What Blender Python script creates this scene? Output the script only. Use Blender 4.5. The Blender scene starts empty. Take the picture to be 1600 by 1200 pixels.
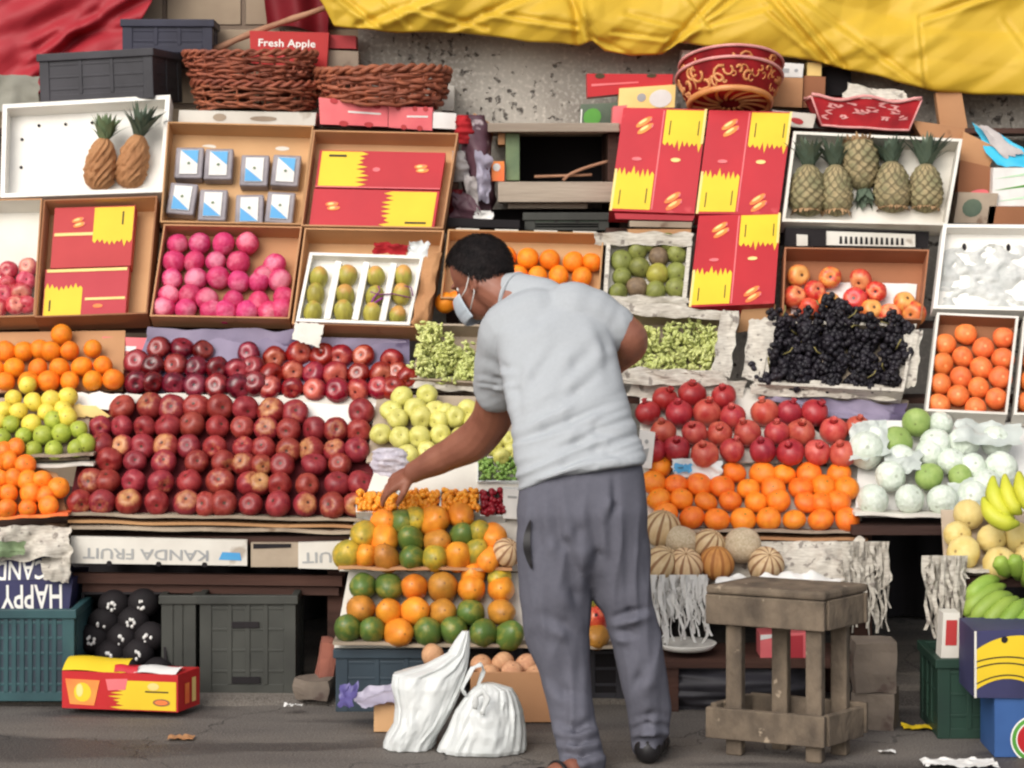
import bpy, bmesh, math, random
import numpy as np
from mathutils import Vector, Matrix, Quaternion, noise as mnoise
R = math.radians
rng = random.Random(7)
SC = bpy.context.scene
COL = SC.collection
# ------------------------------------------------------------------ camera, sky, sun, exposure
F, HZ, H, D0 = 3445.0, 350.0, 1.6, 6.5
cam_d = bpy.data.cameras.new('camera'); cam = bpy.data.objects.new('camera', cam_d); COL.objects.link(cam)
cam.location = (0, -D0, H); cam.rotation_euler = (R(90), 0, 0)
cam_d.sensor_width = 36.0; cam_d.lens = 36.0 * F / 1600.0
cam_d.shift_y = -(600 - HZ) / 1600.0
cam_d.clip_start = 0.1; cam_d.clip_end = 500
cam_d.dof.use_dof = True; cam_d.dof.focus_distance = 7.2; cam_d.dof.aperture_fstop = 5.6
SC.camera = cam
world = bpy.data.worlds.new('World'); SC.world = world; world.use_nodes = True
wn = world.node_tree; wn.nodes.clear()
w_out = wn.nodes.new('ShaderNodeOutputWorld'); w_bg = wn.nodes.new('ShaderNodeBackground')
w_sky = wn.nodes.new('ShaderNodeTexSky'); w_hsv = wn.nodes.new('ShaderNodeHueSaturation')
SUN_EL, SUN_AZ = 36, 207     # azimuth measured clockwise from +Y: the sun stands behind the camera, to its left
w_sky.sky_type = 'NISHITA'; w_sky.sun_disc = False
w_sky.sun_elevation = R(SUN_EL); w_sky.sun_rotation = R(SUN_AZ)
w_sky.dust_density = 4.0; w_sky.air_density = 1.0; w_sky.ozone_density = 0.5
w_hsv.inputs['Saturation'].default_value = 0.35
wn.links.new(w_sky.outputs[0], w_hsv.inputs['Color']); wn.links.new(w_hsv.outputs[0], w_bg.inputs[0])
w_bg.inputs[1].default_value = 0.15
wn.links.new(w_bg.outputs[0], w_out.inputs[0])
sun_d = bpy.data.lights.new('sun', 'SUN'); sun = bpy.data.objects.new('sun', sun_d); COL.objects.link(sun)
sun_d.energy = 1.0; sun_d.angle = R(50); sun_d.color = (1.0, 0.95, 0.87)
sdir = Vector((math.sin(R(SUN_AZ)) * math.cos(R(SUN_EL)), math.cos(R(SUN_AZ)) * math.cos(R(SUN_EL)), math.sin(R(SUN_EL))))
sun.rotation_euler = sdir.to_track_quat('Z', 'Y').to_euler(); sun.location = sdir * 30
SC.view_settings.view_transform = 'Standard'; SC.view_settings.look = 'None'
SC.view_settings.exposure = 0.20; SC.view_settings.gamma = 1.0; SC.view_settings.use_curve_mapping = False
SC.render.engine = 'CYCLES'
SC.cycles.use_denoising = True
SC.cycles.max_bounces = 6; SC.cycles.diffuse_bounces = 3; SC.cycles.glossy_bounces = 3
SC.cycles.transparent_max_bounces = 6; SC.cycles.transmission_bounces = 3
SC.cycles.caustics_reflective = False; SC.cycles.caustics_refractive = False
SC.cycles.filter_width = 2.3

# ------------------------------------------------------------------ helpers: where things are
_PY = [0, 90, 150, 195, 345, 350, 500, 530, 612, 640, 810, 1200]
_YY = [2.2, 2.1, 1.95, 1.88, 1.72, 1.68, 1.50, 1.45, 1.32, 1.25, 0.95, 0.95]
def prof(py): return float(np.interp(py, _PY, _YY))
def P(px, py, Y=None):
    """the point at depth Y that stands at that place of the photograph"""
    if Y is None: Y = prof(py)
    d = Y + D0
    return Vector(((px - 800) / F * d, Y, H - (py - HZ) / F * d))
def G(px, py, z=0.0):
    d = F * (H - z) / (py - HZ)
    return Vector(((px - 800) / F * d, d - D0, z))
def mpp(Y): return (Y + D0) / F     # metres per pixel at depth Y
EYE = Vector((0, -D0, H))
def lin(c):
    return tuple(((x / 255) / 12.92 if x / 255 <= 0.04045 else ((x / 255 + 0.055) / 1.055) ** 2.4) for x in c)
_ORD = 'zeroth first second third fourth fifth sixth seventh eighth ninth tenth eleventh twelfth thirteenth fourteenth fifteenth sixteenth'.split()

# ------------------------------------------------------------------ helpers: materials
MATS = {}
def _new(name):
    m = bpy.data.materials.new(name); m.use_nodes = True
    nt = m.node_tree; b = nt.nodes['Principled BSDF']
    return m, nt, b
def N(nt, t, **kw):
    n = nt.nodes.new(t)
    for k, v in kw.items(): setattr(n, k, v)
    return n
def L(nt, a, b): nt.links.new(a, b)
def mathn(nt, op, a, b=None, clamp=False):
    n = N(nt, 'ShaderNodeMath', operation=op); n.use_clamp = clamp
    for i, v in enumerate((a, b)):
        if v is None: continue
        if isinstance(v, (int, float)): n.inputs[i].default_value = v
        else: L(nt, v, n.inputs[i])
    return n.outputs[0]
def mixc(nt, f, a, b, blend='MIX'):
    n = N(nt, 'ShaderNodeMix', data_type='RGBA', blend_type=blend)
    if isinstance(f, (int, float)): n.inputs[0].default_value = f
    else: L(nt, f, n.inputs[0])
    for i, v in ((6, a), (7, b)):
        if isinstance(v, tuple): n.inputs[i].default_value = (*v, 1) if len(v) == 3 else v
        else: L(nt, v, n.inputs[i])
    return n.outputs[2]
def maprange(nt, v, a, b, c=0.0, d=1.0):
    n = N(nt, 'ShaderNodeMapRange'); n.clamp = True
    L(nt, v, n.inputs[0])
    for i, x in enumerate((a, b, c, d)): n.inputs[i + 1].default_value = x
    return n.outputs[0]
def vary(nt, col, rnd):
    """per-object change of hue and value"""
    oi = N(nt, 'ShaderNodeObjectInfo')
    h = N(nt, 'ShaderNodeHueSaturation'); L(nt, col, h.inputs['Color'])
    L(nt, maprange(nt, oi.outputs['Random'], 0, 1, 1 - rnd, 1 + rnd), h.inputs['Value'])
    r2 = mathn(nt, 'FRACT', mathn(nt, 'MULTIPLY', oi.outputs['Random'], 37.7))
    L(nt, maprange(nt, r2, 0, 1, 0.5 - rnd * .06, 0.5 + rnd * .06), h.inputs['Hue'])
    return h.outputs[0]
def pm(name, c1, c2=None, scale=6, rough=.65, bump=0.0, bscale=None, rnd=0.0, spec=.4, stretch=(1, 1, 1), detail=5, lo=.35, hi=.68, metal=0.0, transl=0.0, third=None, coat=0.0):
    """noise-mottled surface; third = (colour, scale, threshold) adds specks or stains with a shape of their own"""
    m, nt, b = _new(name)
    tc = N(nt, 'ShaderNodeTexCoord'); mp = N(nt, 'ShaderNodeMapping'); mp.inputs['Scale'].default_value = stretch
    L(nt, tc.outputs['Object'], mp.inputs[0])
    c1l = lin(c1); c2l = lin(c2) if c2 else tuple(x * .8 for x in c1l)
    nz = N(nt, 'ShaderNodeTexNoise'); nz.inputs['Scale'].default_value = scale; nz.inputs['Detail'].default_value = detail
    L(nt, mp.outputs[0], nz.inputs['Vector'])
    col = mixc(nt, maprange(nt, nz.outputs[0], lo, hi), c1l, c2l)
    if third:
        n3 = N(nt, 'ShaderNodeTexNoise'); n3.inputs['Scale'].default_value = third[1]; n3.inputs['Detail'].default_value = 4
        L(nt, tc.outputs['Object'], n3.inputs['Vector'])
        col = mixc(nt, maprange(nt, n3.outputs[0], third[2], third[2] + .05), col, lin(third[0]))
    if rnd: col = vary(nt, col, rnd)
    L(nt, col, b.inputs['Base Color'])
    b.inputs['Roughness'].default_value = rough; b.inputs['Specular IOR Level'].default_value = spec
    b.inputs['Metallic'].default_value = metal
    b.inputs['Coat Weight'].default_value = coat
    if bump:
        bn = N(nt, 'ShaderNodeTexNoise'); bn.inputs['Scale'].default_value = bscale or scale * 4; bn.inputs['Detail'].default_value = 6
        L(nt, mp.outputs[0], bn.inputs['Vector'])
        bp = N(nt, 'ShaderNodeBump'); bp.inputs['Strength'].default_value = bump; bp.inputs['Distance'].default_value = .01
        L(nt, bn.outputs[0], bp.inputs['Height']); L(nt, bp.outputs[0], b.inputs['Normal'])
    if transl:
        ad = N(nt, 'ShaderNodeMixShader'); ad.inputs[0].default_value = transl
        tr = N(nt, 'ShaderNodeBsdfTranslucent'); L(nt, col, tr.inputs[0])
        out = [n for n in nt.nodes if n.type == 'OUTPUT_MATERIAL'][0]
        L(nt, b.outputs[0], ad.inputs[1]); L(nt, tr.outputs[0], ad.inputs[2]); L(nt, ad.outputs[0], out.inputs[0])
    MATS[name] = m; return m
def fruit(name, c1, c2, pole=None, psize=.75, pwid=.25, prnd=.3, scale=3.0, stretch=(1, 1, .25), rough=.35, rnd=.12, bump=0.0, bscale=30, tip=(60, 45, 25), tipsize=.93, ribs=0, ribcol=None, spec=.45, lo=.35, hi=.65, coat=0.0):
    """skin of a fruit: mottling that differs from fruit to fruit, a paler pole, a dark tip, optional stripes"""
    m, nt, b = _new(name)
    tc = N(nt, 'ShaderNodeTexCoord'); oi = N(nt, 'ShaderNodeObjectInfo')
    mp = N(nt, 'ShaderNodeMapping'); mp.inputs['Location'].default_value = (-1, -1, -1); mp.inputs['Scale'].default_value = (2, 2, 2)
    L(nt, tc.outputs['Generated'], mp.inputs[0])
    m2 = N(nt, 'ShaderNodeMapping'); m2.inputs['Scale'].default_value = stretch; L(nt, mp.outputs[0], m2.inputs[0])
    nz = N(nt, 'ShaderNodeTexNoise', noise_dimensions='4D'); nz.inputs['Scale'].default_value = scale; nz.inputs['Detail'].default_value = 4
    L(nt, m2.outputs[0], nz.inputs['Vector']); L(nt, mathn(nt, 'MULTIPLY', oi.outputs['Random'], 90), nz.inputs['W'])
    col = mixc(nt, maprange(nt, nz.outputs[0], lo, hi), lin(c1), lin(c2))
    sp = N(nt, 'ShaderNodeSeparateXYZ'); L(nt, mp.outputs[0], sp.inputs[0])
    if ribs:
        an = mathn(nt, 'ARCTAN2', sp.outputs[1], sp.outputs[0])
        s = mathn(nt, 'SINE', mathn(nt, 'ADD', mathn(nt, 'MULTIPLY', an, ribs), mathn(nt, 'MULTIPLY', nz.outputs[0], 1.2)))
        col = mixc(nt, maprange(nt, s, .25, .8), col, lin(ribcol))
    if pole:
        r3 = mathn(nt, 'FRACT', mathn(nt, 'MULTIPLY', oi.outputs['Random'], 13.3))
        z = mathn(nt, 'ADD', sp.outputs[2], mathn(nt, 'MULTIPLY', mathn(nt, 'SUBTRACT', r3, .5), prnd * 2))
        z = mathn(nt, 'ADD', z, mathn(nt, 'MULTIPLY', mathn(nt, 'SUBTRACT', nz.outputs[0], .5), .8))
        col = mixc(nt, maprange(nt, z, psize - pwid, psize + pwid), col, lin(pole))
    if tip:
        rr = mathn(nt, 'SQRT', mathn(nt, 'ADD', mathn(nt, 'POWER', sp.outputs[0], 2), mathn(nt, 'POWER', sp.outputs[1], 2)))
        f = mathn(nt, 'MULTIPLY', maprange(nt, rr, 1 - tipsize + .06, 1 - tipsize - .02), maprange(nt, sp.outputs[2], 0, .05))
        col = mixc(nt, f, col, lin(tip))
    col = vary(nt, col, rnd)
    L(nt, col, b.inputs['Base Color']); b.inputs['Roughness'].default_value = rough; b.inputs['Specular IOR Level'].default_value = spec
    b.inputs['Subsurface Weight'].default_value = 0.0; b.inputs['Coat Weight'].default_value = coat; b.inputs['Coat Roughness'].default_value = .12
    if bump:
        bn = N(nt, 'ShaderNodeTexNoise'); bn.inputs['Scale'].default_value = bscale; bn.inputs['Detail'].default_value = 3
        L(nt, mp.outputs[0], bn.inputs['Vector'])
        bp = N(nt, 'ShaderNodeBump'); bp.inputs['Strength'].default_value = bump; bp.inputs['Distance'].default_value = .02
        L(nt, bn.outputs[0], bp.inputs['Height']); L(nt, bp.outputs[0], b.inputs['Normal'])
    MATS[name] = m; return m

# ------------------------------------------------------------------ helpers: meshes
def tag(o, label=None, cat=None, group=None, kind=None):
    if label: o['label'] = label
    if cat: o['category'] = cat
    if group: o['group'] = group
    if kind: o['kind'] = kind
    return o
def empty(name, loc, label, cat, group=None):
    o = bpy.data.objects.new(name, None); COL.objects.link(o); o.location = loc; o.empty_display_size = .05
    return tag(o, label, cat, group)
class MB:
    def __init__(s): s.v = []; s.f = []; s.m = []; s.s = []
    def add(s, vs, fs, mi=0, sm=False):
        k = len(s.v); s.v += [Vector(p) for p in vs]
        for f in fs: s.f.append([i + k for i in f]); s.m.append(mi); s.s.append(sm)
    def quad(s, a, b, c, d, mi=0): s.add([a, b, c, d], [(0, 1, 2, 3)], mi)
    def hexa(s, p, mi=0):   # p: bottom 0-3, top 4-7, same winding
        s.add(p, [(0, 3, 2, 1), (4, 5, 6, 7), (0, 1, 5, 4), (1, 2, 6, 5), (2, 3, 7, 6), (3, 0, 4, 7)], mi)
    def box(s, c, sx, sy, sz, mi=0, M=None):
        c = Vector(c); pts = []
        for z in (-1, 1):
            for x, y in ((-1, -1), (1, -1), (1, 1), (-1, 1)):
                p = Vector((x * sx / 2, y * sy / 2, z * sz / 2))
                pts.append((M @ p if M else p) + c)
        s.hexa(pts, mi)
    def bar(s, a, b, w, h, mi=0, up=(0, 0, 1)):
        a = Vector(a); b = Vector(b); t = (b - a).normalized(); sd = t.cross(Vector(up))
        if sd.length < 1e-4: sd = t.cross(Vector((0, 1, 0)))
        sd.normalize(); u = sd.cross(t).normalized()
        r = [a - sd * w / 2 - u * h / 2, a + sd * w / 2 - u * h / 2, a + sd * w / 2 + u * h / 2, a - sd * w / 2 + u * h / 2]
        q = [p + (b - a) for p in r]
        s.hexa(r + q, mi)
    def tube(s, pts, rad, n=8, mi=0, cap=True, flat=1.0, closed=False, up=None):
        pts = [Vector(p) for p in pts]; m = len(pts)
        if isinstance(rad, (int, float)): rad = [rad] * m
        vs = []; prev = None
        for i, p in enumerate(pts):
            if closed: t = pts[(i + 1) % m] - pts[i - 1]
            else: t = pts[min(i + 1, m - 1)] - pts[max(i - 1, 0)]
            t.normalize()
            if prev is None:
                a = t.cross(Vector(up) if up else Vector((0, 0, 1)))
                if a.length < .3: a = t.cross(Vector((0, 1, 0)))
            else: a = prev - t * prev.dot(t)
            if a.length < 1e-5: a = t.orthogonal()
            a.normalize(); prev = a; b = a.cross(t)
            for k in range(n):
                an = 2 * math.pi * k / n
                vs.append(p + (a * math.cos(an) + b * math.sin(an) * flat) * rad[i])
        fs = []
        for i in range(m if closed else m - 1):
            for k in range(n):
                j = (i + 1) % m
                fs.append((i * n + k, i * n + (k + 1) % n, j * n + (k + 1) % n, j * n + k))
        if cap and not closed:
            fs.append(tuple(range(n))[::-1]); fs.append(tuple((m - 1) * n + k for k in range(n)))
        s.add(vs, fs, mi, True)
    def ell(s, c, rx, ry, rz, nu=14, nv=9, mi=0, M=None):
        c = Vector(c); vs = []; fs = []
        for j in range(nv + 1):
            th = math.pi * j / nv
            for i in range(nu):
                ph = 2 * math.pi * i / nu
                p = Vector((rx * math.sin(th) * math.cos(ph), ry * math.sin(th) * math.sin(ph), rz * math.cos(th)))
                vs.append((M @ p if M else p) + c)
        for j in range(nv):
            for i in range(nu):
                fs.append((j * nu + i, (j + 1) * nu + i, (j + 1) * nu + (i + 1) % nu, j * nu + (i + 1) % nu))
        s.add(vs, fs, mi, True)
    def lathe(s, prof_, n=24, mi=0, c=(0, 0, 0), M=None, mod=None, sx=1, sy=1):
        c = Vector(c); vs = []; fs = []
        for j, (r, z) in enumerate(prof_):
            for i in range(n):
                a = 2 * math.pi * i / n
                rr = r * (mod(a, z) if mod else 1)
                p = Vector((rr * math.cos(a) * sx, rr * math.sin(a) * sy, z))
                vs.append((M @ p if M else p) + c)
        for j in range(len(prof_) - 1):
            for i in range(n):
                fs.append((j * n + i, j * n + (i + 1) % n, (j + 1) * n + (i + 1) % n, (j + 1) * n + i))
        s.add(vs, fs, mi, True)
    def grid(s, fn, nx, ny, mi=0, sm=True):
        vs = [fn(i / nx, j / ny) for j in range(ny + 1) for i in range(nx + 1)]
        fs = [(j * (nx + 1) + i, j * (nx + 1) + i + 1, (j + 1) * (nx + 1) + i + 1, (j + 1) * (nx + 1) + i) for j in range(ny) for i in range(nx)]
        s.add(vs, fs, mi, sm)
    def mesh(s, name, mats, off=Vector((0, 0, 0))):
        me = bpy.data.meshes.new(name)
        me.from_pydata([tuple(p - off) for p in s.v], [], s.f)
        for m in (mats if isinstance(mats, (list, tuple)) else [mats]):
            me.materials.append(MATS[m] if isinstance(m, str) else m)
        me.polygons.foreach_set('material_index', s.m); me.polygons.foreach_set('use_smooth', s.s)
        me.update(); return me
    def build(s, name, mats, parent=None, origin=None, bevel=0.0, label=None, cat=None, group=None, kind=None, fix=True):
        if parent is not None: off = parent.matrix_basis.translation.copy(); pp = parent.parent
        if parent is not None:
            off = Vector((0, 0, 0)); q = parent
            while q is not None: off += q.location; q = q.parent
        elif origin is not None: off = Vector(origin)
        else:
            xs = [p.x for p in s.v]; ys = [p.y for p in s.v]; zs = [p.z for p in s.v]
            off = Vector(((min(xs) + max(xs)) / 2, (min(ys) + max(ys)) / 2, min(zs)))
        me = s.mesh(name, mats, off)
        if fix:
            bm = bmesh.new(); bm.from_mesh(me); bmesh.ops.recalc_face_normals(bm, faces=bm.faces); bm.to_mesh(me); bm.free()
        o = bpy.data.objects.new(name, me); COL.objects.link(o)
        if parent is not None: o.parent = parent
        else: o.location = off
        if bevel:
            md = o.modifiers.new('bevel', 'BEVEL'); md.width = bevel; md.segments = 2; md.limit_method = 'ANGLE'; md.angle_limit = R(50)
        return tag(o, label, cat, group, kind)
def crumple(x, y, seed=0, k=1.0):
    """folded-sheet relief: ridges where tilted facets meet"""
    v = 0.0
    p = Vector((x * k + seed * 7.3, y * k - seed * 3.1, seed * 1.7))
    w = mnoise.noise_vector(p * .7) * .6
    p = p + w
    v += 1 - abs(mnoise.noise(p)) * 2.2
    v += .5 * (1 - abs(mnoise.noise(p * 2.1 + Vector((3, 1, 2)))) * 2.2)
    v += .22 * mnoise.noise(p * 4.7)
    return v - .9
def facets(x, y, seed=0):
    """flat facets meeting in sharp folds, as in stiff plastic sheet"""
    r = random.Random(seed); w = mnoise.noise_vector(Vector((x * .55, y * .55, seed * 2.3))); x += w.x * .35; y += w.y * .35; s = 0
    for k, (fq, am) in enumerate(((.8, 1.0), (1.1, .8), (1.7, .55), (2.6, .30), (3.9, .16))):
        a = r.uniform(0, math.pi); t = (x * math.cos(a) + y * math.sin(a)) * fq + r.random(); m = .5 + .9 * mnoise.noise(Vector((x * .8 + k * 5, y * .8, seed)))
        s += am * (abs(t % 1 - .5) * 2 - .5) * max(0, m)
    return s
def sheet(name, mat_, c4, Y4, nx=24, ny=16, amp=.01, k=6, seed=0, edge=4, parent=None, **kw):
    """a crumpled sheet stretched between four pixel corners TL TR BR BL at depths Y4"""
    q = [P(c[0], c[1], y) for c, y in zip(c4, Y4)]
    n = (q[1] - q[0]).cross(q[3] - q[0]).normalized()
    if n.y > 0: n = -n
    w = (q[1] - q[0]).length; h = (q[3] - q[0]).length
    def fn(u, v):
        e = edge * mpp(1)
        uu = u + (mnoise.noise(Vector((v * 5, seed * 3.3, u * 2))) * e / w) * 1.5
        vv = v + (mnoise.noise(Vector((u * 6, seed * 5.7 + 9, v * 2))) * e / h) * 1.5
        a = q[0].lerp(q[1], uu); b = q[3].lerp(q[2], uu)
        return a.lerp(b, vv) + n * amp * (1.5 * facets(u * w * k * .55, v * h * k * .55, seed) + .25 * crumple(u * w, v * h, seed, k))
    mb = MB(); mb.grid(fn, nx, ny)
    return mb.build(name, mat_, parent, fix=False, **kw)
class Tray:
    """an open box whose rim shows as four pixel corners TL TR BR BL; it runs back by D metres"""
    def __init__(t, c4, D, th=.006, Y4=None, dY=(0, 0)):
        if Y4 is None: Y4 = [prof(c[1]) + dY[0] for c in c4]
        t.o = [P(c[0], c[1], y) for c, y in zip(c4, Y4)]; t.D = D; t.th = th
        n = (t.o[1] - t.o[0]).cross(t.o[3] - t.o[0]).normalized()
        t.n = -n if n.y > 0 else n
        t.c = sum(t.o, Vector()) / 4
        t.w = (t.o[1] - t.o[0]).length; t.h = (t.o[3] - t.o[0]).length
    def B(t, u, v, off=0.0):
        return t.o[3].lerp(t.o[2], u).lerp(t.o[0].lerp(t.o[1], u), v) + t.n * off
    def hit(t, px, py, off):
        d = P(px, py, 0) - EYE; p0 = t.c + t.n * off
        return EYE + d * ((p0 - EYE).dot(t.n) / d.dot(t.n))
    def geo(t, mb, mo=0, mi=1, mr=0, lip=0.0):
        a, b = t.th / t.w, t.th / t.h
        O = [t.B(0, 1), t.B(1, 1), t.B(1, 0), t.B(0, 0)]
        I = [t.B(a, 1 - b), t.B(1 - a, 1 - b), t.B(1 - a, b), t.B(a, b)]
        OB = [p - t.n * t.D for p in O]; IB = [p - t.n * (t.D - t.th) for p in I]
        for i in range(4):
            j = (i + 1) % 4
            mb.quad(O[i], O[j], I[j], I[i], mr); mb.quad(I[i], I[j], IB[j], IB[i], mi); mb.quad(O[j], O[i], OB[i], OB[j], mo)
        mb.quad(IB[0], IB[1], IB[2], IB[3], mi); mb.quad(OB[3], OB[2], OB[1], OB[0], mo)
        return mb
    def build(t, name, mats, label, cat, group=None, bevel=.002, parent=None):
        mb = t.geo(MB()); m = list(mats) if len(mats) > 1 else list(mats) * 2
        if parent is not None: return mb.build(name, m, parent, bevel=bevel, fix=False)
        return mb.build(name, m, None, bevel=bevel, label=label, cat=cat, group=group, fix=False)
def solid(c4, D, mats, name, label, cat, Y4=None, group=None, bevel=.003, parent=None, extra=None, jag=0.0):
    """a closed carton whose front shows as four pixel corners TL TR BR BL; extra(mb, T) adds print on its face"""
    T = Tray(c4, D, Y4=Y4); mb = MB()
    O = T.o; B_ = [p - T.n * D for p in O]
    mb.hexa([O[3], O[2], B_[2], B_[3], O[0], O[1], B_[1], B_[0]], 0)
    if extra: extra(mb, T)
    o = mb.build(name, mats, parent, bevel=0, label=label, cat=cat, group=group)
    return o, T
def patch(mb, T, pts, mi, off=.0015):
    mb.add([T.B(u, v, off) for u, v in pts], [tuple(range(len(pts)))], mi)
def disc(mb, T, u, v, ru, rv, mi, n=12, off=.0018, rot=0):
    pts = []
    for k in range(n):
        a = 2 * math.pi * k / n
        x, y = ru * math.cos(a), rv * math.sin(a)
        pts.append((u + x * math.cos(rot) - y * math.sin(rot), v + x * math.sin(rot) + y * math.cos(rot)))
    patch(mb, T, pts, mi, off)
def splash(mb, T, u0, v0, u1, v1, edge, mi, seed, off=.0015, sp=.09):
    """a print panel with one jagged side: edge = 'b' bottom, 't' top, 'l' left, 'r' right"""
    r = random.Random(seed); n = 17
    pts = []
    if edge in 'bt':
        e, o_ = (v0, v1) if edge == 'b' else (v1, v0); s = -1 if edge == 'b' else 1
        for k in range(n):
            u = u0 + (u1 - u0) * k / (n - 1)
            pts.append((u, e + s * (sp * r.uniform(.2, 1.35) if k % 2 else -sp * r.uniform(.0, .6)) * (1 if 0 < k < n - 1 else .3)))
        quad_strip(mb, T, [(p, (p[0], o_)) for p in pts], mi, off)
    else:
        e, o_ = (u0, u1) if edge == 'l' else (u1, u0); s = -1 if edge == 'l' else 1
        for k in range(n):
            v = v0 + (v1 - v0) * k / (n - 1)
            pts.append((e + s * (sp * r.uniform(.2, 1.35) if k % 2 else -sp * r.uniform(.0, .6)) * (1 if 0 < k < n - 1 else .3), v))
        quad_strip(mb, T, [(p, (o_, p[1])) for p in pts], mi, off)
def quad_strip(mb, T, pairs, mi, off):
    vs = []
    for a, b in pairs: vs += [T.B(*a, off), T.B(*b, off)]
    mb.add(vs, [(2 * i, 2 * i + 1, 2 * i + 3, 2 * i + 2) for i in range(len(pairs) - 1)], mi)
def text_geo(mb, body, T, u, v, height, mi, off=.002, rot=0.0, squeeze=1.0, align='CENTER'):
    """letters laid on the face of T, centred on (u, v); rot in radians"""
    cu = bpy.data.curves.new('lettering', 'FONT'); cu.body = body; cu.size = height * 1.4; cu.align_x = 'CENTER'; cu.align_y = 'CENTER'
    cu.resolution_u = 2; cu.offset = height * .02
    ob = bpy.data.objects.new('lettering', cu); COL.objects.link(ob)
    dg = bpy.context.evaluated_depsgraph_get(); me = ob.evaluated_get(dg).to_mesh()
    c = T.B(u, v, off); X = (T.o[1] - T.o[0]).normalized(); Z = T.n.cross(X)
    if Z.z < 0: Z = -Z
    cr, sr = math.cos(rot), math.sin(rot); vs = []
    for q in me.vertices:
        x, y = q.co.x * squeeze, q.co.y
        vs.append(c + X * (x * cr - y * sr) + Z * (x * sr + y * cr))
    mb.add(vs, [tuple(p.vertices) for p in me.polygons], mi)
    ob.evaluated_get(dg).to_mesh_clear(); bpy.data.objects.remove(ob); bpy.data.curves.remove(cu)
# ------------------------------------------------------------------ materials
pm('asphalt', (106, 100, 95), (82, 77, 74), 3.0, .85, .5, 60, third=((66, 62, 62), 1.6, .56))
pm('pavement', (128, 122, 114), (98, 92, 88), 2.5, .85, .5, 50, third=((78, 72, 70), 2.2, .58))
pm('card', (190, 144, 102), (174, 128, 90), 3, .85, .12, 40, rnd=.08, third=((132, 92, 60), 5, .66))
pm('card_dark', (160, 108, 74), (140, 94, 64), 3, .85, .12, 40, rnd=.08)
pm('card_in', (212, 168, 124), (194, 150, 108), 2.5, .85, .1, 40, rnd=.06)
pm('card_grey', (176, 160, 140), (146, 130, 114), 5, .9, .2, 40, rnd=.08, third=((120, 100, 84), 7, .62))
pm('rim_wood', (206, 190, 168), (180, 160, 136), 8, .8, .15, 60, rnd=.06)
pm('white_foam', (238, 235, 228), (226, 222, 214), 5, .7, .1, 60)
pm('white_crate', (226, 222, 212), (204, 198, 186), 6, .6, .05, 40, third=((170, 160, 146), 9, .68))
pm('white_card', (222, 218, 208), (202, 196, 186), 4, .8, .1, 30, third=((172, 160, 146), 6, .66))
pm('newsprint', (206, 200, 188), (176, 168, 156), 30, .9, .15, 40, stretch=(1, 1, 5), third=((140, 132, 124), 34, .6))
pm('white_paper', (232, 230, 226), (212, 210, 206), 9, .85, .1, 30)
pm('purple_paper', (146, 136, 158), (116, 108, 132), 4, .8, .2, 30, third=((88, 78, 104), 7, .62))
pm('print_red', (188, 36, 42), (170, 30, 38), 3, .45, .08, 12, rnd=.06, third=((198, 74, 76), 5, .64))
pm('print_red_dull', (184, 58, 62), (168, 46, 52), 3, .55, .05, 20, rnd=.05)
pm('print_yellow', (230, 198, 44), (218, 184, 38), 4, .5)
pm('print_cream', (242, 214, 140), (232, 196, 120), 4, .6)
pm('print_orange', (244, 150, 70), (236, 110, 60), 8, .5)
pm('print_dark', (70, 58, 30), (60, 50, 28), 8, .6)
pm('print_pink', (232, 120, 122), (214, 96, 104), 5, .5)
pm('print_blue', (92, 168, 214), (70, 148, 202), 5, .4)
pm('print_green', (92, 160, 62), (70, 132, 52), 5, .5)
pm('ink_grey', (168, 168, 166), (150, 152, 154), 9, .8)
pm('ink_white', (240, 238, 232), (230, 228, 222), 9, .7)
pm('navy', (58, 58, 96), (46, 46, 80), 6, .6)
pm('royal_blue', (56, 92, 148), (46, 80, 132), 6, .5)
pm('wood_old', (126, 104, 82), (92, 74, 58), 6, .85, .35, 30, stretch=(1, 1, 1), third=((168, 152, 130), 14, .68))
pm('wood_grey', (172, 158, 142), (134, 120, 106), 5, .85, .3, 30, stretch=(.3, 1, 3))
pm('wood_brown', (80, 52, 42), (56, 36, 30), 5, .8, .3, 30, stretch=(.3, 1, 3))
pm('wood_stool', (118, 104, 88), (80, 70, 60), 14, .9, .7, 50, stretch=(1, 1, .6), third=((160, 144, 124), 20, .66))
pm('stick', (176, 132, 104), (140, 100, 78), 8, .8, .2)
pm('plastic_black', (58, 56, 62), (42, 41, 46), 6, .5, .05, rnd=.05)
pm('plastic_navy', (48, 48, 66), (36, 36, 52), 6, .5, .05)
pm('plastic_teal', (50, 84, 88), (38, 66, 72), 6, .5, .05)
pm('plastic_green', (34, 62, 50), (26, 48, 40), 6, .5, .05)
pm('plastic_grey', (66, 67, 62), (50, 51, 47), 6, .6, .05)
pm('plastic_slate', (52, 66, 76), (40, 52, 62), 6, .5, .05)
pm('dark_red_paper', (112, 34, 40), (84, 26, 32), 5, .9, .1, 30, third=((206, 200, 190), 9, .68))
pm('void_dark', (38, 34, 36), (28, 25, 27), 4, .95)  # near-black standing in for shade in gaps; some dark goods share it
pm('wicker', (162, 92, 66), (112, 58, 42), 14, .6, .4, 60, rnd=.06)
pm('wicker_light', (190, 150, 110), (160, 116, 80), 14, .6, .3, 60)
pm('tarp_yellow', (218, 182, 62), (206, 168, 50), 3, .5, .12, 14, spec=.3, transl=.12)
pm('tarp_red', (174, 46, 56), (154, 38, 48), 3, .55, .12, 14, spec=.3, transl=.08)
pm('tarp_maroon', (120, 24, 34), (100, 20, 28), 3, .6, .12, 14, spec=.3)
pm('cloth_grey', (150, 148, 136), (124, 122, 112), 5, .9, .2, 60)
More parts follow.
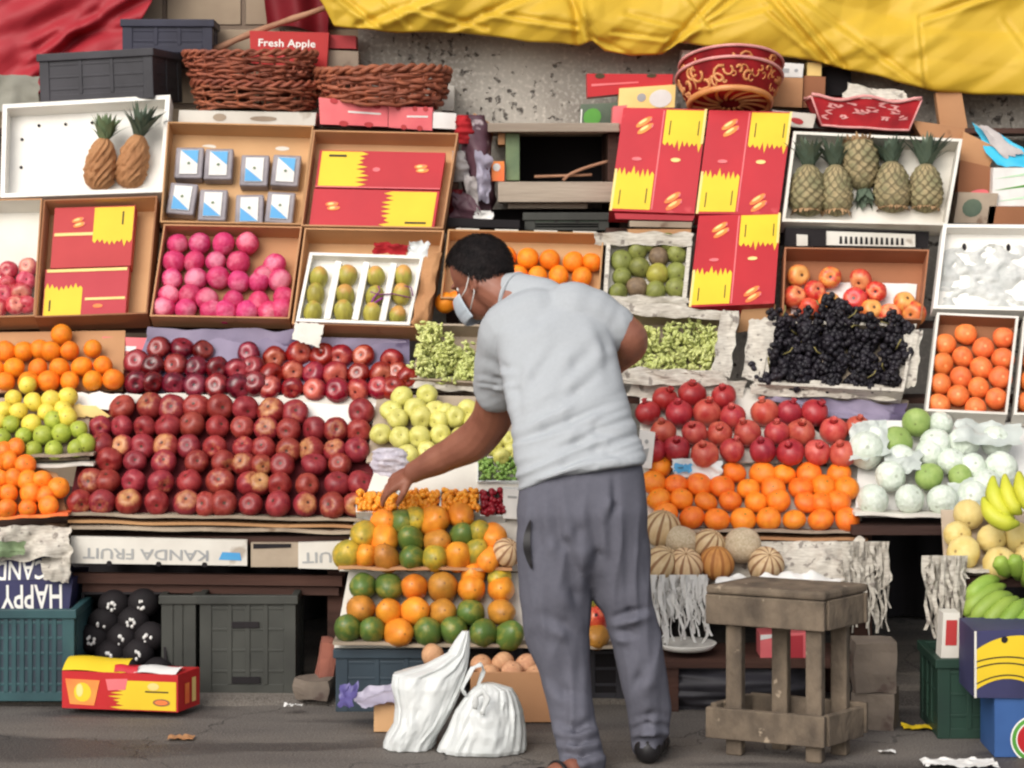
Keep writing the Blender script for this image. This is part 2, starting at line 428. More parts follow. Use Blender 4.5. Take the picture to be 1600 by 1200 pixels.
pm('brick', (150, 92, 76), (120, 74, 64), 8, .9, .4, 40)
pm('stone', (120, 108, 96), (94, 84, 76), 7, .9, .5, 30, third=((80, 66, 60), 8, .62))
pm('paper_brown', (180, 132, 90), (156, 108, 70), 7, .8, .3, 24)
pm('plastic_clear', (226, 230, 230), (208, 214, 214), 6, .25)
pm('film', (208, 214, 209), (190, 198, 192), 5, .3, .06, 20, transl=.2)
pm('bag_white', (230, 232, 230), (214, 218, 217), 4, .35, .3, 16, transl=.18)
pm('bag_lilac', (190, 184, 200), (160, 154, 176), 5, .4, .1, 20, transl=.2)
pm('bag_purple', (92, 84, 140), (72, 66, 116), 5, .4)
pm('leaf_dark', (94, 108, 90), (60, 76, 64), 7, .6, .2, 30, rnd=.1)
pm('leaf_pale', (120, 138, 100), (84, 104, 78), 7, .6, .2, 30, rnd=.1)
pm('fabric_red', (168, 26, 34), (128, 16, 26), 14, .85, .1, 30)
pm('fabric_gold', (214, 150, 96), (190, 116, 64), 9, .45)
pm('fabric_pink', (222, 160, 156), (200, 130, 128), 14, .85)
pm('cyan', (70, 190, 222), (50, 170, 208), 5, .4)
pm('mint', (206, 232, 206), (176, 214, 170), 4, .5, stretch=(.6, 1, 8))
pm('punnet', (150, 142, 146), (112, 106, 112), 9, .25, .1, 30)
pm('foam_net', (206, 206, 202), (180, 182, 178), 26, .5, .5, 60, rnd=.05)
pm('dark_fruit', (28, 22, 25), (18, 14, 17), 8, .8)
pm('rope', (200, 192, 176), (170, 160, 146), 20, .9)
# plaster and stone walls
def wall_mat():
    m, nt, b = _new('plaster'); tc = N(nt, 'ShaderNodeTexCoord')
    n1 = N(nt, 'ShaderNodeTexNoise'); n1.inputs['Scale'].default_value = 1.8; n1.inputs['Detail'].default_value = 6; L(nt, tc.outputs['Object'], n1.inputs[0])
    col = mixc(nt, maprange(nt, n1.outputs[0], .38, .62), lin((188, 182, 172)), lin((148, 142, 134)))
    n2 = N(nt, 'ShaderNodeTexNoise'); n2.inputs['Scale'].default_value = 26; n2.inputs['Detail'].default_value = 3; n2.inputs['Roughness'].default_value = .6; L(nt, tc.outputs['Object'], n2.inputs[0])
    n4 = N(nt, 'ShaderNodeTexNoise'); n4.inputs['Scale'].default_value = 3; L(nt, tc.outputs['Object'], n4.inputs[0])
    thr = mathn(nt, 'ADD', n2.outputs[0], mathn(nt, 'MULTIPLY', mathn(nt, 'SUBTRACT', n4.outputs[0], .5), .35))
    pit = maprange(nt, thr, .60, .67)
    col = mixc(nt, pit, col, lin((84, 78, 74)))
    n3 = N(nt, 'ShaderNodeTexNoise'); n3.inputs['Scale'].default_value = 60; L(nt, tc.outputs['Object'], n3.inputs[0])
    col = mixc(nt, maprange(nt, n3.outputs[0], .5, .75), col, lin((206, 200, 190)))
    L(nt, col, b.inputs['Base Color']); b.inputs['Roughness'].default_value = .95
    bp = N(nt, 'ShaderNodeBump'); bp.inputs['Strength'].default_value = .7; bp.inputs['Distance'].default_value = .02; bp.invert = True
    L(nt, pit, bp.inputs['Height']); L(nt, bp.outputs[0], b.inputs['Normal'])
    MATS['plaster'] = m
    m, nt, b = _new('masonry'); tc = N(nt, 'ShaderNodeTexCoord')
    mp = N(nt, 'ShaderNodeMapping'); mp.inputs['Rotation'].default_value = (R(90), 0, 0); L(nt, tc.outputs['Object'], mp.inputs[0])
    br = N(nt, 'ShaderNodeTexBrick'); br.inputs['Scale'].default_value = 1.0; br.inputs['Brick Width'].default_value = .32; br.inputs['Row Height'].default_value = .16; br.inputs['Mortar Size'].default_value = .012; br.inputs['Mortar Smooth'].default_value = .5
    br.inputs['Color1'].default_value = (*lin((178, 160, 136)), 1); br.inputs['Color2'].default_value = (*lin((150, 132, 112)), 1); br.inputs['Mortar'].default_value = (*lin((116, 100, 86)), 1)
    L(nt, mp.outputs[0], br.inputs['Vector'])
    n1 = N(nt, 'ShaderNodeTexNoise'); n1.inputs['Scale'].default_value = 9; n1.inputs['Detail'].default_value = 6; L(nt, tc.outputs['Object'], n1.inputs[0])
    col = mixc(nt, maprange(nt, n1.outputs[0], .3, .7, .0, .45), br.outputs[0], lin((120, 104, 90)))
    L(nt, col, b.inputs['Base Color']); b.inputs['Roughness'].default_value = .95
    bp = N(nt, 'ShaderNodeBump'); bp.inputs['Strength'].default_value = .8; bp.inputs['Distance'].default_value = .02; bp.invert = True
    L(nt, br.outputs[1], bp.inputs['Height']); L(nt, bp.outputs[0], b.inputs['Normal'])
    MATS['masonry'] = m
wall_mat()
def ground_mat(name, a, b_, c, seed):
    m, nt, b = _new(name); tc = N(nt, 'ShaderNodeTexCoord'); mp = N(nt, 'ShaderNodeMapping'); mp.inputs['Scale'].default_value = (.5, 2.2, 1); mp.inputs['Location'].default_value = (seed, 0, 0); L(nt, tc.outputs['Object'], mp.inputs[0])
    def nz(sc, det, src): n = N(nt, 'ShaderNodeTexNoise'); n.inputs['Scale'].default_value = sc; n.inputs['Detail'].default_value = det; L(nt, src, n.inputs['Vector']); return n.outputs[0]
    big = nz(2.4, 6, mp.outputs[0]); col = mixc(nt, maprange(nt, big, .36, .64), lin(a), lin(b_))
    st = nz(1.7, 4, mp.outputs[0]); sm = N(nt, 'ShaderNodeMapping'); sm.inputs['Location'].default_value = (7, 3, 0); L(nt, mp.outputs[0], sm.inputs[0]); st = nz(1.5, 5, sm.outputs[0])
    wet = maprange(nt, st, .53, .60); col = mixc(nt, wet, col, lin(c))
    gr = nz(160, 3, tc.outputs['Object']); col = mixc(nt, maprange(nt, gr, .50, .72, 0, .55), col, lin((150, 144, 136))); col = mixc(nt, maprange(nt, gr, .46, .28, 0, .6), col, lin((44, 41, 40)))
    vo = N(nt, 'ShaderNodeTexVoronoi', feature='DISTANCE_TO_EDGE'); vo.inputs['Scale'].default_value = 1.3; wv = N(nt, 'ShaderNodeVectorMath', operation='ADD'); n3 = N(nt, 'ShaderNodeTexNoise'); n3.inputs['Scale'].default_value = 5; n3.inputs['Detail'].default_value = 5; L(nt, tc.outputs['Object'], n3.inputs[0])
    sc_ = N(nt, 'ShaderNodeVectorMath', operation='SCALE'); L(nt, n3.outputs[1], sc_.inputs[0]); sc_.inputs['Scale'].default_value = .35; L(nt, tc.outputs['Object'], wv.inputs[0]); L(nt, sc_.outputs[0], wv.inputs[1]); L(nt, wv.outputs[0], vo.inputs['Vector'])
    cr = maprange(nt, vo.outputs[0], .008, .002, 0, .6); col = mixc(nt, cr, col, lin((48, 44, 43)))
    L(nt, col, b.inputs['Base Color']); L(nt, maprange(nt, wet, 0, 1, .85, .55), b.inputs['Roughness'])
    bp = N(nt, 'ShaderNodeBump'); bp.inputs['Strength'].default_value = .8; bp.inputs['Distance'].default_value = .006; L(nt, mathn(nt, 'SUBTRACT', gr, cr), bp.inputs['Height']); L(nt, bp.outputs[0], b.inputs['Normal']); MATS[name] = m
ground_mat('asphalt', (112, 105, 98), (92, 86, 82), (70, 65, 63), 0)
ground_mat('pavement', (124, 116, 106), (98, 91, 85), (74, 68, 65), 5)
# fruit skins
fruit('orange_skin', (246, 146, 28), (238, 122, 20), rough=.5, bump=.2, bscale=40, tip=(200, 120, 30), tipsize=.97, stretch=(1, 1, 1), scale=2)
fruit('mandarin_skin', (246, 140, 40), (236, 116, 30), rough=.4, bump=.15, bscale=36, tip=(120, 110, 40), tipsize=.95, stretch=(1, 1, 1), scale=2)
fruit('tangerine_skin', (240, 130, 68), (228, 106, 52), rough=.45, bump=.15, bscale=36, tip=(250, 170, 110), tipsize=.9, stretch=(1, 1, 1), scale=2)
fruit('red_apple', (124, 28, 34), (154, 56, 54), pole=(196, 146, 92), psize=1.22, pwid=.24, prnd=.40, scale=2.6, rough=.4, rnd=.16, tip=(70, 44, 30), tipsize=.9)
fruit('dark_apple', (76, 8, 20), (110, 18, 32), pole=(150, 50, 56), psize=1.0, pwid=.2, prnd=.3, scale=2.6, rough=.22, rnd=.2, tip=(54, 16, 20), tipsize=.9, coat=.3)
fruit('crimson_apple', (122, 14, 26), (150, 30, 38), pole=(198, 104, 84), psize=1.0, pwid=.25, prnd=.3, scale=2.6, rough=.22, rnd=.16, tip=(70, 20, 20), tipsize=.9, coat=.3)
fruit('pink_apple', (178, 42, 66), (204, 92, 104), pole=(220, 160, 130), psize=1.1, pwid=.3, prnd=.3, rough=.3, tip=(80, 40, 30))
fruit('magenta_skin', (192, 40, 90), (208, 70, 116), pole=(232, 140, 160), psize=1.0, pwid=.3, prnd=.35, rough=.5, rnd=.12, stretch=(1, 1, 1), scale=2.6, bump=.22, bscale=4, tip=None)
fruit('gala_apple', (226, 160, 78), (206, 62, 46), pole=(230, 180, 100), psize=.9, pwid=.3, prnd=.5, rough=.35, rnd=.08, scale=2.2, stretch=(1, 1, .5), tip=(70, 50, 30), tipsize=.88)
fruit('gala_red', (202, 40, 46), (220, 100, 70), pole=(232, 150, 100), psize=.98, pwid=.2, prnd=.3, rough=.3, rnd=.08, tip=(60, 30, 24), tipsize=.88)
fruit('golden_apple', (216, 210, 124), (200, 194, 100), rough=.4, rnd=.07, tip=(130, 120, 60), tipsize=.95, scale=2)
fruit('pear_yellow', (234, 214, 92), (220, 196, 70), rough=.45, rnd=.06, tip=(110, 90, 40), tipsize=.96, scale=2)
fruit('pear_green', (176, 186, 74), (150, 164, 58), rough=.45, rnd=.1, tip=(90, 84, 40), tipsize=.92, scale=2)
fruit('papaya_orange', (236, 152, 48), (216, 126, 40), rough=.4, rnd=.1, tip=(150, 96, 40), tipsize=.95, scale=1.6, stretch=(1, 1, .6))
fruit('papaya_green', (84, 110, 50), (164, 152, 62), rough=.4, rnd=.1, lo=.48, hi=.8, tip=(120, 120, 50), tipsize=.93, scale=1.6, stretch=(1, 1, .6))
fruit('papaya_mixed', (206, 170, 54), (146, 138, 56), rough=.4, rnd=.12, tip=(120, 96, 50), tipsize=.95, scale=1.7, stretch=(1, 1, .6))
fruit('papaya_brown', (200, 134, 50), (166, 112, 46), rough=.45, rnd=.1, tip=(120, 84, 50), tipsize=.95, scale=1.6, stretch=(1, 1, .6))
fruit('pomegranate_skin', (174, 50, 48), (202, 100, 82), rough=.38, rnd=.12, tip=None, scale=1.6, stretch=(1, 1, .7))
fruit('pomegranate_dark', (148, 30, 40), (178, 56, 56), rough=.35, rnd=.1, tip=None, scale=1.6, stretch=(1, 1, .7))
fruit('melon_striped', (216, 190, 152), (198, 166, 124), rough=.7, rnd=.08, tip=(130, 96, 60), tipsize=.94, ribs=10, ribcol=(140, 100, 68), scale=4)
fruit('melon_orange', (206, 146, 82), (188, 124, 66), rough=.7, rnd=.05, tip=(130, 90, 50), tipsize=.94, ribs=10, ribcol=(160, 96, 48), scale=4)
fruit('melon_netted', (214, 196, 168), (188, 166, 136), rough=.8, rnd=.06, tip=None, scale=9, stretch=(1, 1, 1), bump=.4, bscale=18)
fruit('melon_yellow', (226, 206, 138), (212, 186, 110), rough=.5, rnd=.05, tip=(150, 120, 70), tipsize=.93, scale=1.8)
fruit('guava_green', (156, 178, 100), (134, 160, 82), rough=.5, rnd=.06, tip=(110, 120, 60), tipsize=.95, scale=2, bump=.2, bscale=12)
fruit('guava_wrapped', (220, 227, 216), (200, 211, 195), rough=.3, rnd=.06, tip=(170, 178, 160), tipsize=.92, scale=2.6, stretch=(1, 1, 2.5), bump=.4, bscale=3)
fruit('guava_dull', (136, 140, 70), (112, 116, 58), rough=.5, rnd=.14, tip=(80, 72, 40), tipsize=.93, scale=2.5)
fruit('guava_brown', (130, 108, 84), (104, 84, 66), rough=.6, rnd=.08, tip=None, scale=3)
fruit('mango_skin', (178, 170, 74), (150, 140, 62), pole=(206, 150, 80), psize=.8, prnd=.4, rough=.4, rnd=.1, tip=None, scale=2)
fruit('sapota_skin', (208, 160, 122), (186, 134, 98), rough=.7, rnd=.06, tip=(140, 100, 70), tipsize=.95, scale=3)
pm('grape_green', (206, 210, 138), (180, 188, 106), 30, .3, rnd=.08, spec=.5)
pm('grape_black', (38, 33, 41), (23, 20, 26), 24, .5, rnd=.15, spec=.35)
pm('grape_stem', (150, 140, 84), (120, 108, 64), 9, .8)
pm('berry_orange', (240, 166, 52), (224, 130, 36), 30, .35)
pm('berry_red', (150, 26, 40), (110, 16, 30), 30, .3)
pm('berry_green', (150, 182, 96), (110, 150, 66), 40, .4)
pm('banana_green', (148, 172, 74), (120, 150, 56), 7, .5, .1, 20, rnd=.08)
pm('banana_yellow', (206, 204, 66), (176, 186, 54), 7, .5, .1, 20, rnd=.06)
pm('pine_skin', (172, 146, 104), (124, 104, 74), 16, .85, .3, 40, rnd=.08)
def pine_mat():
    m, nt, b = _new('pine_skin'); tc = N(nt, 'ShaderNodeTexCoord'); mp = N(nt, 'ShaderNodeMapping'); mp.inputs['Location'].default_value = (-1, -1, -1); mp.inputs['Scale'].default_value = (2, 2, 2)
    L(nt, tc.outputs['Generated'], mp.inputs[0]); sp = N(nt, 'ShaderNodeSeparateXYZ'); L(nt, mp.outputs[0], sp.inputs[0])
    an = mathn(nt, 'MULTIPLY', mathn(nt, 'ARCTAN2', sp.outputs[1], sp.outputs[0]), 5); z = mathn(nt, 'MULTIPLY', sp.outputs[2], 8)
    nw = N(nt, 'ShaderNodeTexNoise'); nw.inputs['Scale'].default_value = 14; L(nt, tc.outputs['Object'], nw.inputs[0])
    an = mathn(nt, 'ADD', an, mathn(nt, 'MULTIPLY', nw.outputs[0], 2.6)); z = mathn(nt, 'ADD', z, mathn(nt, 'MULTIPLY', nw.outputs[0], 3.2))
    e = mathn(nt, 'MULTIPLY', mathn(nt, 'ABSOLUTE', mathn(nt, 'SINE', mathn(nt, 'ADD', an, z))), mathn(nt, 'ABSOLUTE', mathn(nt, 'SINE', mathn(nt, 'SUBTRACT', an, z))))
    n1 = N(nt, 'ShaderNodeTexNoise'); n1.inputs['Scale'].default_value = 18; n1.inputs['Detail'].default_value = 4; L(nt, tc.outputs['Object'], n1.inputs[0])
    col = mixc(nt, maprange(nt, e, .0, .5), lin((96, 86, 60)), mixc(nt, maprange(nt, n1.outputs[0], .35, .65), lin((164, 146, 108)), lin((124, 122, 88))))  # grooves between the eyes darkened in the colour to paint their shading
    L(nt, vary(nt, col, .08), b.inputs['Base Color']); b.inputs['Roughness'].default_value = .8; MATS['pine_skin'] = m
pine_mat()
pm('dry_leaf', (180, 146, 108), (136, 102, 74), 12, .85, .2, 40)
pm('net_lilac', (206, 200, 208), (172, 166, 178), 40, .8, .6, 70)
# the man
pm('skin', (146, 94, 74), (124, 76, 60), 11, .45, .12, 90, spec=.45)
pm('hair', (32, 26, 26), (21, 18, 19), 30, .75, .3, 120, spec=.2)
pm('tee', (170, 174, 178), (167, 171, 175), 90, .95, .03, 300, spec=.1)
pm('trousers', (98, 98, 108), (94, 94, 104), 60, .95, .06, 300, spec=.1)
pm('mask_cloth', (196, 206, 214), (176, 188, 200), 8, .8)
pm('shoe', (34, 32, 34), (24, 22, 24), 8, .5)
# ------------------------------------------------------------------ the setting
mb = MB(); mb.quad((-60, -60, 0), (60, -60, 0), (60, 60, 0), (-60, 60, 0))
mb.build('road', 'asphalt', None, (0, 0, 0), kind='structure')
def pave(u, v):
    x = -6 + 12 * u; y = .80 + 2.0 * v
    return Vector((x, y + (.05 * mnoise.noise(Vector((x * 2, 0, 0))) if v < .01 else 0), .022 + .006 * mnoise.noise(Vector((x * 3, y * 3, 1))) - (.03 if v < .01 else 0)))
mb = MB(); mb.grid(pave, 120, 24); mb.build('pavement', 'pavement', None, (0, 0, 0), kind='structure', fix=False)
# walls
def slabwall(name, m, x0, x1, y, z1, label):
    mb = MB(); mb.hexa([(x0, y, 0), (x1, y, 0), (x1, y + .3, 0), (x0, y + .3, 0), (x0, y, z1), (x1, y, z1), (x1, y + .3, z1), (x0, y + .3, z1)])
    return mb.build(name, m, None, ((x0 + x1) / 2, y, 0), label=label, cat='wall')
xj = P(560, 100, 2.45).x
slabwall('stone_wall', 'masonry', -7, xj, 2.46, 4.2, 'beige block wall behind the red tarp and brown baskets')
slabwall('plaster_wall', 'plaster', xj, 7, 2.43, 4.2, 'grey pitted plaster wall under the yellow tarp')
# tiered racks and tables that carry the trays
def zat(py, Y): return P(800, py, Y).z
def rack(x0, x1, tiers, label):
    o = empty('display_rack', (((x0 + x1) / 2), 1.9, 0), label, 'rack')
    for (py, Ya, Yb) in tiers:
        z = zat(py, Ya)
        mb = MB(); mb.hexa([(x0, Ya, z - .02), (x1, Ya, z - .02), (x1, Yb, z - .02), (x0, Yb, z - .02), (x0, Ya, z), (x1, Ya, z), (x1, Yb, z), (x0, Yb, z)])
        mb.build('shelf', 'wood_brown', o)
    zt = zat(tiers[-1][0], tiers[-1][1])
    for x in (x0 + .03, (x0 + x1) / 2, x1 - .03):
        mb = MB(); mb.box((x, 2.36, zt / 2 - .012), .05, .05, zt - .024); mb.build('post', 'wood_brown', o)
    return o
XL, XR = P(-70, 500, 1.7).x, P(1690, 500, 1.7).x
rack(XL, P(712, 350, 1.7).x, [(622, 1.42, 1.66), (512, 1.66, 1.90), (356, 1.86, 2.06), (200, 2.06, 2.38)], 'brown wooden rack of stepped shelves under the trays left of the man')
rack(P(950, 350, 1.7).x, XR, [(622, 1.46, 1.66), (505, 1.66, 1.90), (356, 1.86, 2.06), (200, 2.06, 2.38)], 'brown wooden rack of stepped shelves under the trays right of the man')
mb = MB()
o = empty('display_rack', (P(830, 500, 1.9).x, 1.9, 0), 'short brown wooden rack under the orange box behind the man', 'rack')
for (py, Ya, Yb) in ((622, 1.42, 1.66), (478, 1.68, 1.90)):
    z = zat(py, Ya); x0, x1 = P(718, 500, 1.7).x, P(944, 500, 1.7).x
    mb = MB(); mb.hexa([(x0, Ya, z - .02), (x1, Ya, z - .02), (x1, Yb, z - .02), (x0, Yb, z - .02), (x0, Ya, z), (x1, Ya, z), (x1, Yb, z), (x0, Yb, z)]); mb.build('shelf', 'wood_brown', o)
for x in (x0 + .05, x1 - .05):
    mb = MB(); mb.box((x, 1.84, z / 2 - .012), .05, .04, z - .03); mb.build('post', 'wood_brown', o)
def table(px0, px1, pyf, Yf, Yb, label, top='wood_brown'):
    x0, x1 = P(px0, pyf, Yf).x, P(px1, pyf, Yf).x; z = P(0, pyf, Yf).z
    o = empty('stall_table', ((x0 + x1) / 2, (Yf + Yb) / 2, 0), label, 'table')
    mb = MB(); mb.hexa([(x0, Yf, z - .03), (x1, Yf, z - .03), (x1, Yb, z - .03), (x0, Yb, z - .03), (x0, Yf, z), (x1, Yf, z), (x1, Yb, z), (x0, Yb, z)]); mb.build('tabletop', top, o)
    for x in (x0 + .05, x1 - .05):
        for y in (Yf + .12, Yb - .05):
            mb = MB(); mb.box((x, y, z / 2 - .016), .06, .06, z - .034); mb.build('leg', 'wood_brown', o)
    return o, x0, x1, z
tl, tx0, tx1, tz = table(-60, 545, 838, .985, 2.4, 'long brown table under the red apple bank')
# brown beams hanging under the left table front
for k, (pa, pb, a, b, Y) in enumerate(((115, 535, 893, 903, 1.03), (130, 530, 908, 919, 1.05))):
    mb = MB(); p = P(pa, a, Y); q = P(pb, b + 4, Y)
    mb.bar((p.x, Y, p.z - .02), (q.x, Y, q.z), .03, .035 if k == 0 else .028); mb.build('crossbar', 'wood_brown', tl)
table(545, 1000, 870, 1.0, 2.4, 'middle brown table hidden behind the papaya crates')
table(1003, 1350, 842, .99, 2.4, 'brown table under the loose mandarin bank')
table(1332, 1700, 822, .90, 2.4, 'dark brown table under the white wrapped guavas')
# dark sheet added at the back for the shade under the tables
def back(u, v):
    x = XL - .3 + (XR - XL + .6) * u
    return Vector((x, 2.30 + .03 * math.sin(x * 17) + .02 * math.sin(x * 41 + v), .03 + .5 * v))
mb = MB(); mb.grid(back, 160, 6); mb.build('shade_backdrop', 'void_dark', None, label='added dark sheet standing in for the shade beneath the stall tables', cat='cloth', fix=False)

# ------------------------------------------------------------------ tarps
def interp_poly(pts, x):
    return float(np.interp(x, [p[0] for p in pts], [p[1] for p in pts]))
YLOW = [(480, -30), (505, 8), (522, 42), (600, 50), (720, 52), (820, 64), (905, 72), (925, 62), (945, 80), (985, 88), (1035, 84), (1060, 68), (1130, 76), (1240, 90), (1340, 112), (1450, 141), (1520, 148), (1700, 152)]
FOLDS = [  # crease lines on the yellow sheet: (x0,y0,x1,y1, depth m, width px)
    (505, -30, 600, 48, .05, 10), (560, 40, 800, -60, .05, 14), (640, 10, 760, 44, .03, 9), (700, 46, 900, -40, .04, 12), (760, 18, 900, 40, .03, 9), (600, 0, 640, 40, .025, 8),
    (905, 72, 890, -80, .07, 14), (930, 60, 985, 86, .03, 8), (925, 60, 880, -20, .05, 9), (960, 50, 1040, 60, .03, 7), (1035, 84, 1130, -20, .06, 12), (1045, 72, 1180, -30, .04, 8),
    (980, 20, 1060, 40, .03, 9), (1060, 50, 1200, 10, .025, 10), (1180, -30, 1290, 95, .06, 11), (1230, 0, 1320, 105, .05, 9), (1260, 0, 1450, 140, .03, 10), (1436, 30, 1446, 138, .025, 5), (1440, 28, 1580, -20, .04, 10), (1200, 20, 1260, 70, .03, 8), (1570, 30, 1600, 70, .02, 7), (1080, 0, 1110, 40, .03, 8)]
def fold_depth(px, py, folds):
    s = 0.0
    for (x0, y0, x1, y1, dp, w) in folds:
        dx, dy = x1 - x0, y1 - y0; l2 = dx * dx + dy * dy
        t = ((px - x0) * dx + (py - y0) * dy) / l2
        tc = min(1, max(0, t)); ex = px - (x0 + tc * dx); ey = py - (y0 + tc * dy)
        sd = (dx * ey - dy * ex) / math.sqrt(l2); r = math.hypot(ex, ey)
        s += dp * math.exp(-(r / w) ** 2) - dp * .75 * math.exp(-((sd - w * 1.5) ** 2 + (r - abs(sd)) ** 2) / (w * w * 1.3))
    return s
def ytarp(u, v):
    px = 480 + 1220 * u; lo = interp_poly(YLOW, px) + 3 * mnoise.noise(Vector((px * .02, 0, 3)))
    if v < .06:                       # the hem curls under and back
        t = v / .06; py = lo - 12 * math.sin(math.pi * (1 - t) * .9) * (1 - t); Yo = .10 * (1 - t)
    else:
        t = (v - .06) / .94; py = lo - (lo + 240) * t; Yo = 0
    Y = 2.20 + .0004 * max(0, lo - py) - .05 * math.sin(math.pi * min(1, (lo - py) / 110 + .1)) * (1 if v >= .06 else .3)
    Y += fold_depth(px, py, [(a, b, c, d_, e, w * .5) for a, b, c, d_, e, w in FOLDS]) * .42 - .06 * facets(px * .0046, py * .0075 + px * .0016, 3) * min(1, .4 + v * 5)
    return P(px, py, Y + Yo)
mb = MB(); mb.grid(ytarp, 380, 120)
o = mb.build('yellow_tarp', 'tarp_yellow', None, label='crumpled yellow tarpaulin hanging along the top of the stall', cat='tarpaulin', fix=False)
md = o.modifiers.new('thick', 'SOLIDIFY'); md.thickness = .003
RF = [(240, -10, 60, 100, .05, 10), (150, 20, 60, 75, .03, 8), (215, 40, 110, 60, .03, 9), (20, 0, 120, -40, .03, 16), (0, 60, 120, 20, .02, 14), (120, 60, 55, 130, .04, 9)]
RLOW = [(-120, 100), (0, 112), (40, 128), (62, 140), (66, 100), (120, 92), (185, 84), (200, 52), (238, 0), (262, -60), (275, -160)]
def rtarp(u, v):
    # right edge slants: rows run across, each ending on the slanting edge
    py = 150 - 400 * v
    xr = float(np.interp(py, [-250, -160, 0, 60, 95, 150], [300, 280, 238, 205, 190, 70]))
    px = -140 + (xr + 140) * u
    lowest = float(np.interp(px, [-140, 0, 60, 200], [120, 122, 146, 150]))
    py = min(py, lowest)
    Y = 2.22 + .0004 * max(0, 150 - py) + fold_depth(px, py, RF) * .7 - .05 * facets(px * .006 + py * .005, py * .004 - px * .003, 8)
    return P(px, py, Y)
mb = MB(); mb.grid(rtarp, 110, 90)
o = mb.build('red_tarp', 'tarp_red', None, label='faded red tarpaulin sloping down at the top left corner', cat='tarpaulin', fix=False)
md = o.modifiers.new('thick', 'SOLIDIFY'); md.thickness = .003
def mtarp(u, v):
    px0 = np.interp(v, [0, 1], [418, 385]); px1 = np.interp(v, [0, 1], [512, 530]); px = px0 + (px1 - px0) * u
    py = 46 - 300 * v - 6 * math.sin(u * 5)
    return P(px, py, 2.38 + .03 * math.sin(u * 9 + v * 3))
mb = MB(); mb.grid(mtarp, 30, 40)
mb.build('maroon_tarp', 'tarp_maroon', None, label='dark maroon tarpaulin hanging behind the wooden pole', cat='tarpaulin', fix=False)
mb = MB(); a, b = P(322, 84, 2.27), P(620, -36, 2.3)
mb.tube([a.lerp(b, t) + Vector((0, 0, .008 * math.sin(t * 7))) for t in np.linspace(0, 1, 14)], [.014 - .003 * t + .002 * math.sin(t * 30) for t in np.linspace(0, 1, 14)], 8)
mb.build('wooden_pole', 'stick', None, label='thin peeled wooden pole slanting up under the yellow tarp', cat='pole')
sheet('grey_cloth', 'cloth_grey', [(-40, 112), (62, 120), (60, 175), (-40, 175)], [2.12] * 4, 16, 12, .03, 9, 4, label='grey green cloth bundled left of the black crate', cat='cloth')
# ------------------------------------------------------------------ crates, baskets
def crate(name, label, c, w, d, h, yaw, m, cat='crate', group=None, rows=4, cols=5, tilt=0.0, solidpanel=None, roll=0.0):
    """a lattice-sided plastic crate; c is the middle of its base"""
    M = Matrix.Rotation(yaw, 3, 'Z') @ Matrix.Rotation(roll, 3, 'Y') @ Matrix.Rotation(tilt, 3, 'X'); c = Vector(c)
    def T(x, y, z): return c + M @ Vector((x, y, z))
    o = empty(name, c, label, cat, group)
    sh = MB(); th = .012
    def bx(x0, x1, y0, y1, z0, z1, q=sh):
        q.hexa([T(x0, y0, z0), T(x1, y0, z0), T(x1, y1, z0), T(x0, y1, z0), T(x0, y0, z1), T(x1, y0, z1), T(x1, y1, z1), T(x0, y1, z1)])
    bx(-w / 2 + th, w / 2 - th, -d / 2 + th, d / 2 - th, 0.002, .012)
    for sx in (-1, 1):
        for sy in (-1, 1):
            x, y = sx * (w / 2 - .02), sy * (d / 2 - .02); bx(x - .02, x + .02, y - .02, y + .02, 0, h - .03)
    for sy in (-1, 1):
        y0 = sy * d / 2 - (th if sy > 0 else 0)
        for i in range(1, cols):
            x = -w / 2 + .04 + (w - .08) * i / cols; bx(x - .008, x + .008, y0, y0 + th, .03, h - .03)
        for j in range(rows + 1):
            z = .0 + (h - .05) * j / rows; bx(-w / 2 + .04, w / 2 - .04, y0 + .002, y0 + th - .002, z, z + (.032 if j == 0 else .010))
    for sx in (-1, 1):
        x0 = sx * w / 2 - (th if sx > 0 else 0); nc = max(2, int(cols * d / w))
        for i in range(1, nc):
            y = -d / 2 + .04 + (d - .08) * i / nc; bx(x0, x0 + th, y - .008, y + .008, .03, h - .03)
        for j in range(rows + 1):
            z = (h - .05) * j / rows; bx(x0 + .002, x0 + th - .002, -d / 2 + .04, d / 2 - .04, z, z + (.032 if j == 0 else .010))
    sh.build('shell', m, o, bevel=.002)
    rim = MB()
    for sy in (-1, 1): bx(-w / 2 - .008, w / 2 + .008, sy * (d / 2 - .004) - .012, sy * (d / 2 - .004) + .012, h - .03, h, rim)
    for sx in (-1, 1): bx(sx * (w / 2 - .004) - .012, sx * (w / 2 - .004) + .012, -d / 2 + .008, d / 2 - .008, h - .03, h - .0005, rim)
    rim.build('rim', m, o, bevel=.003)
    if solidpanel:
        pn = MB(); bx(-w / 2 + .03, w / 2 - .03, -d / 2 + .004, -d / 2 + .007, .03, h - .03, pn); bx(-w / 2 + .004, -w / 2 + .007, -d / 2 + .03, d / 2 - .03, .03, h - .03, pn); bx(w / 2 - .007, w / 2 - .004, -d / 2 + .03, d / 2 - .03, .03, h - .03, pn)
        pn.build('side_panel', solidpanel, o)
    return o
def pxbox(px0, px1, py0, py1, Y):   # centre of base, width, height of a front face
    a, b = P(px0, py1, Y), P(px1, py0, Y); return a, b
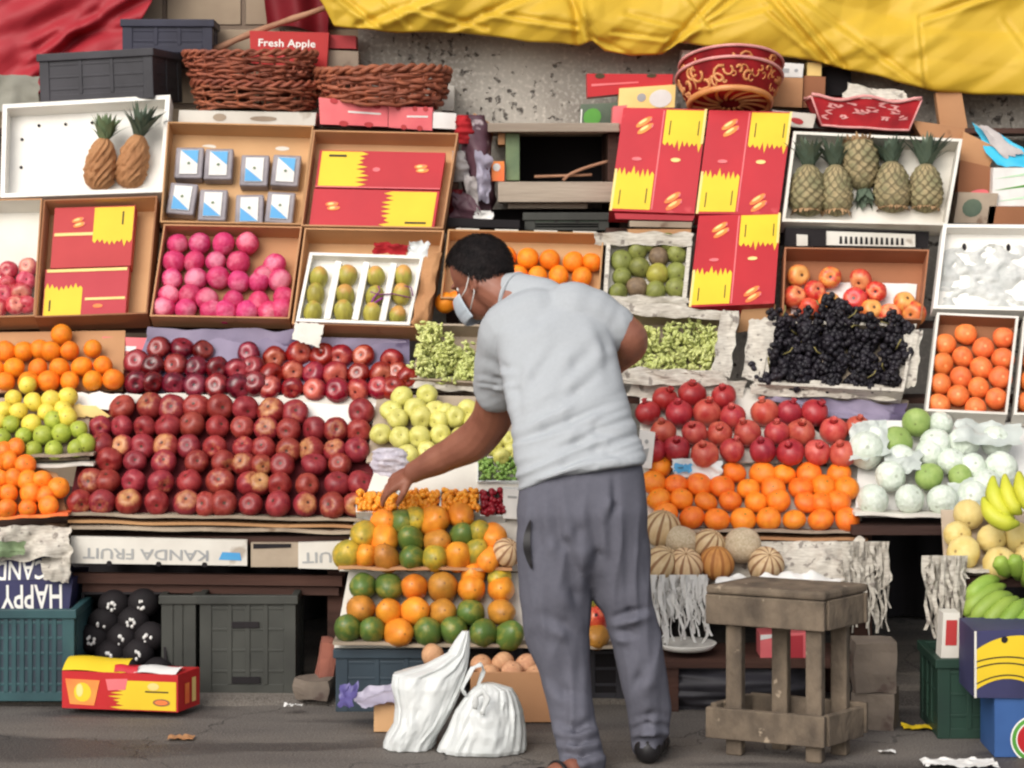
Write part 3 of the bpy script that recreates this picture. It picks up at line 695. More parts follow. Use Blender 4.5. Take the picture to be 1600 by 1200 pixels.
# black crate and navy crate on top
a, b = P(62, 158, 1.99), P(252, 84, 1.99)
crate('black_crate', 'large black plastic crate lying above the white pineapple tray', ((a.x + b.x) / 2 + .02, 2.13, a.z), b.x - a.x, .30, b.z - a.z + .01, R(-13), 'plastic_black', rows=3, cols=3, solidpanel='plastic_black', roll=R(-2))
a, b = P(190, 82, 2.2), P(330, 30, 2.2)
crate('navy_crate', 'small dark blue plastic crate resting atop the black crate', ((a.x + b.x) / 2, 2.31, a.z), b.x - a.x, .22, b.z - a.z, R(2), 'plastic_navy', rows=2, cols=3, solidpanel='plastic_navy')
# wicker baskets
def basket(label, px, py0, py1, wpx, Y, group, seed=0, light=False):
    h = (py1 - py0) * mpp(Y); rx = wpx / 2 * mpp(Y); ry = rx * .68; c = P(px, py1, Y)
    o = empty('wicker_basket', c, label, 'basket', group)
    nr = 9; n = 26; mb = MB()
    for k in range(nr):
        z = h * (k + .6) / (nr + .6); sc = .86 + .13 * (k / (nr - 1)) ** .6; pts = []
        for i in range(n * 4):
            a = 2 * math.pi * i / (n * 4); wv = .010 * math.cos(n * a / 2 + math.pi * k)
            pts.append(c + Vector((math.cos(a) * (rx * sc + wv), math.sin(a) * (ry * sc + wv), z + .007 * math.sin(3 * a + seed + k * 1.9) + .004 * math.sin(11 * a + k * 2.3))))
        mb.tube(pts, h * (.058 + .014 * math.sin(k * 2.7 + seed)), 6, closed=True)
    for i in range(n):
        a = 2 * math.pi * (i + .5) / n
        mb.tube([c + Vector((math.cos(a) * rx * .86, math.sin(a) * ry * .86, .005)), c + Vector((math.cos(a) * rx * .99, math.sin(a) * ry * .99, h * .96))], h * .05, 5)
    mb.build('woven_wall', 'wicker', o)
    mb = MB()
    for ph in (0, math.pi):
        pts = [c + Vector((math.cos(t) * (rx + .008 * math.cos(16 * t + ph)), math.sin(t) * (ry + .008 * math.cos(16 * t + ph)), h + .009 * math.sin(16 * t + ph) + .006 * math.sin(2 * t + seed))) for t in np.linspace(0, 2 * math.pi, 160, endpoint=False)]
        mb.tube(pts, h * .075, 6, closed=True)
    mb.build('twisted_rim', 'wicker', o)
    mb = MB(); mb.lathe([(.0, .006), (rx * .8, .006), (rx * .82, .014), (0, .014)], 32, 0, c, sy=.68); mb.build('basket_base', 'wicker', o)
    return o
basket('lower brown wicker basket of the stacked pair above the packed box', 400, 133, 173, 196, 2.12, 'wicker baskets on the stall top', 1)
basket('upper brown wicker basket of the stacked pair beside the black crate', 391, 86, 127, 204, 2.11, 'wicker baskets on the stall top', 2)
o = basket('single brown wicker basket standing on the pink flat boxes', 598, 112, 167, 206, 2.10, 'wicker baskets on the stall top', 3)
# red carton with lettering, and others behind
def ext_fresh(mb, T):
    text_geo(mb, 'Fresh Apple', T, .47, .62, .036, 1, squeeze=1.05)
    for k in range(5): disc(mb, T, .2 + .12 * k, .27 + .02 * (k % 2), .035, .022, 2, 8)
    patch(mb, T, [(.3, .12), (.62, .12), (.62, .16), (.3, .16)], 2)
def ext_fresh_plain(mb, T):
    for k in range(5): disc(mb, T, .2 + .12 * k, .27 + .02 * (k % 2), .035, .022, 1, 8)
    patch(mb, T, [(.3, .10), (.62, .10), (.62, .15), (.3, .15)], 1)
o, T = solid([(390, 48), (514, 51), (510, 112), (392, 98)], .14, ['print_red', 'print_pink'], 'red_carton', 'bright red carton with white lettering behind the wicker baskets', 'carton', Y4=[2.24] * 4, extra=ext_fresh_plain)
mb = MB(); text_geo(mb, 'Fresh Apple', T, .47, .66, .030, 0, squeeze=1.12); mb.build('lettering', 'ink_white', o, fix=False)
solid([(505, 54), (556, 56), (556, 76), (505, 75)], .12, ['print_red_dull'], 'brown_carton', 'dull red narrow carton beside the bright red lettered carton', 'carton', Y4=[2.29] * 4)
solid([(505, 78), (560, 80), (560, 110), (505, 110)], .12, ['card_grey'], 'grey_carton', 'pale grey box under the narrow dull red carton', 'carton', Y4=[2.29] * 4)
def notch(mb, T):
    for u in (.22, .6, .84): disc(mb, T, u, .93, .06, .12, 1, 10)
    for u in (.35, .72): disc(mb, T, u, .06, .07, .12, 1, 10)
    patch(mb, T, [(.42, .52), (.9, .55), (.9, .63), (.42, .60)], 2)
solid([(498, 152), (606, 166), (606, 198), (500, 194)], .2, ['print_pink', 'print_red_dull', 'white_paper'], 'pink_flat_box', 'pink flat box with cut-out slots, under the single wicker basket', 'carton', Y4=[1.98] * 4, extra=notch, group='pink flat boxes')
solid([(607, 166), (676, 168), (675, 204), (607, 199)], .2, ['print_pink', 'print_red_dull', 'white_paper'], 'pink_flat_box', 'shorter pink flat box beside the white paper on the rack', 'carton', Y4=[1.98] * 4, extra=notch, group='pink flat boxes')
solid([(677, 175), (713, 177), (712, 202), (676, 200)], .15, ['white_paper'], 'white_box', 'small plain white box at the end of the pink boxes', 'carton', Y4=[1.98] * 4)
solid([(692, 132), (710, 134), (709, 173), (690, 172)], .12, ['white_card'], 'white_card_box', 'upright white card box behind the single wicker basket', 'carton', Y4=[2.3] * 4)
solid([(280, 172), (494, 176), (492, 196), (278, 192)], .25, ['white_card', 'card_grey'], 'cream_box', 'flat cream carton under the stacked wicker baskets', 'carton', Y4=[1.98] * 4, extra=lambda mb, T: (disc(mb, T, .3, .5, .05, .3, 1), disc(mb, T, .62, .45, .1, .2, 1)))

# ------------------------------------------------------------------ leaning trays, left side
TR = {}
def tray(key, name, c4, D, mats, label, cat='tray', th=.006, Y4=None, dY=(0, 0), group=None):
    T = Tray(c4, D, th, Y4, dY); T.obj = T.build(name, mats, label, cat, group); TR[key] = T; return T
tray('wpine', 'white_tray', [(4, 163), (266, 148), (256, 300), (0, 309)], .09, ['white_foam', 'white_foam'], 'white foam tray with two wrapped pineapples at the top left', th=.018)
T = TR['wpine']; mb = MB()
for u in (.2, .36, .52, .68): mb.ell(T.B(u, .84, -.068), .006, .006, .006, 8, 6)
for (u, v) in ((.1, .7), (.1, .08), (.1, .4)): mb.ell(T.B(u, v, -.068), .006, .006, .006, 8, 6)
mb.build('drain_hole', 'void_dark', T.obj)
tray('pack', 'cardboard_box', [(262, 190), (490, 196), (470, 351), (250, 347)], .10, ['card', 'card_in', 'rim_wood'], 'open cardboard box holding eight clear fruit packs', 'box')
T = TR['pack']; mb = MB()
for u in (.27, .78): disc(mb, T, u, .87, .05, .022, 0, 12, -.0925)
mb.build('handle_hole', 'white_card', T.obj, fix=False)
tray('rbox', 'cardboard_box', [(490, 203), (716, 208), (692, 357), (470, 353)], .10, ['card', 'card_in', 'rim_wood'], 'open cardboard box with two red and yellow cartons lying inside', 'box')
tray('pinkap', 'cardboard_tray', [(-70, 312), (66, 310), (54, 494), (-80, 498)], .10, ['card', 'white_card', 'rim_wood'], 'cardboard tray of pink apples cut by the left photo edge')
tray('rbox2', 'cardboard_box', [(68, 312), (246, 306), (230, 490), (54, 496)], .11, ['card_dark', 'card_in', 'rim_wood'], 'open cardboard box with red cartons beside the pink apple tray', 'box')
tray('mag', 'cardboard_tray', [(256, 350), (472, 354), (452, 498), (234, 494)], .09, ['card', 'card', 'rim_wood'], 'cardboard tray of bright magenta fruit')
tray('mangoouter', 'cardboard_box', [(476, 356), (694, 360), (668, 512), (456, 506)], .12, ['card', 'card_in', 'rim_wood'], 'cardboard box behind the white mango tray', 'box')
tray('mango', 'white_tray', [(484, 394), (662, 400), (640, 508), (462, 502)], .055, ['white_foam', 'white_foam'], 'white foam tray of mangoes with three dividers', th=.012, Y4=[1.60, 1.60, 1.475, 1.475])
T = TR['mango']
for u in (.27, .515, .755):
    mb = MB(); p, q = T.B(u, .04, -.02), T.B(u, .88, -.02); mb.bar(p, q, .024, .05, up=T.n); mb.build('divider', 'white_foam', T.obj, bevel=.002)
sheet('paper_flap', 'white_card', [(462, 502), (506, 508), (500, 545), (456, 530)], [1.46, 1.46, 1.43, 1.43], 12, 10, .008, 9, 3, label='torn white paper flap below the mango tray corner', cat='paper')
sheet('red_bag', 'fabric_red', [(584, 378), (640, 382), (636, 398), (582, 396)], [1.63] * 4, 14, 8, .02, 16, 6, label='crumpled red bag behind the mango tray', cat='bag')
sheet('clear_bag', 'plastic_clear', [(640, 376), (672, 378), (668, 402), (636, 400)], [1.62] * 4, 12, 8, .02, 18, 7, label='crumpled clear plastic wrap beside the red bag', cat='bag')
sheet('paper_liner', 'paper_brown', [(664, 402), (690, 396), (664, 512), (642, 508)], [1.57, 1.57, 1.46, 1.46], 8, 24, .02, 14, 9, label='crumpled brown paper down the side of the mango tray', cat='paper')
tray('orangebox', 'cardboard_tray', [(700, 358), (944, 364), (936, 470), (688, 466)], .09, ['card', 'card_in', 'rim_wood'], 'cardboard tray of oranges behind the man')
T = TR['orangebox']
for k in range(4): mb = MB(); mb.bar(T.B(.05 + .25 * k, 1.012, -.01), T.B(.2 + .25 * k, 1.012, -.01), .012, .012); mb.build('tab', 'white_card', T.obj)
tray('guavabox', 'papered_tray', [(948, 372), (1082, 370), (1072, 472), (942, 470)], .07, ['newsprint', 'white_card', 'newsprint'], 'white papered tray of dull green guavas', th=.016)
tray('greengr', 'papered_tray', [(972, 486), (1152, 486), (1130, 584), (960, 580)], .09, ['newsprint', 'card_grey', 'newsprint'], 'papered tray of green grapes right of the man', th=.012)
tray('blackgr', 'papered_tray', [(1204, 500), (1432, 506), (1412, 612), (1184, 600)], .08, ['newsprint', 'card_grey', 'newsprint'], 'papered tray heaped with black grapes', th=.012)
tray('leftgr', 'papered_tray', [(668, 505), (800, 508), (790, 602), (640, 592)], .08, ['card_grey', 'card_grey', 'rim_wood'], 'grey tray of green grapes left of the man', th=.008)
tray('galabox', 'cardboard_tray', [(1226, 386), (1452, 390), (1440, 500), (1222, 492)], .10, ['card_dark', 'card_dark', 'rim_wood'], 'cardboard tray of red and yellow apples', Y4=[1.665, 1.665, 1.52, 1.52])
T = TR['galabox']
mb = MB(); mb.grid(lambda u, v: T.B(.08 + .88 * u, .03 + .64 * v, -.088 + .006 * crumple(u, v, 5, 4)), 12, 8); mb.build('paper_liner', 'white_paper', T.obj, fix=False)
tray('pinecrate', 'white_crate', [(1240, 205), (1504, 217), (1480, 352), (1222, 346)], .10, ['white_crate', 'white_crate'], 'white crate with five pineapples', 'crate', th=.012)
tray('nettray', 'white_tray', [(1474, 350), (1720, 352), (1712, 488), (1458, 482)], .07, ['white_foam', 'white_foam'], 'white foam tray of loose packing at the right photo edge', th=.014)
tray('tang', 'white_tray', [(1464, 488), (1592, 494), (1574, 648), (1446, 642)], .07, ['white_card', 'card_dark', 'white_crate'], 'thin rimmed tray of tangerines packed in rows', th=.010)
tray('tang2', 'white_tray', [(1600, 494), (1730, 496), (1720, 650), (1584, 648)], .07, ['white_card', 'card_dark', 'white_crate'], 'second thin rimmed tray of tangerines, cut by the right photo edge', th=.010)
# packing shreds in the foam tray
T = TR['nettray']; mb = MB(); r = random.Random(5)
mb.grid(lambda u, v: T.B(.04 + .92 * u, .05 + .78 * v, -.05 + .022 * crumple(u * 1.2, v, 9, 5)), 60, 34)
mb.build('foam_packing', 'foam_net', None, label='white foam netting lying in the empty tray at right', cat='packing', fix=False)
mb = MB()
for u in (.06, .34, .62): mb.ell(T.B(u + .1, .80, -.05), .008, .006, .014, 8, 6)
mb.build('drain_hole', 'void_dark', T.obj)

# ------------------------------------------------------------------ printed cartons
CM = ['print_red', 'print_yellow', 'print_orange', 'print_pink', 'print_dark', 'print_cream']
def marks(mb, T, u, v, s, mi=2, rot=.5, asp=1.0):
    for dx, dy in ((0, 0), (.02 * s, -.05 * s * asp)):
        disc(mb, T, u + dx, v + dy, .078 * s, .024 * s * asp, mi, 14, .0026, rot); disc(mb, T, u + dx - .012 * s, v + dy + .004 * s, .042 * s, .011 * s * asp, 5, 10, .0032, rot); disc(mb, T, u + dx + .07 * s * math.cos(rot), v + dy + .07 * s * math.sin(rot) * .6, .014 * s, .008 * s * asp, 3, 8, .0034, rot + .8)
def upright(mb, T):   # two columns: red over yellow, yellow over red
    splash(mb, T, .03, .02, .47, .36, 't', 1, 3, sp=.065); splash(mb, T, .52, .66, .985, .985, 'b', 1, 4, sp=.065)
    marks(mb, T, .27, .86, 1.3); marks(mb, T, .72, .14, 1.3); disc(mb, T, .24, .50, .06, .018, 3, 10, .0026); disc(mb, T, .70, .50, .06, .02, 5, 10, .0026)
    patch(mb, T, [(.485, .02), (.50, .02), (.50, .98), (.485, .98)], 3, .0022)
    patch(mb, T, [(.0, .0), (.03, .0), (.03, .40), (.0, .40)], 5, .0022); patch(mb, T, [(.97, .66), (1, .66), (1, 1), (.97, 1)], 5, .0032)
    for u0, v0 in ((.09, .06), (.40, .08), (.58, .74), (.92, .74)): patch(mb, T, [(u0, v0), (u0 + .012, v0), (u0 + .012, v0 + .14), (u0, v0 + .14)], 4, .003)
GU = 'upright red and yellow cartons'
solid([(974, 168), (1105, 171), (1085, 334), (952, 329)], .10, CM, 'printed_carton', 'upright red and yellow carton, nearest the dark cabinet', 'carton', group=GU, extra=upright)
solid([(1108, 172), (1238, 175), (1217, 335), (1087, 334)], .10, CM, 'printed_carton', 'upright red and yellow carton touching the pineapple crate', 'carton', group=GU, extra=upright)
solid([(1092, 337), (1220, 333), (1210, 474), (1076, 480)], .10, CM, 'printed_carton', 'upright red and yellow carton between the guavas and mixed apples', 'carton', group=GU, extra=upright)
def lying(mb, T, flip=False):
    splash(mb, T, .02, .52, .34, .98, 'r', 1, 5, sp=.06); splash(mb, T, .64, .02, .98, .48, 'l', 1, 6, sp=.06)
    patch(mb, T, [(.02, .492), (.98, .492), (.98, .508), (.02, .508)], 3, .0022)
    marks(mb, T, .82, .78, .8, rot=1.2, asp=1.8); marks(mb, T, .16, .28, .8, rot=1.2, asp=1.8)
    patch(mb, T, [(.08, .92), (.22, .92), (.22, .945), (.08, .945)], 4, .003); patch(mb, T, [(.08, .56), (.25, .56), (.25, .575), (.08, .575)], 4, .003); patch(mb, T, [(.76, .08), (.93, .08), (.93, .10), (.76, .10)], 4, .003)
Tr = TR['rbox']
def inner(Tp, u0, v0, u1, v1, off):
    T = object.__new__(Tray); T.o = [Tp.B(u0, v1, off), Tp.B(u1, v1, off), Tp.B(u1, v0, off), Tp.B(u0, v0, off)]; T.n = Tp.n; T.c = sum(T.o, Vector()) / 4
    T.w = (T.o[1] - T.o[0]).length; T.h = (T.o[3] - T.o[0]).length; T.D = .05; T.th = .005; return T
def lying_half(top):
    def e(mb, T):
        if top: splash(mb, T, .02, .04, .34, .97, 'r', 1, 5, sp=.06); marks(mb, T, .82, .6, .8, rot=1.2, asp=2.6); patch(mb, T, [(.08, .82), (.22, .82), (.22, .88), (.08, .88)], 4, .003); disc(mb, T, .47, .5, .03, .06, 3)
        else: splash(mb, T, .62, .03, .98, .96, 'l', 1, 6, sp=.06); marks(mb, T, .16, .6, .8, rot=1.2, asp=2.6); patch(mb, T, [(.76, .12), (.93, .12), (.93, .17), (.76, .17)], 4, .003)
        patch(mb, T, [(.0, .0), (1, .0), (1, .03), (.0, .03)], 3, .0022)
    return e
def solidT(T, mats, name, label, cat, extra, group=None):
    mb = MB(); O = T.o; B_ = [p - T.n * T.D for p in O]
    mb.hexa([O[3], O[2], B_[2], B_[3], O[0], O[1], B_[1], B_[0]], 0); extra(mb, T)
    return mb.build(name, mats, None, label=label, cat=cat, group=group)
GL = 'printed cartons lying in open boxes'
solidT(inner(Tr, .055, .44, .93, .83, -.03), CM, 'printed_carton', 'upper red carton with a yellow left panel, beside the fruit packs', 'carton', lying_half(True), GL)
solidT(inner(Tr, .05, .03, .93, .425, -.03), CM, 'printed_carton', 'lower red carton with a yellow right panel, below its twin', 'carton', lying_half(False), GL)
Tr = TR['rbox2']
def lh2(top):
    def e(mb, T):
        if top:
            splash(mb, T, .50, .42, .99, .98, 'b', 1, 7, sp=.09); patch(mb, T, [(.02, .52), (.5, .52), (.5, .57), (.02, .57)], 5, .0022); marks(mb, T, .3, .78, 1.0, rot=.4, asp=1.6); patch(mb, T, [(.85, .68), (.87, .68), (.87, .9), (.85, .9)], 4, .003)
        else:
            splash(mb, T, .01, .02, .46, .60, 't', 1, 8, sp=.09); patch(mb, T, [(.02, .93), (.98, .93), (.98, .99), (.02, .99)], 5, .0022); patch(mb, T, [(.5, .34), (.98, .34), (.98, .39), (.5, .39)], 5, .0022); disc(mb, T, .66, .22, .06, .04, 2); patch(mb, T, [(.07, .14), (.09, .14), (.09, .36), (.07, .36)], 4, .003)
    return e
CM2 = ['print_red_dull'] + CM[1:]
solidT(inner(Tr, .09, .44, .80, .96, -.03), CM2, 'printed_carton', 'dull red carton with yellow top corner, under the pineapple tray', 'carton', lh2(True), GL)
solidT(inner(Tr, .05, .02, .79, .43, -.03), CM2, 'printed_carton', 'dull red carton with yellow lower corner, beside the pink apples', 'carton', lh2(False), GL)
# brown card under the upright cartons, layered sheets above the guavas
solid([(960, 333), (1086, 337), (1082, 345), (962, 342)], .12, ['print_red_dull'], 'flat_carton', 'dark red flat carton under the upright cartons', 'carton', Y4=[1.74] * 4)
solid([(984, 345), (1082, 347), (1080, 356), (984, 354)], .12, ['card_grey'], 'flat_card', 'flat folded card above the guava tray', 'cardboard', Y4=[1.72] * 4)
solid([(982, 358), (1080, 358), (1080, 367), (982, 367)], .12, ['card'], 'flat_card', 'lower flat folded card resting on the guava tray', 'cardboard', Y4=[1.71] * 4)
solid([(1160, 482), (1212, 476), (1206, 512), (1152, 520)], .10, ['card'], 'brown_carton', 'plain brown carton wedged left of the black grapes', 'carton', Y4=[1.56] * 4)
# strip with white crate edge above the gala apples
solid([(1228, 356), (1452, 362), (1450, 388), (1226, 384)], .16, ['void_dark'], 'dark_block', 'dark block standing in for the shaded slot under the pineapple crate', 'box', Y4=[1.73] * 4)  # near-black block fills the slot to give its shade
def slots(mb, T):
    for k in range(13): patch(mb, T, [(.14 + .058 * k, .12), (.14 + .058 * k + .035, .12), (.14 + .058 * k + .03, .66), (.14 + .058 * k + .005, .66)], 1)
solid([(1292, 361), (1430, 366), (1430, 386), (1292, 383)], .10, ['white_crate', 'void_dark'], 'slotted_crate', 'white slotted crate edge over the red and yellow apples', 'crate', Y4=[1.71] * 4, extra=slots)
solid([(1245, 366), (1262, 367), (1262, 384), (1245, 384)], .05, ['white_crate'], 'white_block', 'small white block left of the slotted crate edge', 'box', Y4=[1.715] * 4)

# ------------------------------------------------------------------ right top: red gift baskets and boxes
def gift_round(label, px, pyc, rpx, Y, tilt, up):
    r = rpx * mpp(Y); c = P(px, pyc, Y); h = r * .52
    M = Matrix.Rotation(R(tilt), 3, 'X')
    o = empty('gift_basket', c, label, 'basket', 'red gift baskets')
    prf = [(0, -h * .5), (r * .74, -h * .5), (r * .78, -h * .46), (r * .97, h * .45), (r, h * .5), (r * .96, h * .5), (r * .80, -h * .42), (0, -h * .42)]
    mb = MB(); mb.lathe(prf, 48, 0, c, M); mb.build('bowl', 'fabric_red', o)
    mb = MB()
    mb.tube([c + M @ Vector((r * math.cos(a), r * math.sin(a), h * .5)) for a in np.linspace(0, 2 * math.pi, 60, endpoint=False)], r * .032, 8, closed=True)
    mb.build('rim', 'fabric_pink', o)
    mb = MB()
    mb.tube([c + M @ Vector((r * .76 * math.cos(a), r * .76 * math.sin(a), -h * .5)) for a in np.linspace(0, 2 * math.pi, 60, endpoint=False)], r * .06, 8, closed=True)
    rr = random.Random(int(px))
    for k in range(14):
        a0 = 2 * math.pi * k / 14; mb.tube([c + M @ Vector((r * q * math.cos(a0 + q), r * q * math.sin(a0 + q), -h * .5 - .001)) for q in np.linspace(.2, .72, 8)], r * .035, 5)
    for k in range(64):   # curled gold sprigs round the side
        a0 = 2 * math.pi * k / 64; z0 = rr.uniform(-.34, .32) * h; s = rr.uniform(.03, .1) * r * 2; pts = []
        for t in np.linspace(0, 1, 8):
            an = t * 4.4 + k; rad = s * (1 - .6 * t)
            aa = a0 + rad * math.cos(an) / r; z = max(-h * .42, min(h * .40, z0 + rad * math.sin(an)))
            rc = r * (.78 + (.97 - .78) * (z / h + .46) / .91) + .001
            pts.append(c + M @ Vector((rc * math.cos(aa), rc * math.sin(aa), z)))
        mb.tube(pts, r * rr.uniform(.014, .034), 5)
    mb.build('gold_trim', 'fabric_gold', o)
    return o
gift_round('red and gold round basket, behind its twin on the cartons', 1143, 122, 81, 2.09, -19, 1)
gift_round('red and gold round basket with a pale rim tilted on the upright cartons', 1140, 142, 83, 2.0, -20, 0)
def gift_rect():
    T = Tray([(1268, 151), (1440, 157), (1420, 204), (1284, 196)], .18, .004, [1.95] * 4)
    o = empty('gift_basket', T.B(.5, 0), 'red rectangular flared basket on the pineapple crate', 'basket', 'red gift baskets')
    f = T.o; tb = [f[0] + Vector((0, .22, 0)), f[1] + Vector((0, .22, 0)), f[2] + Vector((-.01, .17, 0)), f[3] + Vector((.01, .17, 0))]
    mb = MB(); mb.quad(f[0], f[1], f[2], f[3]); mb.quad(f[1], tb[1], tb[2], f[2]); mb.quad(tb[0], f[0], f[3], tb[3]); mb.quad(tb[1], tb[0], tb[3], tb[2]); mb.quad(f[3], f[2], tb[2], tb[3])
    mb.build('body', 'fabric_red', o, fix=False)
    mb = MB(); up = Vector((0, 0, .004))
    def edge(p, q, sag): return [p.lerp(q, t) + Vector((0, -.004, .012 * math.cos(t * 4 * math.pi) * sag)) for t in np.linspace(0, 1, 16)]
    mb.tube(edge(f[0], f[1], .8), .007, 6); mb.tube(edge(f[3], f[2], .1), .005, 6); mb.tube(edge(tb[0], tb[1], .5), .006, 6); mb.tube([f[0], tb[0]], .006, 6); mb.tube([f[1], tb[1]], .006, 6); mb.tube([f[1], f[2]], .004, 6); mb.tube([f[0], f[3]], .004, 6)
    mb.build('piping', 'fabric_pink', o)
    mb = MB(); rr = random.Random(3)
    for k in range(16):
        u, v = .08 + .84 * ((k * .37) % 1), rr.uniform(.15, .82)
        for j in range(3):
            a = rr.uniform(0, 6.3); disc(mb, T, u + .02 * math.cos(a), v + .07 * math.sin(a), .018, .055, 0, 8, .002 + .0006 * j, a)
    mb.build('motif', 'fabric_pink', o)
gift_rect()
sheet('paper_bundle', 'newsprint', [(1326, 132), (1412, 140), (1430, 162), (1310, 156)], [2.16, 2.16, 2.1, 2.1], 24, 12, .02, 14, 5, label='crumpled pale paper behind the red rectangular basket', cat='paper')
solid([(1206, 120), (1255, 122), (1253, 168), (1204, 166)], .15, ['card'], 'cardboard_carton', 'brown carton right of the round gift baskets', 'carton', Y4=[2.2] * 4)
solid([(1256, 118), (1290, 120), (1288, 168), (1254, 168)], .15, ['card_dark'], 'cardboard_carton', 'darker brown carton behind the red rectangular basket', 'carton', Y4=[2.22] * 4)
solid([(1212, 97), (1256, 100), (1254, 121), (1210, 120)], .1, ['white_paper', 'ink_grey'], 'white_label_box', 'white labelled box on the brown carton under the yellow tarp', 'carton', Y4=[2.2] * 4, extra=lambda mb, T: (patch(mb, T, [(.2, .3), (.5, .3), (.5, .6), (.2, .6)], 1), disc(mb, T, .75, .5, .07, .12, 1)))
solid([(1262, 97), (1284, 98), (1283, 119), (1261, 118)], .1, ['print_cream'], 'cream_carton', 'small cream carton beside the white labelled box', 'carton', Y4=[2.22] * 4)
solid([(1066, 78), (1214, 84), (1210, 122), (1062, 118)], .12, ['white_card'], 'white_carton', 'large white carton behind the round gift baskets', 'carton', Y4=[2.28] * 4)
solid([(1290, 104), (1330, 108), (1330, 150), (1290, 148)], .1, ['void_dark'], 'dark_carton', 'dark carton under the yellow tarp edge', 'carton', Y4=[2.3] * 4)
solid([(1205, 172), (1276, 178), (1270, 200), (1236, 198)], .15, ['white_crate', 'print_red_dull'], 'white_box', 'white flat box between the cartons and the pineapple crate', 'carton', Y4=[2.0] * 4, extra=lambda mb, T: disc(mb, T, .45, .4, .2, .22, 1))
solid([(1425, 188), (1508, 200), (1505, 222), (1440, 214)], .2, ['card'], 'brown_carton', 'brown carton behind the pineapple crate corner', 'carton', Y4=[1.98] * 4)
# flat red and green boxes left of the cartons
solid([(917, 115), (1052, 116), (1050, 138), (918, 152)], .14, ['print_red', 'print_dark', 'print_pink'], 'red_flat_box', 'red flat box with dark slots above the small green box', 'carton', Y4=[2.1] * 4, extra=lambda mb, T: [disc(mb, T, u, .9, .06, .12, 1) for u in (.15, .75)] + [patch(mb, T, [(.05, .45), (.6, .5), (.6, .58), (.05, .55)], 2)])
def ext_cream(mb, T):
    disc(mb, T, .74, .42, .2, .4, 1, 16); disc(mb, T, .40, .5, .08, .2, 2)
solid([(968, 138), (1056, 132), (1054, 168), (966, 170)], .13, ['print_cream', 'white_paper', 'ink_grey'], 'cream_flat_box', 'cream flat box with a white oval below the red flat box', 'carton', Y4=[2.06] * 4, extra=ext_cream)
solid([(908, 163), (966, 160), (964, 200), (906, 201)], .12, ['leaf_dark', 'print_green', 'white_paper'], 'green_box', 'small green box on the cabinet top', 'carton', Y4=[2.08] * 4, extra=lambda mb, T: (disc(mb, T, .32, .46, .24, .36, 1, 12), patch(mb, T, [(0, 0), (.04, 0), (.04, .8), (0, .8)], 2)))
solid([(958, 166), (980, 164), (972, 206), (956, 204)], .12, ['print_pink'], 'pink_box', 'narrow pink box between the green box and the cartons', 'carton', Y4=[1.95] * 4)

# ------------------------------------------------------------------ cabinet behind the man's head
Yc = 2.0
o = empty('wooden_cabinet', P(865, 330, Yc), 'open wooden cabinet with a dark inside below the pitted wall', 'cabinet')
def slab(px0, py0, px1, py1, Y, dep, m, name, par):
    a, b = P(px0, py1, Y), P(px1, py0, Y); mb = MB(); mb.hexa([(a.x, Y, a.z), (b.x, Y, a.z), (b.x, Y + dep, a.z), (a.x, Y + dep, a.z), (a.x, Y, b.z), (b.x, Y, b.z), (b.x, Y + dep, b.z), (a.x, Y + dep, b.z)])
    return mb.build(name, m, par, bevel=.003)
slab(762, 192, 968, 206, Yc - .06, .46, 'wood_grey', 'top_board', o)
slab(778, 284, 962, 316, Yc - .10, .5, 'wood_grey', 'lower_board', o)
slab(793, 317, 918, 326, Yc - .04, .4, 'wood_grey', 'ledge', o)
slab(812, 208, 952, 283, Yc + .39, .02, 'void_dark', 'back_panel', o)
slab(790, 208, 812, 282, Yc + .0, .385, 'leaf_pale', 'side_panel', o)
slab(778, 208, 789, 226, Yc + .0, .3, 'card', 'side_block', o)
slab(950, 208, 966, 283, Yc + .0, .385, 'wood_brown', 'side_post', o)
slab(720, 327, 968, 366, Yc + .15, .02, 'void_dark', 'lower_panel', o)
mb = MB(); mb.tube([P(880 + 70 * t, 282 - 30 * t ** .6, Yc + .03) for t in np.linspace(0, 1, 10)], .007, 6); mb.tube([P(835 + 90 * t, 276 - 3 * t, Yc + .05) for t in np.linspace(0, 1, 6)], .006, 6)
mb.build('cane', 'stick', None, label='bent pale cane lying inside the dark cabinet', cat='stick')
a, b = P(820, 360, 1.9), P(952, 332, 1.9)
crate('grey_green_crate', 'shallow grey green crate under the cabinet boards', ((a.x + b.x) / 2, 2.02, a.z), b.x - a.x, .2, b.z - a.z, 0, 'plastic_greyteal' if 'plastic_greyteal' in MATS else 'plastic_grey', rows=2, cols=3, solidpanel='leaf_dark')
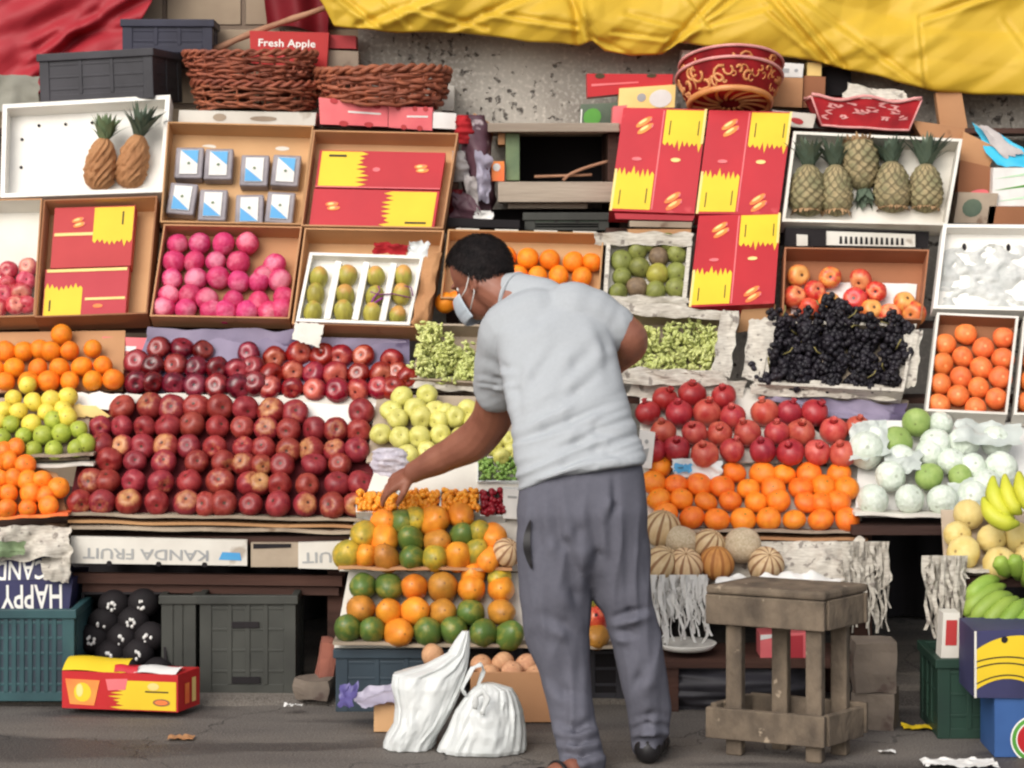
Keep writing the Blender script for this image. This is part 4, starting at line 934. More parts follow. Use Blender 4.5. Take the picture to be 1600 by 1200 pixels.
# hanging bags and clutter between the boxes and the cabinet
def bagblob(name, m, pts, Y, dep, seed, label, cat='bag', nx=14, ny=18, amp=.02):
    """a soft hanging bag: outline given as rows (py, px left, px right)"""
    mb = MB(); rows = len(pts); n = 20; vs = []; fs = []
    pyv = [p[0] for p in pts]
    M_ = 22
    for j in range(M_ + 1):
        py = pyv[0] + (pyv[-1] - pyv[0]) * j / M_
        l = np.interp(py, pyv, [p[1] for p in pts]); r_ = np.interp(py, pyv, [p[2] for p in pts]); cx = (l + r_) / 2; hw = (r_ - l) / 2
        ry = dep * (.35 + .65 * math.sin(math.pi * min(.95, .1 + j / M_)))
        for i in range(n):
            a = 2 * math.pi * i / n; ca, sa = math.cos(a), math.sin(a)
            q = P(cx + hw * ca, py, Y); q.y += ry * sa
            nn = Vector((ca, sa, 0)); q += nn * amp * mnoise.noise(Vector((ca * 1.6 + seed, sa * 1.6, j * .35))) + nn * amp * .6 * mnoise.noise(Vector((ca * 4 + seed, sa * 4, j * .5)))
            vs.append(q)
    for j in range(M_):
        for i in range(n): fs.append((j * n + i, j * n + (i + 1) % n, (j + 1) * n + (i + 1) % n, (j + 1) * n + i))
    fs.append(tuple(range(n))); fs.append(tuple(M_ * n + i for i in range(n)))
    mb.add(vs, fs, 0, True)
    return mb.build(name, m, None, label=label, cat=cat)
pm('bag_plum', (104, 70, 80), (66, 44, 54), 6, .5, .2, 20, third=((186, 170, 172), 9, .6))
pm('bag_pale', (196, 190, 186), (150, 140, 140), 7, .5, .2, 20)
bagblob('plum_bag', 'bag_plum', [(180, 716, 760), (230, 722, 768), (300, 722, 770), (350, 715, 768)], 2.0, .06, 3, 'dark plum plastic bag hanging beside the cabinet')
bagblob('pale_bag', 'bag_pale', [(236, 708, 726), (262, 706, 732), (284, 708, 730)], 1.93, .03, 5, 'small pale plastic bag hanging next to the plum bag', amp=.008)
bagblob('crimson_bag', 'fabric_red', [(180, 713, 732), (205, 712, 742), (225, 716, 740)], 1.96, .03, 6, 'small crimson bag above the pale bag', amp=.01)
bagblob('crimson_pouch', 'tarp_maroon', [(296, 704, 722), (320, 700, 726), (338, 702, 722)], 1.93, .03, 8, 'small maroon pouch below the pale bag', amp=.01)
solid([(740, 176), (772, 196), (766, 240), (736, 222)], .1, ['card'], 'brown_carton', 'folded brown carton leaning beside the plum bag', 'carton', Y4=[2.06] * 4)
solid([(768, 252), (788, 252), (788, 283), (768, 283)], .1, ['print_orange', 'white_paper'], 'orange_carton', 'small orange and white carton left of the cabinet', 'carton', Y4=[1.97] * 4, extra=lambda mb, T: disc(mb, T, .4, .7, .3, .2, 1))
sheet('lilac_wrap', 'bag_lilac', [(742, 236), (768, 244), (764, 318), (744, 310)], [1.92] * 4, 10, 18, .03, 16, 101, label='crumpled lilac plastic wrap over the plum bag', cat='wrap')
sheet('pale_wrap', 'bag_pale', [(724, 272), (746, 276), (748, 346), (728, 340)], [1.90] * 4, 10, 18, .025, 16, 102, label='pale crumpled plastic strip below the small pale bag', cat='wrap')
sheet('plum_wrap', 'bag_plum', [(708, 300), (736, 304), (770, 352), (704, 350)], [1.88] * 4, 16, 14, .03, 14, 103, label='dark plum plastic wrap slumped at the foot of the hanging bags', cat='wrap')
sheet('white_wrap', 'white_paper', [(744, 326), (772, 332), (766, 350), (738, 344)], [1.86] * 4, 10, 8, .015, 18, 104, label='small white paper scrap at the foot of the hanging bags', cat='paper')
solid([(700, 340), (812, 344), (812, 356), (700, 354)], .12, ['void_dark'], 'dark_block', 'black flat box on top of the orange tray', 'box', Y4=[1.78] * 4)

# ------------------------------------------------------------------ right edge clutter
solid([(1462, 145), (1502, 142), (1512, 200), (1470, 205)], .05, ['card'], 'folded_card', 'folded brown card leaning by the yellow tarp end', 'cardboard', Y4=[2.2] * 4)
solid([(1505, 205), (1560, 232), (1545, 262), (1500, 250)], .12, ['card'], 'brown_carton', 'brown carton below the blue packets', 'carton', Y4=[1.95] * 4)
solid([(1500, 250), (1552, 262), (1548, 330), (1494, 325)], .14, ['card_dark', 'print_pink', 'wood_grey'], 'mixed_carton', 'dark brown carton with a pink mark beside the pineapple crate', 'carton', Y4=[1.93] * 4, extra=lambda mb, T: (disc(mb, T, .6, .35, .32, .10, 1, 12, .002, .25), patch(mb, T, [(.05, .05), (.95, .05), (.95, .2), (.05, .2)], 2)))
solid([(1498, 300), (1560, 302), (1552, 350), (1490, 348)], .1, ['card_grey', 'leaf_dark'], 'grey_carton', 'grey carton with a green mark left of the mint packets', 'carton', Y4=[1.86] * 4, extra=lambda mb, T: disc(mb, T, .4, .5, .25, .3, 1))
o_, T = solid([(1552, 262), (1680, 262), (1680, 322), (1550, 322)], .12, ['white_paper', 'print_green', 'mint'], 'mint_packet', 'white and green striped packets at the right photo edge', 'packet', Y4=[1.88] * 4, extra=lambda mb, T: [patch(mb, T, [(0, .1 + .3 * k), (.5, .22 + .3 * k), (.9, .12 + .3 * k), (.9, .2 + .3 * k), (.5, .3 + .3 * k)], 1 if k % 2 else 2) for k in range(3)])
solid([(1546, 322), (1680, 324), (1680, 352), (1542, 350)], .14, ['card_dark'], 'brown_carton', 'dark brown carton under the mint packets', 'carton', Y4=[1.86] * 4)
sheet('blue_packet', 'cyan', [(1520, 195), (1560, 208), (1640, 262), (1556, 258)], [2.0, 2.0, 1.9, 1.9], 20, 10, .015, 12, 2, label='bright blue plastic packet above the mint packets', cat='packet')
sheet('silver_wrap', 'bag_pale', [(1522, 192), (1548, 200), (1600, 240), (1570, 246)], [1.97, 1.97, 1.92, 1.92], 20, 8, .012, 14, 12, label='silvery plastic wrap lying over the blue packet', cat='wrap')
# ------------------------------------------------------------------ fruit shapes (unit radius, z axis = stem axis)
def fprof(kind):
    n = 15; out = []
    for j in range(n + 1):
        t = math.pi * j / n; c, s = math.cos(t), math.sin(t)
        if kind == 'apple':
            r = s * (1 + .06 * c); z = c * .92 - .26 * math.exp(-(s / .34) ** 2) * (1 if c > 0 else -.7)
            z = z if abs(c) > .2 else z
        elif kind == 'orange': r = s; z = c * .95 - .05 * math.exp(-(s / .2) ** 2) * (1 if c > 0 else -.6)
        elif kind == 'mandarin': r = s; z = c * .84 - .07 * math.exp(-(s / .25) ** 2) * (1 if c > 0 else -.6)
        elif kind == 'pear': r = s * (.98 - .34 * max(0, -c) ** 1.2 - .0 * c); z = c * .95 if c > 0 else c * 1.35
        elif kind == 'papaya': r = s ** .85 * (.98 - .12 * c); z = c * 1.28
        elif kind == 'mango': r = s * .95; z = c * 1.2
        elif kind == 'melon': r = s; z = c * .93 - .08 * math.exp(-(s / .22) ** 2) * (1 if c > 0 else -1)
        elif kind == 'guava': r = s * (1 + .05 * c); z = c * .96 - .06 * math.exp(-(s / .25) ** 2)
        out.append((max(r, 0.0), z))
    return out[::-1]
def make_fruit(kind, seed):
    r = random.Random(seed); mb = MB(); ph = r.uniform(0, 6.28)
    lob = {'apple': (5, .028), 'papaya': (5, .035), 'melon': (10, .03), 'pear': (3, .015), 'guava': (4, .02), 'mango': (2, .05)}.get(kind, (3, .008))
    if kind == 'pom':
        pr = fprof('orange')
        pr = [(a, z * 1.0) for a, z in pr][:-1]
        top = pr[-1][1]
        pr += [(.26, .90), (.19, 1.0), (.18, 1.08), (.23, 1.20), (.15, 1.18), (.10, 1.06), (0, 1.02)]
        def mod(a, z):
            m = 1 + .02 * math.sin(3 * a + ph)
            if z > 1.12: m *= 1 + .25 * math.cos(6 * a)
            elif z < .8: m *= 1 + .025 * math.cos(6 * a + ph)
            return m
        mb.lathe(pr, 24, 0, mod=mod)
    else:
        k, am = lob; tx = r.uniform(-.12, .12); lump = r.uniform(0, 50)
        mb.lathe(fprof(kind), 24, 0, mod=lambda a, z: 1 + am * math.cos(k * a + ph) * (.4 + .6 * abs(z)) + tx * math.cos(a) * z + .06 * mnoise.noise(Vector((math.cos(a) * 1.1 + lump, math.sin(a) * 1.1, z * 1.1))))
        if kind in ('apple', 'pear', 'guava'):
            zt = .70 if kind == 'apple' else .9
            zb = -.70 if kind == 'apple' else -1.3
            if kind != 'guava': mb.tube([(0, 0, zb), (.03, .02, zb - .16), (.08, .03, zb - .3)], .035, 5)
    vs = [tuple(p) for p in mb.v]
    return mb
_FM = {}
def fmesh(kind, m, seed):
    k = (kind, m, seed)
    if k not in _FM:
        mb = make_fruit(kind, seed); me = mb.mesh(kind, m)
        bm = bmesh.new(); bm.from_mesh(me); bmesh.ops.remove_doubles(bm, verts=bm.verts, dist=1e-4); bmesh.ops.recalc_face_normals(bm, faces=bm.faces)
        for f in bm.faces: f.smooth = True
        bm.to_mesh(me); bm.free(); _FM[k] = me
    return _FM[k]
def put(name, kind, m, c, r, axis, jit, label, cat, group, squash=None):
    me = fmesh(kind, m, rng.randint(1, 8)); o = bpy.data.objects.new(name, me); COL.objects.link(o)
    ax = (Vector(axis).normalized() + Vector((rng.uniform(-1, 1), rng.uniform(-1, 1), rng.uniform(-1, 1))) * jit).normalized()
    q = ax.to_track_quat('Z', 'Y') @ Quaternion((0, 0, 1), rng.uniform(0, 6.28))
    o.rotation_mode = 'QUATERNION'; o.rotation_quaternion = q; o.location = c
    s = r * rng.uniform(.92, 1.07)
    o.scale = (s * rng.uniform(.94, 1.05), s * rng.uniform(.94, 1.05), s * rng.uniform(.9, 1.07))
    return tag(o, label, cat, group)
def rowname(k, n, sloped):
    if k == 0: return 'front' if sloped else 'bottom'
    if k == n - 1: return 'back' if sloped else 'top'
    return _ORD[k + 1]
def bank(name, kind, m, rows, pos, rpx, desc, place, cat, group, axis=(0, -1, .15), jit=.35, sloped=True, lift=0.0):
    """rows from the front up; an entry is (px, py[, material, words]); pos(px, py) gives the point in the place"""
    n = len(rows)
    for k, row in enumerate(rows):
        row = sorted(row, key=lambda e: e[0])
        cnt = {}
        for i, e in enumerate(row):
            mm = e[2] if len(e) > 2 else m; ds = e[3] if len(e) > 3 else desc
            if isinstance(mm, (list, tuple)): mm = mm[rng.randrange(len(mm))]
            c = pos(e[0], e[1]); sc = (c.y + D0) / F
            rp = e[4] if len(e) > 4 else rpx
            o_ = _ORD[i + 1] if i + 1 < len(_ORD) else 'last'
            rn = rowname(k, n, sloped)
            if n == 1: lab = f"{ds}, {o_} from left {place}"
            else: lab = f"{ds}, {o_} from left in {rn} row {place}"
            put(name, kind, mm, c, rp * sc, axis, jit, lab, cat, group)
def slope(p0, Y0, p1, Y1):
    return lambda px, py: P(px, py, Y0 + (Y1 - Y0) * (py - p0) / (p1 - p0))
def board(name, m, c4, Y4, label, cat='board', th=.008, amp=.0):
    q = [P(c[0], c[1], y) for c, y in zip(c4, Y4)]; n = (q[1] - q[0]).cross(q[3] - q[0]).normalized()
    if n.y > 0: n = -n
    mb = MB(); b = [p - n * th for p in q]
    mb.hexa([q[3], q[2], b[2], b[3], q[0], q[1], b[1], b[0]])
    return mb.build(name, m, None, label=label, cat=cat, bevel=.001)
Z = lambda s: [tuple(map(int, t.split(','))) for t in s.split()]

# --- the big red apple bank
rows = [Z('124,784 160,785 201,784 245,785 292,786 322,788 349,787 392,788 435,788 477,788 520,790 553,788'),
        Z('143,752 168,752 209,752 251,754 296,753 344,753 389,756 405,757 437,757 480,758 528,757 563,756'),
        Z('171,719 211,721 256,722 307,722 349,723 381,725 408,727 441,727 491,726 531,726'),
        Z('158,697 191,697 224,697 259,698 295,698 336,699 381,700 412,701 451,703 487,703 523,704 557,703'),
        Z('157,667 191,667 227,667 263,667 300,664 340,667 379,668 416,670 451,672 492,670 525,672 561,674'),
        Z('191,637 235,635 269,638 307,637 344,637 384,639 424,643 461,645 565,643')]
rowsx = [[(x, y, 'red_apple', 'red apple', 21 if abs(y - 700) > 40 else 20) for x, y in r_] for r_ in rows]
bank('red_apple', 'apple', 'red_apple', rowsx, slope(790, .99, 640, 1.27), 19, 'red apple', 'of the large apple bank', 'apple', 'red apples in the large bank', jit=.6, axis=(0, -1, .3))
# one more layer seen between the rows
board('display_board', 'dark_red_paper', [(142, 620), (590, 628), (580, 812), (104, 806)], [1.36, 1.36, 1.02, 1.02], 'sloped dark red papered board under the large red apple bank')
# layered card under its front edge
def layers(specs):
    for k, (xa, xb, ya, yb, m, Y, lab) in enumerate(specs):
        a, b = P(xa, ya, Y), P(xb, yb, Y); mb = MB(); n = 24; vs = []; fs = []
        for i in range(n + 1):
            t = i / n; p = a.lerp(b, t); w = .006 * mnoise.noise(Vector((t * 6, k * 3.7, 0))); yy = .008 * mnoise.noise(Vector((t * 9, k * 1.7, 4)))
            for dz, dy in ((0.010, yy), (0.0, yy), (0.0, .25), (0.010, .25)): vs.append(Vector((p.x, p.y + dy, p.z + dz + w)))
        for i in range(n):
            for j in range(4): fs.append((i * 4 + j, i * 4 + (j + 1) % 4, i * 4 + 4 + (j + 1) % 4, i * 4 + 4 + j))
        fs.append((0, 1, 2, 3)); fs.append(tuple(4 * n + j for j in range(4)))
        mb.add(vs, fs); mb.build('card_layer', m, None, label=lab, cat='cardboard', group='card layers under the apple bank')
layers([(104, 566, 806, 815, 'card_grey', .965, 'pale card layer right under the front row of red apples'), (106, 560, 817, 826, 'card', .975, 'brown card layer second below the red apples'),
        (108, 556, 828, 834, 'card_grey', .955, 'grey card layer lowest under the red apples, above the lettered panel')])
# --- dark red apples, two trays
rows = [Z('213,598 238,598 272,600 305,602 339,603 373,604 398,601'), Z('213,567 238,572 275,571 307,575 340,576 370,578 396,574'), Z('249,545 285,545 317,549 389,552')]
bank('dark_apple', 'apple', 'dark_apple', rows, slope(604, 1.35, 545, 1.50), 20, 'dark glossy apple', 'of the left dark tray', 'apple', 'dark apples in the left tray', jit=.5, axis=(0, -1, .3))
rows = [Z('421,606 457,607 492,609 527,610 560,609 592,607 613,607'), Z('423,586 457,581 491,584 524,585 560,584 596,584 622,582 637,592'), Z('429,559 467,553 504,556 533,557 568,557 613,563')]
bank('crimson_apple', 'apple', 'crimson_apple', rows, slope(606, 1.35, 555, 1.49), 20, 'crimson glossy apple', 'of the right dark tray', 'apple', 'crimson apples in the right tray', jit=.5, axis=(0, -1, .3))
board('display_board', 'purple_paper', [(232, 520), (640, 530), (640, 618), (196, 616)], [1.545, 1.545, 1.385, 1.385], 'sloped purple papered board under the dark glossy apples')
sheet('purple_wrap', 'purple_paper', [(234, 512), (470, 516), (462, 562), (228, 556)], [1.535, 1.535, 1.52, 1.52], 30, 8, .014, 9, 2, label='lilac paper sheet behind the left dark apples', cat='paper')
sheet('purple_wrap', 'purple_paper', [(500, 530), (634, 532), (640, 572), (500, 566)], [1.535, 1.535, 1.51, 1.51], 20, 8, .014, 9, 3, label='lilac paper sheet behind the crimson apples', cat='paper')
sheet('white_strip', 'white_card', [(196, 614), (640, 622), (590, 640), (190, 630)], [1.335, 1.335, 1.315, 1.315], 40, 4, .006, 8, 3, label='white card strip along the front of the dark apples', cat='card')
sheet('white_strip', 'white_foam', [(470, 628), (596, 632), (590, 664), (470, 660)], [1.31, 1.31, 1.28, 1.28], 16, 6, .004, 8, 8, label='white foam strip behind the last red apples of the bank', cat='card')
solid([(160, 526), (232, 528), (204, 606), (150, 604)], .06, ['print_pink', 'white_paper', 'print_red_dull'], 'pink_carton', 'pink carton behind the orange pyramid', 'carton', Y4=[1.54, 1.54, 1.44, 1.44], extra=lambda mb, T: (patch(mb, T, [(.1, .72), (.8, .72), (.8, .82), (.1, .82)], 1), disc(mb, T, .5, .45, .3, .1, 2)))
# --- orange pyramid at left
rows = [Z('8,596 45,597 76,596 109,595 145,595 177,593'), Z('-8,576 22,575 59,575 93,575 128,573 161,571'), Z('8,550 37,549 62,546 79,549 109,548 145,545'), Z('96,523')]
bank('orange', 'orange', 'orange_skin', rows, slope(596, 1.34, 523, 1.50), 16.5, 'bright orange', 'of the left pyramid', 'orange', 'oranges in the left pyramid', jit=.8)
board('display_board', 'card', [(-60, 520), (196, 516), (192, 610), (-60, 614)], [1.56, 1.56, 1.38, 1.38], 'sloped card board under the orange pyramid')
sheet('white_strip', 'white_foam', [(96, 612), (196, 614), (190, 640), (110, 640)], [1.33, 1.33, 1.30, 1.30], 10, 5, .004, 8, 11, label='white foam strip below the orange pyramid', cat='card')
sheet('white_bag', 'white_paper', [(-30, 534), (18, 538), (12, 574), (-30, 574)], [1.43] * 4, 10, 10, .015, 14, 13, label='white paper bag at the left end of the orange pyramid', cat='bag')
sheet('banana_leaf', 'pear_strip' if 'pear_strip' in MATS else 'print_cream', [(108, 632), (150, 634), (172, 650), (112, 652)], [1.27] * 4, 10, 5, .008, 14, 17, label='yellow paper scrap beside the pears', cat='paper')
# --- yellow and green pears at left
rows = [[(x, y, 'pear_green', 'green pear') for x, y in Z('3,705 20,704 52,703 84,703 119,700 134,693')],
        [(x, y, 'pear_green', 'green pear') for x, y in Z('3,683 37,681 67,680 96,677 123,671')],
        [(x, y, 'pear_green' if x in (17, 83) else 'pear_yellow', 'yellow green pear') for x, y in Z('-4,660 17,663 49,662 83,657 105,652')],
        [(x, y, 'pear_yellow', 'yellow pear') for x, y in Z('5,641 29,643 52,628 72,644 99,640')],
        [(x, y, 'pear_yellow', 'yellow pear') for x, y in Z('21,622 43,602 80,625 107,620')]]
bank('pear', 'pear', 'pear_green', rows, slope(705, 1.10, 602, 1.30), 15.5, 'green pear', 'of the left pear heap', 'pear', 'pears in the left heap', jit=.5)
board('display_board', 'card_grey', [(-60, 620), (140, 624), (140, 716), (-60, 724)], [1.36, 1.36, 1.11, 1.11], 'sloped grey card board under the pears')
layers([(-60, 146, 720, 712, 'card_grey', 1.07, 'grey card layer under the front row of pears'), (-60, 146, 736, 728, 'white_card', 1.05, 'white card layer lowest under the pears')])
# --- left mandarins
rows = [Z('-10,796 11,795 43,794 76,790'), Z('-8,772 13,771 47,771 71,774 92,762'), Z('1,748 21,748 43,750 66,751'), Z('13,720 40,726 -6,724'), Z('25,699 6,704')]
bank('mandarin', 'mandarin', 'mandarin_skin', rows, slope(796, .93, 699, 1.08), 16, 'deep orange mandarin', 'of the left mandarin heap', 'mandarin', 'mandarins in the left heap', jit=.7)
board('display_board', 'card', [(-60, 690), (90, 740), (106, 806), (-60, 812)], [1.13, 1.08, .97, .97], 'sloped card board under the left mandarins')
layers([(-60, 106, 816, 806, 'print_orange', .915, 'pale orange card edge under the left mandarins')])
# --- golden apples
rows = [Z('636,712 667,705 700,702 730,700'), Z('595,678 625,684 656,683 688,679 720,684'), Z('621,655 659,653 711,652 686,657 740,660'), Z('611,642 649,640 680,643 697,646 732,641 760,650'), Z('628,620 667,617')]
bank('golden_apple', 'apple', 'golden_apple', rows, slope(712, 1.08, 617, 1.28), 17.5, 'pale golden apple', 'of the golden heap', 'apple', 'golden apples in the heap', jit=.6)
bank('golden_apple', 'apple', 'golden_apple', [Z('772,700 784,713 796,688 800,706 779,686')], slope(712, 1.04, 617, 1.28), 15, 'pale golden apple', 'beside the grey shirt', 'apple', 'golden apples by the shirt', jit=.6)
board('display_board', 'card_grey', [(590, 616), (812, 620), (806, 730), (572, 722)], [1.34, 1.34, 1.12, 1.12], 'sloped grey card board under the golden apples')
solid([(590, 722), (812, 722), (812, 768), (574, 768)], .18, ['white_card'], 'white_carton', 'white flat carton under the golden apples and berries', 'carton', Y4=[1.07, 1.07, 1.0, 1.0])
# netted single fruit by the hand and the grape pack
bagblob('net_pouch', 'net_lilac', [(700, 592, 624), (706, 582, 636), (722, 580, 640), (738, 584, 638), (746, 590, 630)], 1.05, .03, 27, 'pale lilac net pouch just above the reaching hand', 'pouch', amp=.012)
def pack(name, label, cat, px0, px1, py0, py1, Y, m, nr, rr, seed, dep=.07, clear=True, depth_lean=.05):
    T = Tray([(px0, py0), (px1, py0), (px1, py1), (px0, py1)], dep, .003, [Y + depth_lean, Y + depth_lean, Y, Y])
    o = empty(name, T.B(.5, 0), label, cat)
    mb = MB(); T.geo(mb); mb.build('tub', 'plastic_clear', o, fix=False)
    r = random.Random(seed); mb = MB()
    for k in range(nr):
        p = T.B(r.uniform(.05, .95), r.uniform(.06, .94), r.uniform(-.012, .020)); mb.ell(p, rr * r.uniform(.85, 1.15), rr, rr * r.uniform(.85, 1.2), 8, 6)
    mb.build('berry_fill', m, o); return o
pack('grape_pack', 'clear box of small green grapes beside the grey shirt', 'fruit pack', 746, 812, 714, 752, 1.0, 'berry_green', 150, .007, 3)
pack('berry_pack', 'clear tub of orange berries under the man\'s fingers', 'fruit pack', 556, 622, 770, 800, .94, 'berry_orange', 190, .0088, 4)
pack('berry_pack', 'clear tub of orange berries second from the fingers', 'fruit pack', 622, 688, 768, 800, .94, 'berry_orange', 190, .0088, 5)
pack('berry_pack', 'clear tub of orange berries next to the red berries', 'fruit pack', 688, 750, 766, 800, .94, 'berry_orange', 180, .0088, 6)
pack('berry_pack', 'clear tub of dark red berries beside the grey trousers', 'fruit pack', 750, 790, 766, 806, .95, 'berry_red', 70, .010, 7)
solid([(786, 764), (822, 766), (822, 812), (786, 810)], .1, ['white_paper', 'ink_grey'], 'white_label_card', 'white printed card between the red berries and the trousers', 'card', Y4=[.94] * 4, extra=lambda mb, T: patch(mb, T, [(.2, .7), (.6, .7), (.6, .78), (.2, .78)], 1))
# --- papayas
pg, po, pmx, pb = ('papaya_green', 'green papaya'), ('papaya_orange', 'orange papaya'), ('papaya_mixed', 'yellow green papaya'), ('papaya_brown', 'brownish papaya')
E = lambda x, y, t, r=None: (x, y, t[0], t[1], (r or 21) + 1.5)
rows = [[E(543, 866, pmx), E(571, 869, po, 19), E(603, 871, pb), E(643, 872, pg, 19), E(680, 872, pmx), E(715, 869, po), E(744, 862, pmx), E(763, 874, po)],
        [E(569, 836, pmx), E(601, 843, po), E(641, 842, pg), E(684, 846, pb, 19), E(723, 837, pg), E(750, 832, pmx), E(771, 840, po)],
        [E(600, 815, po, 19), E(627, 816, pg), E(648, 812, pmx, 19), E(677, 814, po, 25), E(720, 806, po, 22)]]
bank('papaya', 'papaya', 'papaya_orange', rows, slope(874, .83, 806, .93), 21, 'papaya', 'of the upper papaya tray', 'papaya', 'papayas in the upper tray', jit=.35, axis=(.1, -1, .2))
put('papaya', 'melon', 'melon_striped', P(792, 863, .82), 22 * mpp(.82), (.5, -.6, .6), .1, 'striped brown melon at the end of the upper papaya tray', 'melon', None)
rows = [[E(543, 981, pg, 22), E(581, 984, pg, 20), E(624, 989, po), E(668, 987, pg, 22), E(709, 985, pg), E(755, 989, pg, 22), E(797, 992, pg)],
        [E(564, 952, pb), E(607, 956, po), E(649, 955, po), E(692, 957, pb), E(735, 957, pg), E(784, 957, pb)],
        [E(567, 917, pg), E(608, 918, pg), E(647, 917, po), E(692, 917, pb, 22), E(737, 920, po), E(783, 920, po)],
        [E(739, 898, po, 20), E(780, 903, pmx, 18)]]
bank('papaya', 'papaya', 'papaya_orange', rows, slope(990, .70, 900, .84), 21, 'papaya', 'of the lower papaya tray', 'papaya', 'papayas in the lower tray', jit=.35, axis=(.1, -1, .2))
bank('papaya', 'papaya', 'papaya_orange', [[E(922, 936, pg), E(931, 968, ('gala_red', 'red orange papaya')), E(932, 996, pb)]], slope(996, .72, 930, .82), 20, 'papaya', 'seen between the trouser legs', 'papaya', 'papayas between the legs', jit=.3)
board('display_board', 'white_card', [(560, 795), (815, 800), (815, 892), (530, 892)], [1.02, 1.02, .90, .90], 'sloped white card board under the upper papayas')
board('display_board', 'white_card', [(545, 892), (1000, 896), (1000, 1012), (522, 1012)], [.91, .91, .75, .75], 'sloped white card board under the lower papayas')
layers([(528, 800, 890, 892, 'card', .80, 'brown card edge under the upper papayas'), (520, 1000, 1008, 1016, 'card_grey', .68, 'grey card edge under the lower papayas')])
# --- pomegranates
Pm = ['pomegranate_skin', 'pomegranate_skin', 'pomegranate_dark']
rows = [Z('1021,704 1057,702 1101,710 1144,704 1192,704 1235,707 1277,707 1317,709'),
        Z('1036,676 1085,677 1124,678 1168,677 1214,677 1252,676 1303,673 1340,668'),
        Z('1012,645 1061,646 1104,645 1145,651 1195,645 1233,645 1273,645'), Z('1039,624 1081,616 1131,620')]
bank('pomegranate', 'pom', Pm, rows, slope(706, 1.13, 618, 1.34), 21.5, 'red pomegranate', 'of the pomegranate heap', 'pomegranate', 'pomegranates in the heap', jit=.35, axis=(0, -.55, 1))
board('display_board', 'white_card', [(1000, 606), (1170, 606), (1350, 660), (1350, 722), (1004, 722)][:2] + [(1352, 722), (1000, 722)], [1.42, 1.42, 1.16, 1.16], 'sloped white board under the pomegranates')
sheet('newspaper', 'newsprint', [(985, 592), (1166, 596), (1160, 624), (980, 620)], [1.385] * 4, 24, 8, .02, 10, 21, label='crumpled newspaper between the green grapes and the pomegranates', cat='paper')
sheet('plastic_scrap', 'plastic_clear', [(1050, 716), (1130, 720), (1126, 748), (1052, 744)], [1.10] * 4, 12, 8, .015, 14, 23, label='white and blue plastic scrap among the loose mandarins', cat='wrap')
sheet('blue_scrap', 'print_blue', [(1053, 724), (1082, 726), (1080, 738), (1054, 737)], [1.08] * 4, 8, 6, .006, 14, 24, label='small blue label scrap on the plastic among mandarins', cat='label')
_o, _T = solid([(1000, 672), (1024, 676), (1018, 732), (994, 730)], .02, ['white_paper', 'ink_grey', 'print_pink'], 'price_card', 'small white card with a grey mark beside the man\'s right hip', 'card', Y4=[1.08] * 4, extra=lambda mb, T: (disc(mb, T, .5, .72, .12, .06, 1), patch(mb, T, [(.25, .25), (.6, .2), (.7, .55), (.35, .5)], 1)))
# --- loose mandarins at right
rows = [Z('1040,803 1081,809 1120,812 1161,812 1201,811 1241,812 1283,812 1324,812'), Z('1029,780 1065,780 1103,784 1141,783 1181,785 1216,783 1260,785 1284,787 1310,785'),
        Z('1021,754 1056,757 1093,758 1128,761 1169,764 1208,765 1251,763 1287,761 1322,764'), Z('1032,729 1147,738 1191,740 1225,741 1264,740 1311,740')]
bank('mandarin', 'mandarin', 'mandarin_skin', rows, slope(812, .98, 730, 1.14), 20, 'orange mandarin', 'of the right mandarin bank', 'mandarin', 'mandarins in the right bank', jit=.45, axis=(0, -.6, 1))
board('display_board', 'white_card', [(1000, 722), (1340, 730), (1348, 830), (1000, 830)], [1.20, 1.20, 1.0, 1.0], 'sloped white board under the right mandarins')
layers([(1004, 1350, 830, 834, 'card_grey', .955, 'grey card edge under the right mandarins'), (1004, 1356, 842, 846, 'card', .965, 'brown card edge lowest under the right mandarins')])
# --- trays of single fruits (positions on the tray's own back plane)
def intray(key, name, kind, m, rows, off, rpx, desc, place, cat, group, **kw):
    T = TR[key]; bank(name, kind, m, rows, lambda px, py: T.hit(px, py, off), rpx, desc, place, cat, group, sloped=False, **kw)
intray('mag', 'magenta_fruit', 'guava', 'magenta_skin', [Z('256,481 290,483 330,486 352,487 386,487 420,487 438,484'), Z('263,462 297,462 323,468 365,469 405,472 443,464'), Z('269,436 307,436 341,434 373,440 405,441 437,438'), Z('272,409 304,409 337,409 373,411 412,430 429,414'), Z('277,381 312,381 349,381 387,381')],
       -.045, 18, 'magenta fruit', 'of the magenta tray', 'fruit', 'magenta fruit in the tray', jit=.6)
intray('pinkap', 'pink_apple', 'apple', 'pink_apple', [Z('-4,481 24,477 42,476'), Z('5,461 33,457'), Z('11,444 40,439'), Z('13,423 44,418')], -.05, 15.5, 'pink apple', 'in the cut left tray', 'apple', 'pink apples at the left edge', jit=.6)
intray('orangebox', 'orange', 'orange', 'orange_skin', [Z('696,473 712,470 730,458'), Z('808,430 840,431 873,431 909,433 780,440'), Z('790,402 825,404 859,406 896,409 925,410')], -.05, 16.5, 'round orange', 'of the tray behind the man', 'orange', 'oranges behind the man', jit=.8)
gb, gd, gy = ('guava_brown', 'brown guava'), ('guava_dull', 'dull green guava'), ('mango_skin', 'yellow green guava')
E2 = lambda x, y, t: (x, y, t[0], t[1])
